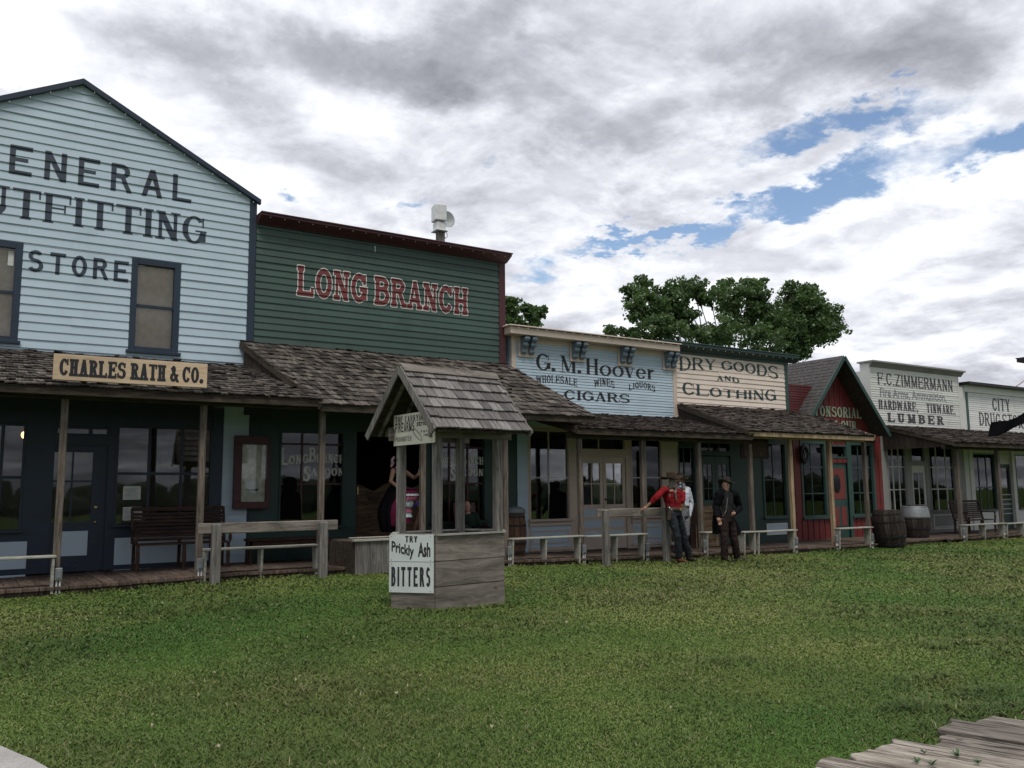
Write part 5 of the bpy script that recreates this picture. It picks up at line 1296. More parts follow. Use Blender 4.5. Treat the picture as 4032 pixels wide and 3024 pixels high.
# barrels
def barrel(label,x,y,z0,r,h,woodm,lid=None,tilt=0,hoops=(.1,.3,.7,.9)):
    s=thing('barrel',label,'barrel',(x,y,z0),'wooden barrels along the boardwalk')
    m=MB(); ns=18
    ax=Vector((math.sin(tilt),0,math.cos(tilt)))
    for k in range(ns):
        a0,a1=2*math.pi*(k+.03)/ns,2*math.pi*(k+.97)/ns; vs=[]
        for i in range(9):
            t_=i/8; rr=r*(.80+.20*math.sin(math.pi*t_)**.8)
            for an in (a0,a1):
                for ri in (rr,rr-.025): vs.append(Vector((x,y,z0))+ax*(h*t_)+Vector((math.cos(an)*ri,math.sin(an)*ri,0)))
        fs=[]
        for i in range(8):
            b=i*4; fs+=[(b,b+2,b+6,b+4),(b+1,b+5,b+7,b+3),(b,b+4,b+5,b+1),(b+2,b+3,b+7,b+6)]
        fs+=[(0,1,3,2),(32,34,35,33)]; m.add(vs,fs)
    m.build('staves',woodm,s)
    for hp in hoops:
        rr=r*(.80+.20*math.sin(math.pi*hp)**.8)+.004; c=Vector((x,y,z0))+ax*(h*hp); mm=MB(); mm.lathe(c,[(rr,-.02),(rr+.003,-.02),(rr+.003,.02),(rr,.02)],28,axis=ax); mm.build('hoop',IRON,s)
    c=Vector((x,y,z0))+ax*(h*.985-.03); MB().lathe(c,[(r*.78,0),(r*.78,.015)],24,axis=ax).build('head',woodm,s)
    if lid: c=Vector((x,y,z0))+ax*h; MB().lathe(c,[(r*.9,-.03),(r*.93,.0),(r*.9,.06),(r*.6,.11),(.05,.13)],24,axis=ax).build('lid',lid,s,smooth=True)
    return s
BARW=wood('old_barrel_staves',(.028,.022,.018),(.08,.064,.052),(10,10,1),2,.85,.35,.4,knots=False)
BARB=wood('brown_barrel_staves',(.055,.03,.018),(.15,.09,.055),(10,10,1),2,.75,.3,.3,knots=False)
p=q(5,196,1450,15.6); barrel('brown barrel with a grey lid beside the blue wall, right of the well',p.x,15.6,g(p.x,15)+.1,.27,.92,BARB,plain('grey_lid',(.10,.12,.13),.6))
p=q(7,1025,1400,14.3); barrel('large dark barrel leaning at the corner of the red barber shop',p.x,14.3,g(p.x,14.3),.43,1.0,BARW,tilt=rad(-6))
p=q(8,562,1320,15.4); barrel('grey barrel with a pale top before the hardware store door',p.x,15.4,g(p.x,15)+.08,.42,.98,BARW,hoops=(.08,.3,.62,.94))
c=Vector((p.x,15.4,g(p.x,15)+.08)); prof=[]
for i in range(7):
    t_=.60+.38*i/6; prof.append((.42*(.80+.20*math.sin(math.pi*t_)**.8)+.008,.98*t_))
MB().lathe(c,prof,28).build('tin_sleeve',METAL,bpy.data.objects[[o.name for o in bpy.data.objects if o.name.startswith('barrel') and o.type=='EMPTY'][-1]],smooth=True)
# crates by the dry goods doors
a=q(6,632,1350,16.1); b=q(6,722,1350,16.1); z0=g(15.5,15)+.1; zt=q(6,680,1205,16.1).z
s=thing('pine_bin','tall raw pine board bin behind the men at the dry goods doors','bin',((a.x+b.x)/2,16.1,z0))
m=MB(); n=6
for k in range(n): zz=z0+(zt-z0)*k/n; m.box(a.x,b.x-.1,16.0,16.03,zz+.004,z0+(zt-z0)*(k+1)/n-.004)
m.build('boards',CRATEW,s); MB().box(b.x-.1,b.x,15.98,16.04,z0,zt+.0).box(a.x-.03,a.x-.001,15.98,16.5,z0,zt).box(b.x+.001,b.x+.03,15.98,16.5,z0,zt).build('frame',CRATEW,s,bevel=.004)
a=q(12,870,1300,15.9); b=q(12,965,1300,15.9)
s=thing('brown_cabinet','dark brown upright board panel standing left of the pine bin','cabinet',((a.x+b.x)/2,15.95,z0)); zt=q(12,900,670,15.9).z
MB().box(a.x,b.x,15.9,16.3,z0,zt).build('body',BRNW,s,bevel=.006); MB().box(b.x-.03,b.x,15.885,15.899,z0,zt-.5).build('edge_strip',CRATEW,s)
# black banner at the right edge
fp=[q(8,1112,575,12.5),q(8,1175,568,12.5),q(8,1235,562,12.5),q(8,1300,538,12.5),q(8,1349,508,12.5),q(8,1440,470,12.5)]
fb=[q(8,1088,682,12.5),q(8,1165,675,12.5),q(8,1230,645,12.5),q(8,1290,608,12.5),q(8,1349,585,12.5),q(8,1440,545,12.5)]
s=thing('black_banner','black cloth banner sagging in front of the drug store lettering','banner',(fp[-1].x,12.5,0))
m=MB(); vs=[];nv=6
for i,(p,b) in enumerate(zip(fp,fb)):
    for k in range(nv): c=p.lerp(b,k/(nv-1)); c.y+=.012*math.sin(i*1.7+k*.8); vs.append(c)
vs2=[v+Vector((0,.006,0)) for v in vs]; n_=len(vs); fs=[(i*nv+k,i*nv+k+1,(i+1)*nv+k+1,(i+1)*nv+k) for i in range(5) for k in range(nv-1)]
m.add(vs+vs2,fs+[tuple(x+n_ for x in f[::-1]) for f in fs]); m.build('cloth',BLACKC,s)
pp=fp[-1]; m=MB(); m.tube([(pp.x+.02,12.5,g(20,12.5)-.1),(pp.x+.02,12.5,5.4)],.045,12); m.build('pole',IRON,s)
m=MB(); c=q(8,1325,600,12.5); 
for sg in (1,-1): m.tube([c+Vector((-.12,0,.1*sg)),c+Vector((.16,0,-.1*sg))],.008,6)
m.build('cord',IRON,s)
# dark flag-holder bracket at the far right edge
a=q(8,1322,125,11.8); 
s=thing('dark_bracket','dark bracket at the upper right picture edge on its pole','bracket',(a.x+.9,11.8,0))
MB().box(a.x,a.x+.5,11.7,11.9,a.z-.05,a.z+.05).box(a.x+.02,a.x+.5,11.66,11.94,a.z+.051,a.z+.075).build('arm',IRON,s,bevel=.006); MB().tube([(a.x+.42,11.8,-.2),(a.x+.42,11.8,a.z-.05)],.05,12).build('pole',IRON,s)
c0=q(8,1290,318,YF+.5); c1=q(8,1400,240,YF+.5)
s=thing('guy_rod','thin pinkish rod rising above the drug store cornice','rod',tuple(c0)); MB().tube([c0,c1+(c1-c0)*1.2],.022,8).build('rod',plain('pink_rod',(.35,.22,.22),.6),s)
# ================================================================== PEOPLE
SKIN=plain('skin',(.42,.24,.17),.55,nz=.08); SKIN2=plain('weathered_skin',(.30,.16,.11),.6,nz=.1)
def cloth(name,c,nzv=.25,rough=.9):
    if name in MATS: return MATS[name]
    m,nt,b=newmat(name); n1=noise(nt,7,5,.6); n2=noise(nt,3.5,3,.5,stretch=(1.4,1.4,.5),dist=1.2)
    nt.links.new(ramp(nt,n1,[(.3,tuple(x*(1-nzv) for x in c)),(.7,tuple(min(1,x*(1+nzv)) for x in c))]),b.inputs['Base Color']); b.inputs['Roughness'].default_value=rough; b.inputs['Specular IOR Level'].default_value=.08
    bump(nt,b,n2,.9,.03); MATS[name]=m; return m
REDC=cloth('red_shirt_cloth',(.22,.015,.02)); JEAN=cloth('charcoal_trousers',(.030,.036,.042)); WHITEC=cloth('white_shirt_cloth',(.62,.66,.74),.06); BROWNC=cloth('brown_trousers',(.030,.021,.019)); COATC=cloth('black_coat_cloth',(.006,.0065,.008)); VESTC=cloth('tan_vest_cloth',(.16,.11,.06)); GREYT=cloth('grey_trousers',(.16,.17,.18)); FELT=cloth('brown_felt',(.045,.031,.021)); FELTD=cloth('dark_felt',(.035,.030,.027)); LEATH=plain('leather',(.05,.028,.018),.5); BOOT=plain('boot_leather',(.03,.02,.016),.45); BOOTR=plain('reddish_boot_leather',(.12,.04,.025),.45)
PINK=cloth('pink_cloth',(.36,.11,.17)); MAG=cloth('magenta_cloth',(.10,.012,.036)); LACE=cloth('white_lace',(.45,.53,.53),.05); PLUM=cloth('plum_cloth',(.06,.012,.03)); PALEP=cloth('pale_pink_cloth',(.60,.42,.46),.1); BLUEC=cloth('blue_garter',(.03,.05,.40)); HAIRD=cloth('dark_hair',(.012,.009,.008)); HAIRG=cloth('grey_hair',(.16,.14,.12)); SCARF=cloth('patterned_scarf',(.17,.14,.12),.6); STOCK=cloth('sheer_dark_stocking',(.10,.055,.042),.1); CHK=cloth('dark_green_cloth',(.02,.035,.028)); PATV=cloth('patterned_waistcoat',(.022,.022,.024),.7); STEEL=plain('steel',(.6,.6,.62),.3,1)
def limb(mb,pts,rs,n=12,mi=0):
    pts=[Vector(p) for p in pts]
    # subdivide for rounder taper
    mb.tube(pts,rs,n,mi)
    for p,r in zip(pts,rs):
        ra=r if not isinstance(r,tuple) else max(r); 
        if not isinstance(r,tuple): mb.ell(p,ra*.995,ra*.995,ra*.995,mi,10)
def lerp(a,b,t): return Vector(a).lerp(Vector(b),t)
def hand(mb,w,d,side,curl=.5,L=.185,spread=1.):
    """palm, four bent fingers and a thumb; w wrist, d pointing direction, side = direction of the thumb"""
    w=Vector(w); d=Vector(d).normalized(); s=Vector(side); s=(s-d*s.dot(d)).normalized(); nn=d.cross(s)
    if nn.z>0: nn=-nn
    pl=L*.5; mb.obox(w+d*pl*.5,d*pl*.5,s*.036,nn*.012); mb.ell(w+d*pl*.5,.035,.035,.035,0,8); mb.tube([w-d*.03,w+d*.02],[.026,.028],8)
    for k,(off,ln) in enumerate(((.030,.92),(.010,1.),(-.010,.95),(-.030,.75))):
        b=w+d*pl*.92+s*off; dd=(d+s*off*2*spread).normalized(); f=L*.5*ln
        p1=b+dd*f*.42; d2=(dd*math.cos(curl)+nn*math.sin(curl)).normalized(); p2=p1+d2*f*.32; d3=(dd*math.cos(curl*1.9)+nn*math.sin(curl*1.9)).normalized(); p3=p2+d3*f*.28
        mb.tube([b-dd*.01,p1,p2,p3],[.0105,.010,.009,.0075],7)
    b=w+d*pl*.25+s*.03; p1=b+(s*.8+d*.7).normalized()*.035; p2=p1+(s*.25+d).normalized()*.03; mb.tube([b,p1,p2],[.013,.011,.009],7)
def head(mb,c,face,r=.098,tilt=0):
    """skull, jaw, nose, brow, ears, lips; face = look direction"""
    c=Vector(c); f=Vector(face); f=Vector((f.x,f.y,f.z)).normalized(); up=Vector((0,0,1)); sd=f.cross(up).normalized(); u=sd.cross(f)
    rot=Matrix((sd,f,u)).transposed()
    mb.ell(c+u*.012,r*.80,r*.98,r*1.05,0,14,rot); mb.ell(c+f*.022-u*.055,r*.60,r*.70,r*.72,0,12,rot)
    mb.ell(c+f*r*.98-u*.022,.012,.020,.026,0,8,rot); mb.ell(c+f*r*.84+u*.014,.045,.016,.010,0,8,rot)
    mb.ell(c+f*r*.80-u*.066,.024,.014,.010,0,8,rot); mb.ell(c+f*r*.72-u*.095,.024,.018,.018,0,8,rot)
    for k in (-1,1): mb.ell(c+sd*k*r*.8-u*.01-f*.005,.010,.018,.030,0,8,rot)
    return rot
def eyes(parent,c,rot,r=.098):
    m=MB()
    for k in (-1,1): m.ell(Vector(c)+rot@Vector((k*.031,r*.86,.000)),.011,.008,.007,0,8)
    m.build('eyes',plain('dark_eyes',(.02,.015,.012),.2),parent,smooth=True)
def hat(parent,c,mat,rb=.19,rc=.088,hc=.105,tilt=(0,0),dip=.03,band=LEATH,crease=True):
    c=Vector(c); m=MB(); n=28; ax=Vector((math.sin(tilt[0]),math.sin(tilt[1]),1)).normalized(); x=ax.cross(Vector((0,1,0))).normalized(); y=ax.cross(x)
    def ring(r,z,curl=0,sx=1.): 
        out=[]
        for k in range(n):
            a=2*math.pi*k/n; out.append(c+x*math.cos(a)*r*sx+y*math.sin(a)*r+ax*(z+curl*abs(math.cos(a))**2-dip*abs(math.sin(a))**2*(curl>0)))
        return out
    rings=[ring(rc*.9,-.012),ring(rb*.7,-.012,.006),ring(rb,-.006,.034),ring(rb+.003,.002,.036),ring(rb*.7,-.003,.008),ring(rc*1.05,.0),ring(rc*1.0,hc*.5,0,.97),ring(rc*.88,hc*.9,0,.95),ring(rc*.6,hc,0,.9),ring(rc*.2,hc*.86)]
    vs=sum(rings,[]); fs=[(i*n+k,i*n+(k+1)%n,(i+1)*n+(k+1)%n,(i+1)*n+k) for i in range(len(rings)-1) for k in range(n)]
    fs+=[tuple((len(rings)-1)*n+k for k in range(n)),tuple(range(n-1,-1,-1))]
    m.add(vs,fs); h=m.build('hat',mat,parent,smooth=True)
    mm=MB(); r0=[c+x*math.cos(a)*(rc*1.06)+y*math.sin(a)*(rc*1.06)+ax*.012 for a in [2*math.pi*k/20 for k in range(21)]]; mm.tube(r0,.009,6); mm.build('hat_band',band,h)
def boots(parent,an,toe,z0,mat=BOOT,sh=.2):
    m=MB(); a=Vector(an); t_=Vector(toe); a.z=z0+.10; d=Vector((t_.x-a.x,t_.y-a.y,0)).normalized()
    limb(m,[a+Vector((0,0,sh)),a,Vector((a.x,a.y,z0+.055))],[.058,.046,.045]); limb(m,[Vector((a.x,a.y,z0+.045))-d*.045,Vector((a.x,a.y,z0+.05))+d*.06,Vector((a.x,a.y,z0+.035))+d*.19],[.040,.045,.032])
    m.build('boot',mat,parent,remesh=.008,smoothit=2)
def person(label,loc): return thing('person',label,'person',loc,None)
# ---- man in red leaning on the rail
Y0=13.66; J=lambda u,v,dy=0: q(12,u,v,Y0+dy)
z0=g(13.3,13.6)-.01; s=person('man in a red shirt and brown hat leaning one hand on the hitching rail',(J(700,1500).x,Y0,z0))
hd=J(585,292); nk=J(562,372); ch=J(560,480); ws=J(600,680); pv=J(612,755)
sL=J(462,425,-.02); eL=J(318,560,.05); wL=J(188,688,.18); hL=J(120,712,.26)
sR=J(672,452,.12); eR=J(735,600,.02); wR=J(762,440,.25); hip1=J(560,790,-.02); hip2=J(652,790,.06); k1=J(655,1135,-.10); a1=J(688,1490,0); k2=J(752,1110,.06); a2=J(838,1480,.12)
m=MB(); rot=head(m,hd,(.75,.62,-.05)); limb(m,[hd-Vector((0,0,.06)),nk,ch],[.052,.058,.11]); limb(m,[ch,ws,pv],[.125,.115,.12]); limb(m,[sL,eL,wL],[.052,.042,.030]); limb(m,[sR,eR,wR],[.052,.042,.030]); limb(m,[hip1,k1,Vector((a1.x,a1.y,z0+.1))],[.08,.055,.042]); limb(m,[hip2,k2,Vector((a2.x,a2.y,z0+.1))],[.08,.055,.042])
hand(m,wL,(hL-wL)+Vector((-.03,0,-.03)),(0,-1,0),.35); hand(m,wR,Vector((.1,.2,1)),(-1,0,0),1.0)
m.build('body',SKIN2,s,remesh=.008,smoothit=1); eyes(s,hd,rot)
m=MB(); m.tube([nk+Vector((0,0,-.01)),lerp(sL,sR,.5)+Vector((0,0,.0)),ch,lerp(ch,ws,.55),ws,pv+Vector((0,0,.02))],[(.075,.07),(.175,.115),(.195,.135),(.18,.125),(.165,.12),(.165,.125)],16)
limb(m,[lerp(sL,ch,.25),sL,lerp(sL,eL,.5),eL,lerp(eL,wL,.45)],[.07,.074,.074,.07,.052]); limb(m,[lerp(sR,ch,.25),sR,lerp(sR,eR,.5),eR,lerp(eR,wR,.7)],[.07,.074,.07,.068,.05])
m.build('shirt',REDC,s,remesh=.011,smoothit=1,fold=.030)
m=MB(); m.tube([pv+Vector((0,0,.06)),pv,pv-Vector((0,0,.1))],[(.16,.125),(.17,.135),(.165,.135)],16)
for h_,k_,a_ in ((hip1,k1,a1),(hip2,k2,a2)): limb(m,[h_,lerp(h_,k_,.5),k_,lerp(k_,a_,.6),Vector((a_.x,a_.y,z0+.13))],[.105,.096,.078,.078,.074])
m.build('trousers',JEAN,s,remesh=.011,smoothit=1,fold=.030)
boots(s,a1,J(765,1545,-.15),z0,BOOTR); boots(s,a2,J(925,1545,-.05),z0)
hat(s,hd+Vector((-.03,0,.075)),FELT,.235,.10,.125,(-.10,.0),band=FELTD)
m=MB(); limb(m,[hd+Vector((-.05,-.05,-.01)),hd+Vector((-.075,-.05,-.10)),nk+Vector((-.06,-.04,-.03))],[.07,.05,.04]); limb(m,[hd+Vector((.06,.04,-.08)),hd+Vector((.07,.03,-.15))],[.045,.028]); m.build('hair_and_beard',HAIRG,s,remesh=.012)
m=MB(); limb(m,[nk+Vector((-.07,-.03,0)),nk+Vector((0,-.10,-.02)),nk+Vector((.07,-.08,-.05))],[.035,.035,.035]); limb(m,[nk+Vector((.06,-.09,-.06)),J(625,480,-.17),J(650,600,-.17)],[.028,.024,.014]); m.build('neckerchief',SCARF,s,remesh=.009)
m=MB(); c=pv+Vector((0,0,.035)); bp=[c+Vector((.182*math.cos(a),.148*math.sin(a),-.01*math.cos(a))) for a in [2*math.pi*k/24 for k in range(25)]]; m.tube(bp,[(.012,.035)]*25,8); m.box(c.x+.0,c.x+.06,c.y-.172,c.y-.155,c.z-.03,c.z+.03,1); m.build('gun_belt',[LEATH,BRASS],s)
m=MB(); b=J(545,735,-.17); m.bar(b+Vector((-.03,0,.05)),b+Vector((.05,-.01,-.02)),.03,.035,mi=0); m.bar(b+Vector((-.06,0,.09)),b+Vector((-.02,0,.04)),.022,.03,mi=1); m.bar(b+Vector((.0,.0,.0)),b+Vector((-.05,.0,-.22)),.05,.07,mi=1); m.build('holstered_revolver',[STEEL,LEATH],s,bevel=.006)
m=MB(); c=wR+Vector((-.03,-.01,.10)); m.lathe(c,[(.036,-.06),(.040,.06),(.036,.06),(.033,-.05)],16); m.tube([c+Vector((.04,0,.035)),c+Vector((.07,0,.02)),c+Vector((.07,0,-.02)),c+Vector((.04,0,-.035))],.006,6)
cup=m.build('cup',STEEL,None); tag(cup,'small metal cup raised in the hand of the man in red','cup')
# ---- man in white sleeves behind
Y0=14.8; J=lambda u,v,dy=0: q(12,u,v,Y0+dy)
z0=g(14.3,14.8)+.10; s=person('man in a white shirt and tan vest half hidden behind the man in red',(J(760,1430).x,Y0,z0))
hd=J(690,290); nk=J(715,372); ch=J(745,480); ws=J(752,680); pv=J(755,780); sR=J(818,428,0); eR=J(868,640,.0); wR=J(842,830,-.06); sL=J(670,430,.05); eL=J(630,630,.05); wL=J(650,800,-.1)
m=MB(); rot=head(m,hd,(.8,-.55,0)); limb(m,[hd-Vector((0,0,.06)),nk,ch],[.05,.055,.11]); limb(m,[ch,ws,pv],[.12,.115,.12]); limb(m,[sR,eR,wR],[.05,.04,.03]); limb(m,[sL,eL,wL],[.05,.04,.03])
k1=J(690,1120,-.05); a1=J(612,1400); k2=J(800,1120,-.05); a2=J(770,1400,.1); h1=J(720,830); h2_=J(795,830)
limb(m,[h1,k1,Vector((a1.x,a1.y,z0+.1))],[.08,.055,.042]); limb(m,[h2_,k2,Vector((a2.x,a2.y,z0+.1))],[.08,.055,.042]); hand(m,wR,(-.12,-.05,-1),(-.3,-1,0),.5); hand(m,wL,(0,-.2,-1),(1,-.5,0),.5)
m.build('body',SKIN2,s,remesh=.008,smoothit=1); eyes(s,hd,rot)
m=MB(); m.tube([nk,lerp(sL,sR,.5),ch,ws],[(.07,.07),(.165,.11),(.17,.12),(.145,.11)],16); limb(m,[lerp(sR,ch,.25),sR,lerp(sR,eR,.5),eR,lerp(eR,wR,.6),wR],[.078,.082,.078,.074,.062,.048]); limb(m,[lerp(sL,ch,.25),sL,eL,wL],[.078,.08,.07,.05]); m.build('shirt',WHITEC,s,remesh=.011,smoothit=1,fold=.030)
m=MB(); m.tube([nk-Vector((0,0,.05)),lerp(ch,ws,.1),lerp(ch,ws,.6),ws-Vector((0,0,.04))],[(.12,.10),(.175,.130),(.165,.125),(.165,.125)],16); m.build('vest',VESTC,s,remesh=.011)
m=MB(); m.tube([ws,pv,pv-Vector((0,0,.1))],[(.15,.12),(.165,.13),(.16,.13)],16)
for h_,k_,a_ in ((h1,k1,a1),(h2_,k2,a2)): limb(m,[h_,lerp(h_,k_,.5),k_,Vector((a_.x,a_.y,z0+.2))],[.10,.095,.076,.07])
m.build('trousers',GREYT,s,remesh=.011,smoothit=1,fold=.030); boots(s,a1,a1+Vector((-.2,-.3,0)),z0,sh=.3); boots(s,a2,a2+Vector((.1,-.3,0)),z0,sh=.3)
hat(s,hd+Vector((.02,0,.075)),cloth('light_brown_felt',(.085,.06,.038)),.20,.09,.10,(.12,0)); 
m=MB(); limb(m,[J(700,385,-.15),J(745,395,-.15)],[.035,.035]); limb(m,[J(705,330,-.12),J(720,350,-.12)],[.03,.03]); m.build('neckerchief',cloth('blue_white_kerchief',(.25,.32,.45),.5),s,remesh=.01)
# ---- man in the dark coat
Y0=13.45; J=lambda u,v,dy=0: q(12,u,v,Y0+dy)
z0=g(14.4,13.45)-.01; s=person('man in a long black coat and dark hat standing on the grass before the porch',(J(1480,1500).x,Y0,z0))
hd=J(1415,360); nk=J(1420,445); ch=J(1425,560); ws=J(1425,760); pv=J(1425,860); sL=J(1305,500,0); eL=J(1262,700,.05); wL=J(1285,865,-.10); sR=J(1555,500,0); eR=J(1625,710,.05); wR=J(1545,795,-.2)
h1=J(1385,900); h2_=J(1480,900); k1=J(1395,1190,-.05); a1=J(1395,1490); k2=J(1545,1190,-.05); a2=J(1590,1490)
m=MB(); rot=head(m,hd,(-.75,-.65,0)); limb(m,[hd-Vector((0,0,.06)),nk,ch],[.052,.058,.11]); limb(m,[ch,ws,pv],[.125,.12,.12]); limb(m,[sL,eL,wL],[.05,.04,.03]); limb(m,[sR,eR,wR],[.05,.04,.03]); limb(m,[h1,k1,Vector((a1.x,a1.y,z0+.1))],[.08,.055,.042]); limb(m,[h2_,k2,Vector((a2.x,a2.y,z0+.1))],[.08,.055,.042])
hand(m,wL,(.22,-.25,-.8),(.5,-1,0),.45); hand(m,wR,(-.9,-.25,-.1),(0,-.3,1),.9); m.build('body',SKIN,s,remesh=.008,smoothit=1); eyes(s,hd,rot)
m=MB(); m.tube([nk,lerp(sL,sR,.5),ch,ws,pv],[(.08,.07),(.165,.11),(.17,.125),(.155,.135),(.15,.135)],16); m.build('waistcoat',PATV,s,remesh=.011)
m=MB()
for sg,(S_,E_,W_2) in ((-1,(sL,eL,wL)),(1,(sR,eR,wR))):
    limb(m,[lerp(S_,ch,.3),S_,lerp(S_,E_,.5),E_,lerp(E_,W_2,.85)],[.085,.092,.088,.08,.062])
    edge=[nk+Vector((sg*.05,.02,.0)),S_+Vector((0,.04,-.02)),ch+Vector((sg*.15,.06,0)),ws+Vector((sg*.17,.07,0)),pv+Vector((sg*.18,.08,-.05)),J(1300 if sg<0 else 1590,1110,.1)]
    m.tube(edge,[(.06,.05),(.09,.08),(.09,.12),(.085,.13),(.085,.14),(.095,.15)],12)
m.tube([nk+Vector((0,.05,-.01)),ch+Vector((0,.09,0)),ws+Vector((0,.11,0)),pv+Vector((0,.12,0)),J(1445,1100,.2)],[(.10,.05),(.19,.07),(.18,.06),(.19,.06),(.2,.05)],14); m.build('long_coat',COATC,s,remesh=.012,smoothit=1,fold=.035)
m=MB(); m.tube([ws-Vector((0,0,.02)),pv,pv-Vector((0,0,.1))],[(.14,.125),(.165,.135),(.16,.135)],16)
for h_,k_,a_ in ((h1,k1,a1),(h2_,k2,a2)): limb(m,[h_,lerp(h_,k_,.5),k_,lerp(k_,a_,.6),Vector((a_.x,a_.y,z0+.10))],[.105,.098,.085,.082,.082])
m.build('trousers',BROWNC,s,remesh=.011,smoothit=1,fold=.030); boots(s,a1,a1+Vector((-.12,-.3,0)),z0); boots(s,a2,a2+Vector((.12,-.3,0)),z0)
hat(s,hd+Vector((.02,0,.07)),FELTD,.185,.092,.115,(.22,.05)); m=MB(); m.tube([J(1440,560,-.15),J(1425,700,-.17),J(1420,760,-.17)],.006,6); m.tube([J(1330,690,-.17),J(1370,840,-.18),J(1420,760,-.17)],.004,6); m.build('watch_chain',plain('dull_chain',(.2,.19,.17),.5,.6),s)
m=MB(); limb(m,[hd+Vector((.03,.02,-.02)),hd+Vector((.03,.03,-.07))],[.078,.06]); m.build('hair',HAIRG,s,remesh=.012)
# ---- saloon dancer on the porch
Y0=15.2; J=lambda u,v,dy=0: q(13,u,v,Y0+dy)
z0=g(7,15)+.10; s=person('woman in a black and pink ruffled saloon dress holding the porch post',(J(600,1500).x,Y0,z0))
hd=J(548,262); nk=J(515,370); ch=J(505,475); ws=J(525,625); pv=J(560,730); sL=J(430,445,-.1); eL=J(385,630,-.12); wL=J(500,728,-.15); sR=J(600,450,.1); eR=J(790,575,.0); wR=J(868,505,-.2)
hip=J(640,800,-.05); kn=J(925,1115,-.25); an=J(800,1455,-.15); foot=z0
m=MB(); rot=head(m,hd,(.9,-.3,-.1),.09); limb(m,[hd-Vector((0,0,.06)),nk,ch],[.04,.045,.085]); limb(m,[ch,ws,pv],[.10,.09,.11]); limb(m,[lerp(sL,ch,.3),sL,lerp(sL,eL,.5),eL,lerp(eL,wL,.5),wL],[.055,.052,.045,.038,.034,.025]); limb(m,[lerp(sR,ch,.3),sR,lerp(sR,eR,.5),eR,lerp(eR,wR,.5),wR],[.055,.052,.043,.036,.033,.024])
hand(m,wL,(.5,-.1,-.25),(0,-.3,1),.6,.16); hand(m,wR,(.45,-.35,.45),(-.3,0,1),.9,.17); m.build('body',SKIN,s,remesh=.008,smoothit=1); eyes(s,hd,rot,.09)
m=MB(); limb(m,[hip,lerp(hip,kn,.5),kn,lerp(kn,an,.4),Vector((an.x,an.y,max(an.z,z0+.12)))],[.095,.085,.058,.055,.035]); st=Vector((J(560,1400).x,Y0+.1,z0+.1)); limb(m,[pv,Vector((st.x,st.y,(pv.z+z0)/2)),st],[.09,.055,.035]); m.build('stockings',STOCK,s,remesh=.009,smoothit=1)
boots(s,Vector((an.x,an.y,z0+.1)),an+Vector((.2,-.1,0)),z0+.0,sh=.06); boots(s,st,st+Vector((.2,-.1,0)),z0,sh=.06)
m=MB(); m.tube([nk-Vector((0,0,.07)),ch,lerp(ch,ws,.6),ws,pv],[(.12,.10),(.135,.115),(.115,.1),(.105,.095),(.15,.13)],16); m.build('bodice',BLACKC,s,remesh=.01)
m=MB(); limb(m,[nk+Vector((-.07,-.08,-.05)),nk+Vector((.04,-.12,-.1)),ch+Vector((.08,-.09,.02))],[.035,.045,.05]); m.build('bodice_front',PALEP,s,remesh=.01); m=MB(); limb(m,[sL+Vector((-.02,0,.05)),sL+Vector((.08,-.05,-.02)),sL+Vector((.09,-.04,-.14))],[.025,.028,.02]); m.build('shoulder_ruffle',PLUM,s,remesh=.01)
m=MB(); n=12
def gath(pts,rs,nf=18,amp=.09):
    out=[];N_=72
    for i,(p,r) in enumerate(zip(pts,rs)):
        for k in range(N_):
            a=2*math.pi*k/N_; rr=1+amp*math.sin(nf*a+i*.6)*(i/len(pts)); out.append(Vector(p)+Vector((math.cos(a)*r[0]*rr,math.sin(a)*r[1]*rr,0)))
    return out,[(i*N_+k,i*N_+(k+1)%N_,(i+1)*N_+(k+1)%N_,(i+1)*N_+k) for i in range(len(pts)-1) for k in range(N_)]
v,f=gath([J(530,640),J(490,760),J(430,930),J(385,1100),J(380,1260),J(400,1420),J(415,1500)],[(.11,.10),(.17,.15),(.20,.20),(.22,.23),(.21,.24),(.19,.22),(.18,.2)],9,.26); m.add(v,f); m.build('overskirt',BLACKC,s,smooth=True)
m=MB(); v,f=gath([J(545,900,-.12),J(500,1050,-.16),J(490,1220,-.16),J(500,1400,-.14)],[(.12,.10),(.15,.12),(.16,.13),(.15,.13)],9,.2); m.add(v,f); m.build('skirt_lining',MAG,s,smooth=True)
cols=[PLUM,MAG,LACE,PINK,LACE,PINK,LACE,MAG]; ys=[740,770,835,880,965,1080,1170,1250,1345]; cx=[600,650,655,650,610,600,600,600,590]; rw=[.15,.2,.215,.22,.19,.15,.15,.15,.14]
for k in range(8):
    m=MB(); v,f=gath([J(cx[k],ys[k],-.1),J((cx[k]+cx[k+1])/2,(ys[k]+ys[k+1])/2,-.1),J(cx[k+1],ys[k+1],-.1)],[(rw[k],rw[k]*.9),(rw[k]*1.06,rw[k]),(rw[k+1]*1.12,rw[k+1]*1.05)],22,.14); m.add(v,f); m.build('ruffle',cols[k],s,smooth=True)
c=lerp(hip,kn,.72); m=MB(); dv=(kn-hip).normalized(); xx=dv.cross(Vector((0,1,0))).normalized(); yy=dv.cross(xx); m.tube([c+xx*math.cos(a)*.078+yy*math.sin(a)*.078 for a in [2*math.pi*k/16 for k in range(17)]],[(.012,.02)]*17,6); limb(m,[c-yy*.0+Vector((.03,-.08,0)),c+Vector((.07,-.09,-.07))],[.018,.012]); m.build('garter',BLUEC,s)
m=MB(); m.ell(hd+Vector((-.02,.02,.03)),.10,.105,.11,0,14); m.ell(hd+Vector((-.09,.02,.02)),.06,.07,.07,0,12); limb(m,[hd+Vector((-.08,.02,-.02)),nk+Vector((-.05,.03,0))],[.05,.03]); m.build('hair',HAIRD,s,remesh=.012)
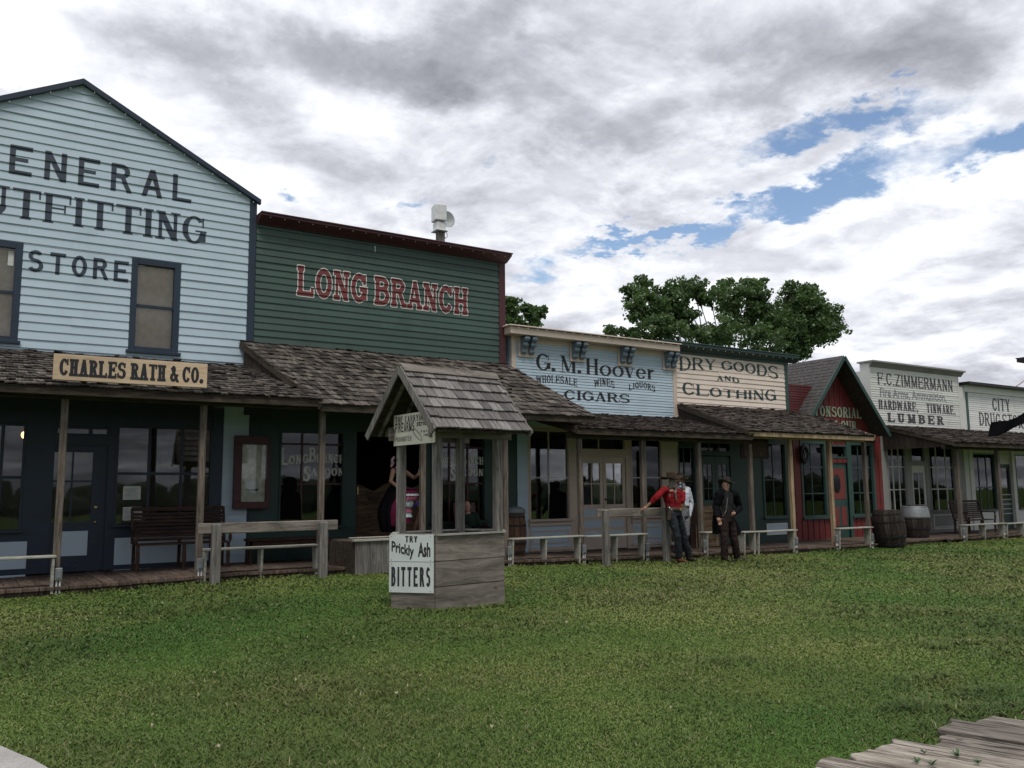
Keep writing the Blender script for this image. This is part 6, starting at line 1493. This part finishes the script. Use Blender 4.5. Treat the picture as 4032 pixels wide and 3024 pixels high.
m=MB(); rr=random.Random(2)
for k in range(14): p=J(415,275,-.05)+Vector((rr.gauss(0,.012),rr.gauss(0,.012),.06-.014*k)); m.ell(p,.026,.02,.018,0,8)
m.build('hair_flower',PALEP,s,smooth=True)
# ---- seated figure by the right saloon window
Y0=15.9; J=lambda u,v,dy=0: q(4,u,v,Y0+dy)
z0=g(8.4,15)+.10; s=person('person in dark green clothes seated in a red chair by the right saloon window',(J(700,1120).x,Y0,z0))
hd=J(663,968); hd.z=min(hd.z,z0+1.25); nk=hd+Vector((.02,.01,-.13)); ch=nk+Vector((.03,.02,-.14)); pv=ch+Vector((.08,.05,-.36)); pv.z=z0+.52
m=MB(); rot=head(m,hd,(-.4,-.9,0)); limb(m,[hd-Vector((0,0,.06)),nk,ch,pv],[.045,.05,.10,.12]); aL=[nk+Vector((-.15,0,-.06)),nk+Vector((-.2,-.1,-.3)),nk+Vector((-.08,-.3,-.36))]; aR=[nk+Vector((.18,0,-.06)),nk+Vector((.26,-.1,-.3)),nk+Vector((.16,-.32,-.38))]
limb(m,aL,[.045,.038,.028]); limb(m,aR,[.045,.038,.028]); hand(m,aL[2],(.5,-.4,-.1),(0,-1,0),.5); hand(m,aR[2],(-.5,-.4,-.1),(0,-1,0),.5)
kk=[pv+Vector((-.1,-.45,.02)),pv+Vector((.14,-.45,.02))]; fa=[Vector((k_.x,k_.y-.05,z0+.1)) for k_ in kk]
for k_,a_ in zip(kk,fa): limb(m,[pv,k_,a_],[.09,.055,.042])
m.build('body',SKIN,s,remesh=.009,smoothit=1)
m=MB(); m.tube([nk-Vector((0,0,.03)),ch,pv],[(.13,.09),(.185,.13),(.18,.14)],14); limb(m,aL,[.065,.055,.045]); limb(m,aR,[.065,.055,.045]); m.build('jacket',CHK,s,remesh=.012,smoothit=1)
m=MB()
for k_,a_ in zip(kk,fa): limb(m,[pv+Vector((0,0,-.02)),k_,a_+Vector((0,0,.05))],[.11,.08,.065])
m.build('trousers',COATC,s,remesh=.012); m=MB(); m.ell(hd+Vector((.01,.02,.03)),.095,.10,.10,0,12); m.build('hair',HAIRD,s,smooth=True)
for a_ in fa: boots(s,a_,a_+Vector((0,-.3,0)),z0,sh=.1)
cs=thing('red_chair','dark red wooden chair holding the seated person at the saloon window','chair',(pv.x,pv.y,z0)); px_=pv.x
MB().box(px_-.26,px_+.26,pv.y-.3,pv.y+.2,z0+.36,z0+.41).build('seat',MAROON,cs,bevel=.005); MB().obox((px_,pv.y+.24,z0+.75),(.27,0,0),(0,.02,0),(0,.06,.34)).build('backrest',MAROON,cs,bevel=.005)
for a_ in (-.23,.23):
    for b_ in (-.27,.17): MB().box(px_+a_-.02,px_+a_+.02,pv.y+b_-.02,pv.y+b_+.02,z0,z0+.359).build('leg',MAROON,cs)
    MB().box(px_+a_*1.15-.02,px_+a_*1.15+.02,pv.y-.3,pv.y+.2,z0+.60,z0+.63).box(px_+a_*1.15-.018,px_+a_*1.15+.018,pv.y-.29,pv.y-.25,z0+.41,z0+.6).build('armrest',MAROON,cs)

# bushes far across the street, mirrored low in the shop windows
SHB=plain('far_bush_leaves',(.035,.05,.022),.9,nz=.4); RB=random.Random(8); mb=MB()
for k in range(150):
    x=-60+k*1.15+RB.uniform(-1,1); y=-30-RB.uniform(0,9); r_=RB.uniform(.8,1.9); mb.ell((x,y,r_*.45),r_*1.3,r_,r_*RB.uniform(.8,1.4),n=8)
tag(mb.build('shrub_belt',SHB,remesh=0),'low dark belt of shrubs far across the grass','shrubs',kind='stuff')
# weeds in the plank crossing
WD=plain('weed_leaves',(.05,.11,.035),.6); RW=random.Random(12)
for k,(px,py,s_) in enumerate(((3770,2978,1.),(3612,3002,.8),(3850,3006,.7),(3668,3012,.9),(3640,2965,.6))):
    c=gnd(px,py,.05); mb=MB()
    for i in range(16):
        a_=RW.uniform(0,6.28); l_=RW.uniform(.018,.06)*s_; d_=Vector((math.cos(a_),math.sin(a_),RW.uniform(.5,1.6))).normalized(); sd=d_.cross(Vector((0,0,1))).normalized()*.006*s_; m_=c+d_*l_*.55; e_=c+d_*l_+Vector((0,0,-.006))
        mb.prism([c-sd*.4,m_-sd,e_,m_+sd,c+sd*.4],d_.cross(sd).normalized()*.0012)
    o=mb.build('weed',WD); tag(o,('leafy green weed in the plank crossing, '+('largest of the five','leftmost of the five','rightmost of the five','in the middle','smallest of the five')[k]),'weed','weeds in the plank crossing')
# fallen leaves on the lawn
LF=plain('dry_leaf',(.38,.34,.22),.8); RL=random.Random(4)
for (px,py) in ((490,1298),(462,1455),(1113,1280),(1255,1250),(1268,1232),(1296,1238),(1222,1350),(856,1498),(1062,1568),(330,1565),(470,1610),(1665,1400),(1948,1278),(1450,1530),(640,1470)):
    c=gnd(px*1.8228,py*1.8228,.06); s_=.5+c.y*.035; a0=RL.uniform(0,6.3); pts=[]
    for k in range(8):
        an=a0+k*math.pi/4; r_=(.026 if k%4==0 else .015)*s_; pts.append((c.x+math.cos(an)*r_,c.y+math.sin(an)*r_*1.0,g(c.x,c.y)+.028+.012*math.sin(k*1.6)))
    o=MB().prism(pts,(0,0,.002)).build('fallen_leaf',LF); tag(o,'small pale dry leaf lying on the lawn','leaf','pale dry leaves on the lawn')
# ================================================================== TREES
LEAF,nt,b=newmat('cottonwood_leaves'); ge=N(nt,'ShaderNodeNewGeometry'); nt.links.new(ramp(nt,ge.outputs['Random Per Island'],[(0,(.045,.082,.032)),(.5,(.085,.140,.054)),(.9,(.13,.195,.08)),(1,(.19,.25,.14))]),b.inputs['Base Color']); b.inputs['Roughness'].default_value=.5; b.inputs['Specular IOR Level'].default_value=.35
tl=N(nt,'ShaderNodeBsdfTranslucent'); tl.inputs[0].default_value=(.10,.20,.04,1); mx=N(nt,'ShaderNodeMixShader'); mx.inputs[0].default_value=.3; nt.links.new(b.outputs[0],mx.inputs[1]); nt.links.new(tl.outputs[0],mx.inputs[2]); nt.links.new(mx.outputs[0],nt.nodes['Material Output'].inputs[0])
BARK=wood('bark',(.035,.028,.02),(.08,.065,.05),(8,8,1),2,.95,.1,.8,knots=False)
def tree(label,blobs,base,dens=1.,seed=1,leaf=.17,grp=None):
    """blobs: (centre Vector, radius)"""
    s=thing('cottonwood_tree',label,'tree',tuple(base),grp); rg=np.random.default_rng(seed); rr=random.Random(seed)
    V=[]; cen=[]
    for c,r in blobs:
        nsub=int(42*dens*(r/1.2)**2)+10
        d=rg.normal(size=(nsub,3)); d/=np.linalg.norm(d,axis=1)[:,None]; rad_=r*rg.uniform(.3,1.22,nsub)**.75
        sc=np.array(c)+d*rad_[:,None]*np.array([1,1,.85])
        for k in range(nsub):
            sr=r*rg.uniform(.12,.30)+.10; m=int(88*(sr/.4)**2)+10
            dd=rg.normal(size=(m,3)); dd/=np.linalg.norm(dd,axis=1)[:,None]; dd*= (rg.uniform(.05,1.25,m)**.6)[:,None]
            cen.append(sc[k]+dd*sr*np.array([1.15,1.15,.75]))
    P=np.concatenate(cen); n=len(P)
    a=rg.normal(size=(n,3)); a/=np.linalg.norm(a,axis=1)[:,None]; b_=rg.normal(size=(n,3)); b_-=a*(a*b_).sum(1)[:,None]; b_/=np.linalg.norm(b_,axis=1)[:,None]
    sz=(leaf*rg.uniform(.5,1.2,n))[:,None]
    V=np.stack([P-a*sz*.5,P+b_*sz*.42,P+a*sz*.55,P-b_*sz*.42],1).reshape(-1,3)-np.array(base)
    me=bpy.data.meshes.new('crown'); me.vertices.add(4*n); me.vertices.foreach_set('co',V.reshape(-1)); me.loops.add(4*n); me.loops.foreach_set('vertex_index',np.arange(4*n,dtype=np.int32)); me.polygons.add(n); me.polygons.foreach_set('loop_start',np.arange(n,dtype=np.int32)*4); me.update(); me.validate()
    me.materials.append(LEAF); o=bpy.data.objects.new('crown',me); col.objects.link(o); o.parent=s
    m=MB(); zf=base[2]+4.6; top=Vector((base[0],base[1],zf)); m.tube([Vector(base),Vector(base)+Vector((.05,0,1.5)),top],[.55,.42,.36],12)
    for c,r in blobs:
        c=Vector(c); mid=top.lerp(c,.5)+Vector((rr.uniform(-.5,.5),rr.uniform(-.3,.3),rr.uniform(-.2,.5))); mid.z=min(mid.z,c.z-r*.3); m.tube([top,mid,c],[.07,.04,.015],6)
        for k in range(4):
            e=c+Vector((rr.gauss(0,1),rr.gauss(0,1),rr.gauss(0,.8))).normalized()*r*.95; m.tube([mid.lerp(c,.8),c.lerp(e,.5)+Vector((0,0,.1)),e],[.025,.014,.006],5)
    m.build('trunk',BARK,s,smooth=True)
TY=30.
def B(u,v,r,dy=0,c=11):
    p=q(c,u,v,TY+dy); p2=q(c,u+r,v,TY+dy); return (tuple(p),(q(c,u+r,v,TY+dy)-p).length*.95)
bl=[B(420,330,75),B(470,215,48,1),B(520,420,110),B(640,330,95,1),B(760,300,85),B(880,260,60,-1),B(900,330,50),B(700,440,110),B(600,560,100,-2),B(800,560,90),B(400,400,60,-1),B(330,290,28),B(420,480,70),
    B(1000,340,65),B(1130,250,50,1),B(1180,330,95),B(1300,280,70),B(1380,230,40),B(1390,330,70),B(1120,430,60,1),B(1330,440,90),B(1060,600,105,-2),B(1200,560,75),B(960,650,80),B(1450,520,100),
    B(1640,300,55),B(1770,270,40),B(1620,400,75),B(1740,380,90),B(1600,520,100),B(1780,520,120),B(1900,480,80),B(1960,590,70),B(1880,640,70),B(1700,640,90),B(1600,720,90),B(1720,770,60),B(1400,700,110,-2),
    B(700,650,100,-2),B(480,640,70,-1),B(330,620,60),B(220,620,45),B(1560,620,80)]
TB=q(11,1150,900,TY); tree('broad dark green cottonwood tree rising behind the cream dry goods store',bl,(TB.x,TY,-.1),1.,3,.17)
bl=[B(1100,1190,42,0,14),B(1170,1210,50,0,14),B(1150,1300,75,0,14),B(1200,1400,85,0,14),B(1120,1420,70,0,14),B(1310,1280,42,0,14),B(1350,1370,60,0,14),B(1430,1300,45,0,14),B(1480,1310,32,0,14),B(1440,1390,60,0,14),B(1370,1450,70,0,14)]
TB=q(14,1200,1600,TY); tree('small dark green tree showing between the saloon and the cigar store',bl,(TB.x,TY,-.1),1.1,5,.16)
for (x,y,r_) in ((26,36,2.2),(19.5,33,1.5)): pass
# ================================================================== SKY
w=bpy.data.worlds.new('World'); scene.world=w; w.use_nodes=True; nt=w.node_tree; nt.nodes.clear()
out=N(nt,'ShaderNodeOutputWorld'); bg=N(nt,'ShaderNodeBackground'); nt.links.new(bg.outputs[0],out.inputs[0])
SUN_EL,SUN_AZ=rad(62),rad(205)
sky=N(nt,'ShaderNodeTexSky'); sky.sky_type='NISHITA'; sky.sun_disc=False; sky.sun_elevation=SUN_EL; sky.sun_rotation=SUN_AZ; sky.air_density=1.0; sky.dust_density=.6
def M(op,a,b=None,c=None,clamp=False):
    n=nt.nodes.new('ShaderNodeMath'); n.operation=op; n.use_clamp=clamp
    for i,v in enumerate((a,b,c)):
        if v is None: continue
        if hasattr(v,'is_output'): nt.links.new(v,n.inputs[i])
        else: n.inputs[i].default_value=v
    return n.outputs[0]
tc=N(nt,'ShaderNodeTexCoord'); sep=N(nt,'ShaderNodeSeparateXYZ'); nt.links.new(tc.outputs['Generated'],sep.inputs[0]); sx,sy,sz=sep.outputs
az=M('ARCTAN2',sx,sy); el=M('ARCSINE',sz)
zc=M('ADD',M('MAXIMUM',sz,0.0),.16); cx_=M('DIVIDE',sx,zc); cy_=M('DIVIDE',sy,zc)
cmb=N(nt,'ShaderNodeCombineXYZ'); nt.links.new(cx_,cmb.inputs[0]); nt.links.new(cy_,cmb.inputs[1]); cmb.inputs[2].default_value=3.3
def nz(vec,scale,detail,rough,dist=0,off=0):
    n=N(nt,'ShaderNodeTexNoise'); n.inputs['Scale'].default_value=scale; n.inputs['Detail'].default_value=detail; n.inputs['Roughness'].default_value=rough; n.inputs['Distortion'].default_value=dist
    if off:
        mp=N(nt,'ShaderNodeMapping'); mp.inputs['Location'].default_value=(off,off*.7,0); nt.links.new(vec,mp.inputs[0]); vec=mp.outputs[0]
    nt.links.new(vec,n.inputs['Vector']); return n.outputs['Fac']
# angular coordinates for named cloud masses, ragged by noise
ac=N(nt,'ShaderNodeCombineXYZ'); nt.links.new(az,ac.inputs[0]); nt.links.new(el,ac.inputs[1])
n_big=nz(cmb.outputs[0],.55,7,.58,.3); n_mid=nz(cmb.outputs[0],1.5,9,.62,.2,4.); n_fin=nz(cmb.outputs[0],4.2,8,.66,0,9.)
jx=M('MULTIPLY',M('SUBTRACT',n_mid,.5),.35); jy=M('MULTIPLY',M('SUBTRACT',n_fin,.5),.16)
azj=M('ADD',az,jx); elj=M('ADD',el,jy)
def blob(px,py,rx,ry,ang=0):
    """soft ellipse around the compass bearing seen at view pixel px,py; sizes in view px"""
    d=ray(px*1.8228,py*1.8228).normalized(); a0,e0=math.atan2(d.x,d.y),math.asin(d.z); k=1/1853
    x=M('SUBTRACT',azj,a0); y=M('SUBTRACT',elj,e0); ca,sa=math.cos(rad(ang)),math.sin(rad(ang))
    xr=M('ADD',M('MULTIPLY',x,ca/(rx*k)),M('MULTIPLY',y,sa/(rx*k))); yr=M('ADD',M('MULTIPLY',x,-sa/(ry*k)),M('MULTIPLY',y,ca/(ry*k)))
    r2=M('ADD',M('MULTIPLY',xr,xr),M('MULTIPLY',yr,yr)); return M('POWER',2.718,M('MULTIPLY',r2,-1.0))
def total(lst):
    s=None
    for (w_,*a) in lst:
        v=M('MULTIPLY',blob(*a),w_); s=v if s is None else M('ADD',s,v)
    return s
blue=total([(1.0,1680,285,130,34,8),(1.,1890,252,170,30,5),(1.,1780,395,240,36,12),(.9,2130,330,150,40,14),(.9,1540,480,190,28,5),(1.,1160,590,100,34,20),(.85,890,395,85,28,20),(.8,1080,335,50,14,0),(.8,1385,212,40,24,0),(.9,1965,150,28,16,0),(.8,1370,500,130,18,8),(.7,610,440,40,16,0),(.7,1500,560,40,10,0)])
grey=total([(1.0,700,120,420,60,-3),(1.0,1000,70,120,75,0),(1.0,1650,170,520,75,0),(.8,2100,60,300,90,0),(.8,380,90,110,70,0),(.55,1150,140,260,60,0),(.5,1500,430,120,30,0),(.6,2150,480,70,60,0),(.5,560,300,160,40,0),(.35,1950,700,250,40,0)])
white=total([(1.0,760,30,160,45,0),(.9,1140,60,50,30,0),(1.,130,60,150,90,0),(.8,1480,340,260,40,5),(.9,1900,470,330,50,10),(.8,1350,590,220,45,12),(.7,980,240,180,40,0),(.7,1300,400,300,45,5),(.6,1450,150,60,20,0),(.8,2060,280,120,25,5)])
def scaled(vec,k):
    n=N(nt,'ShaderNodeVectorMath',operation='MULTIPLY'); nt.links.new(vec,n.inputs[0]); n.inputs[1].default_value=(k,k,1); return n.outputs[0]
base_v=cmb.outputs[0]
def puffs(vec):
    return M('ADD',M('MULTIPLY',nz(vec,1.15,4,.5,.1,31.),.55),M('MULTIPLY',nz(vec,3.0,9,.60,.25,17.),.45))
d0=puffs(base_v); d1=puffs(scaled(base_v,.955)); d2=puffs(scaled(base_v,.90))
lit=M('ADD',M('SUBTRACT',d0,d1),M('MULTIPLY',M('SUBTRACT',d0,d2),.6))
n_det=nz(base_v,10.,8,.62,.1,23.); n_brk=nz(base_v,5.5,9,.6,.2,41.)
dens=M('ADD',.60,M('MULTIPLY',M('SUBTRACT',d0,.5),2.0)); dens=M('ADD',dens,M('MULTIPLY',M('SUBTRACT',n_big,.5),.3)); dens=M('ADD',dens,M('MULTIPLY',M('SUBTRACT',n_det,.5),.42)); dens=M('ADD',dens,M('MULTIPLY',M('SUBTRACT',n_brk,.5),M('ADD',.4,M('MULTIPLY',blue,1.1))))
dens=M('SUBTRACT',dens,M('MULTIPLY',blue,.72)); dens=M('ADD',dens,M('MULTIPLY',white,.14)); dens=M('ADD',dens,M('MULTIPLY',grey,.2))
cov=N(nt,'ShaderNodeMapRange'); cov.interpolation_type='SMOOTHSTEP'; cov.inputs['From Min'].default_value=-.14; cov.inputs['From Max'].default_value=.44; nt.links.new(dens,cov.inputs[0])
# brightness: thick parts are grey underneath, upper edges catch the light
br=M('ADD',.845,M('MULTIPLY',M('MAXIMUM',lit,-.09),2.3)); br=M('ADD',br,M('MULTIPLY',M('SUBTRACT',n_brk,.5),-.35)); br=M('SUBTRACT',br,M('MULTIPLY',M('SUBTRACT',d0,.5),1.1)); br=M('ADD',br,M('MULTIPLY',M('SUBTRACT',n_det,.5),.22)); br=M('ADD',br,M('MULTIPLY',M('SUBTRACT',n_big,.5),-.45))
br=M('ADD',br,M('MULTIPLY',white,.13)); br=M('SUBTRACT',br,M('MULTIPLY',grey,.23)); br=M('ADD',br,M('MULTIPLY',blue,.10))
bk=N(nt,'ShaderNodeMapRange'); bk.interpolation_type='SMOOTHSTEP'; bk.inputs['From Min'].default_value=-.05; bk.inputs['From Max'].default_value=-.7; nt.links.new(sy,bk.inputs[0])  # unseen sky behind the camera, dimmed to darken porches and window reflections
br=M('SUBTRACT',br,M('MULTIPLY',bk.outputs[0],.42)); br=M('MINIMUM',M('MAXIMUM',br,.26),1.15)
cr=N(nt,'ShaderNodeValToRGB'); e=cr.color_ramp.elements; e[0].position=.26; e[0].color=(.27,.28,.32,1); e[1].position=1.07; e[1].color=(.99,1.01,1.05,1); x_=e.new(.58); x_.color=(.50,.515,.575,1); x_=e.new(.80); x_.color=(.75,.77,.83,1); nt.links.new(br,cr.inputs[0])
CL=1.0
sk=N(nt,'ShaderNodeVectorMath',operation='SCALE'); nt.links.new(sky.outputs[0],sk.inputs[0]); sk.inputs['Scale'].default_value=.14
mx=N(nt,'ShaderNodeMix'); mx.data_type='RGBA'; nt.links.new(cov.outputs[0],mx.inputs[0]); nt.links.new(sk.outputs[0],mx.inputs[6]); nt.links.new(cr.outputs[0],mx.inputs[7])
# below the horizon: dull ground tone
below=M('LESS_THAN',sz,-.01); mx2=N(nt,'ShaderNodeMix'); mx2.data_type='RGBA'; nt.links.new(below,mx2.inputs[0]); nt.links.new(mx.outputs[2],mx2.inputs[6]); mx2.inputs[7].default_value=(.06,.07,.05,1)
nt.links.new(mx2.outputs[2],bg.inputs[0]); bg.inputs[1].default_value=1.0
sd=bpy.data.lights.new('sun','SUN'); sd.energy=1.8; sd.angle=rad(20); sd.color=(1,.95,.88); so=bpy.data.objects.new('sun',sd); col.objects.link(so)
sdir=Vector((math.sin(SUN_AZ)*math.cos(SUN_EL),math.cos(SUN_AZ)*math.cos(SUN_EL),math.sin(SUN_EL))); so.rotation_euler=sdir.to_track_quat('Z','Y').to_euler(); so.location=(0,-5,20)
# ================================================================== CAMERA
cd=bpy.data.cameras.new('camera'); cd.sensor_width=36; cd.lens=F/4032*36; cd.clip_end=3000; cd.clip_start=.05
co=bpy.data.objects.new('camera',cd); col.objects.link(co); scene.camera=co
fwd=ray(CX,CY); rgt=ray(CX+F,CY)-fwd; up=ray(CX,CY-F)-fwd
mt=Matrix((rgt.normalized(),up.normalized(),-fwd.normalized())).transposed().to_4x4(); mt.translation=(0,0,H); co.matrix_world=mt
grass()
scene.view_settings.view_transform='Standard'; scene.view_settings.look='None'; scene.view_settings.exposure=.12; scene.view_settings.gamma=1
scene.cycles.max_bounces=6; scene.cycles.transparent_max_bounces=12; scene.cycles.diffuse_bounces=3; scene.cycles.glossy_bounces=3
try: scene.cycles.use_denoising=True
except Exception: pass
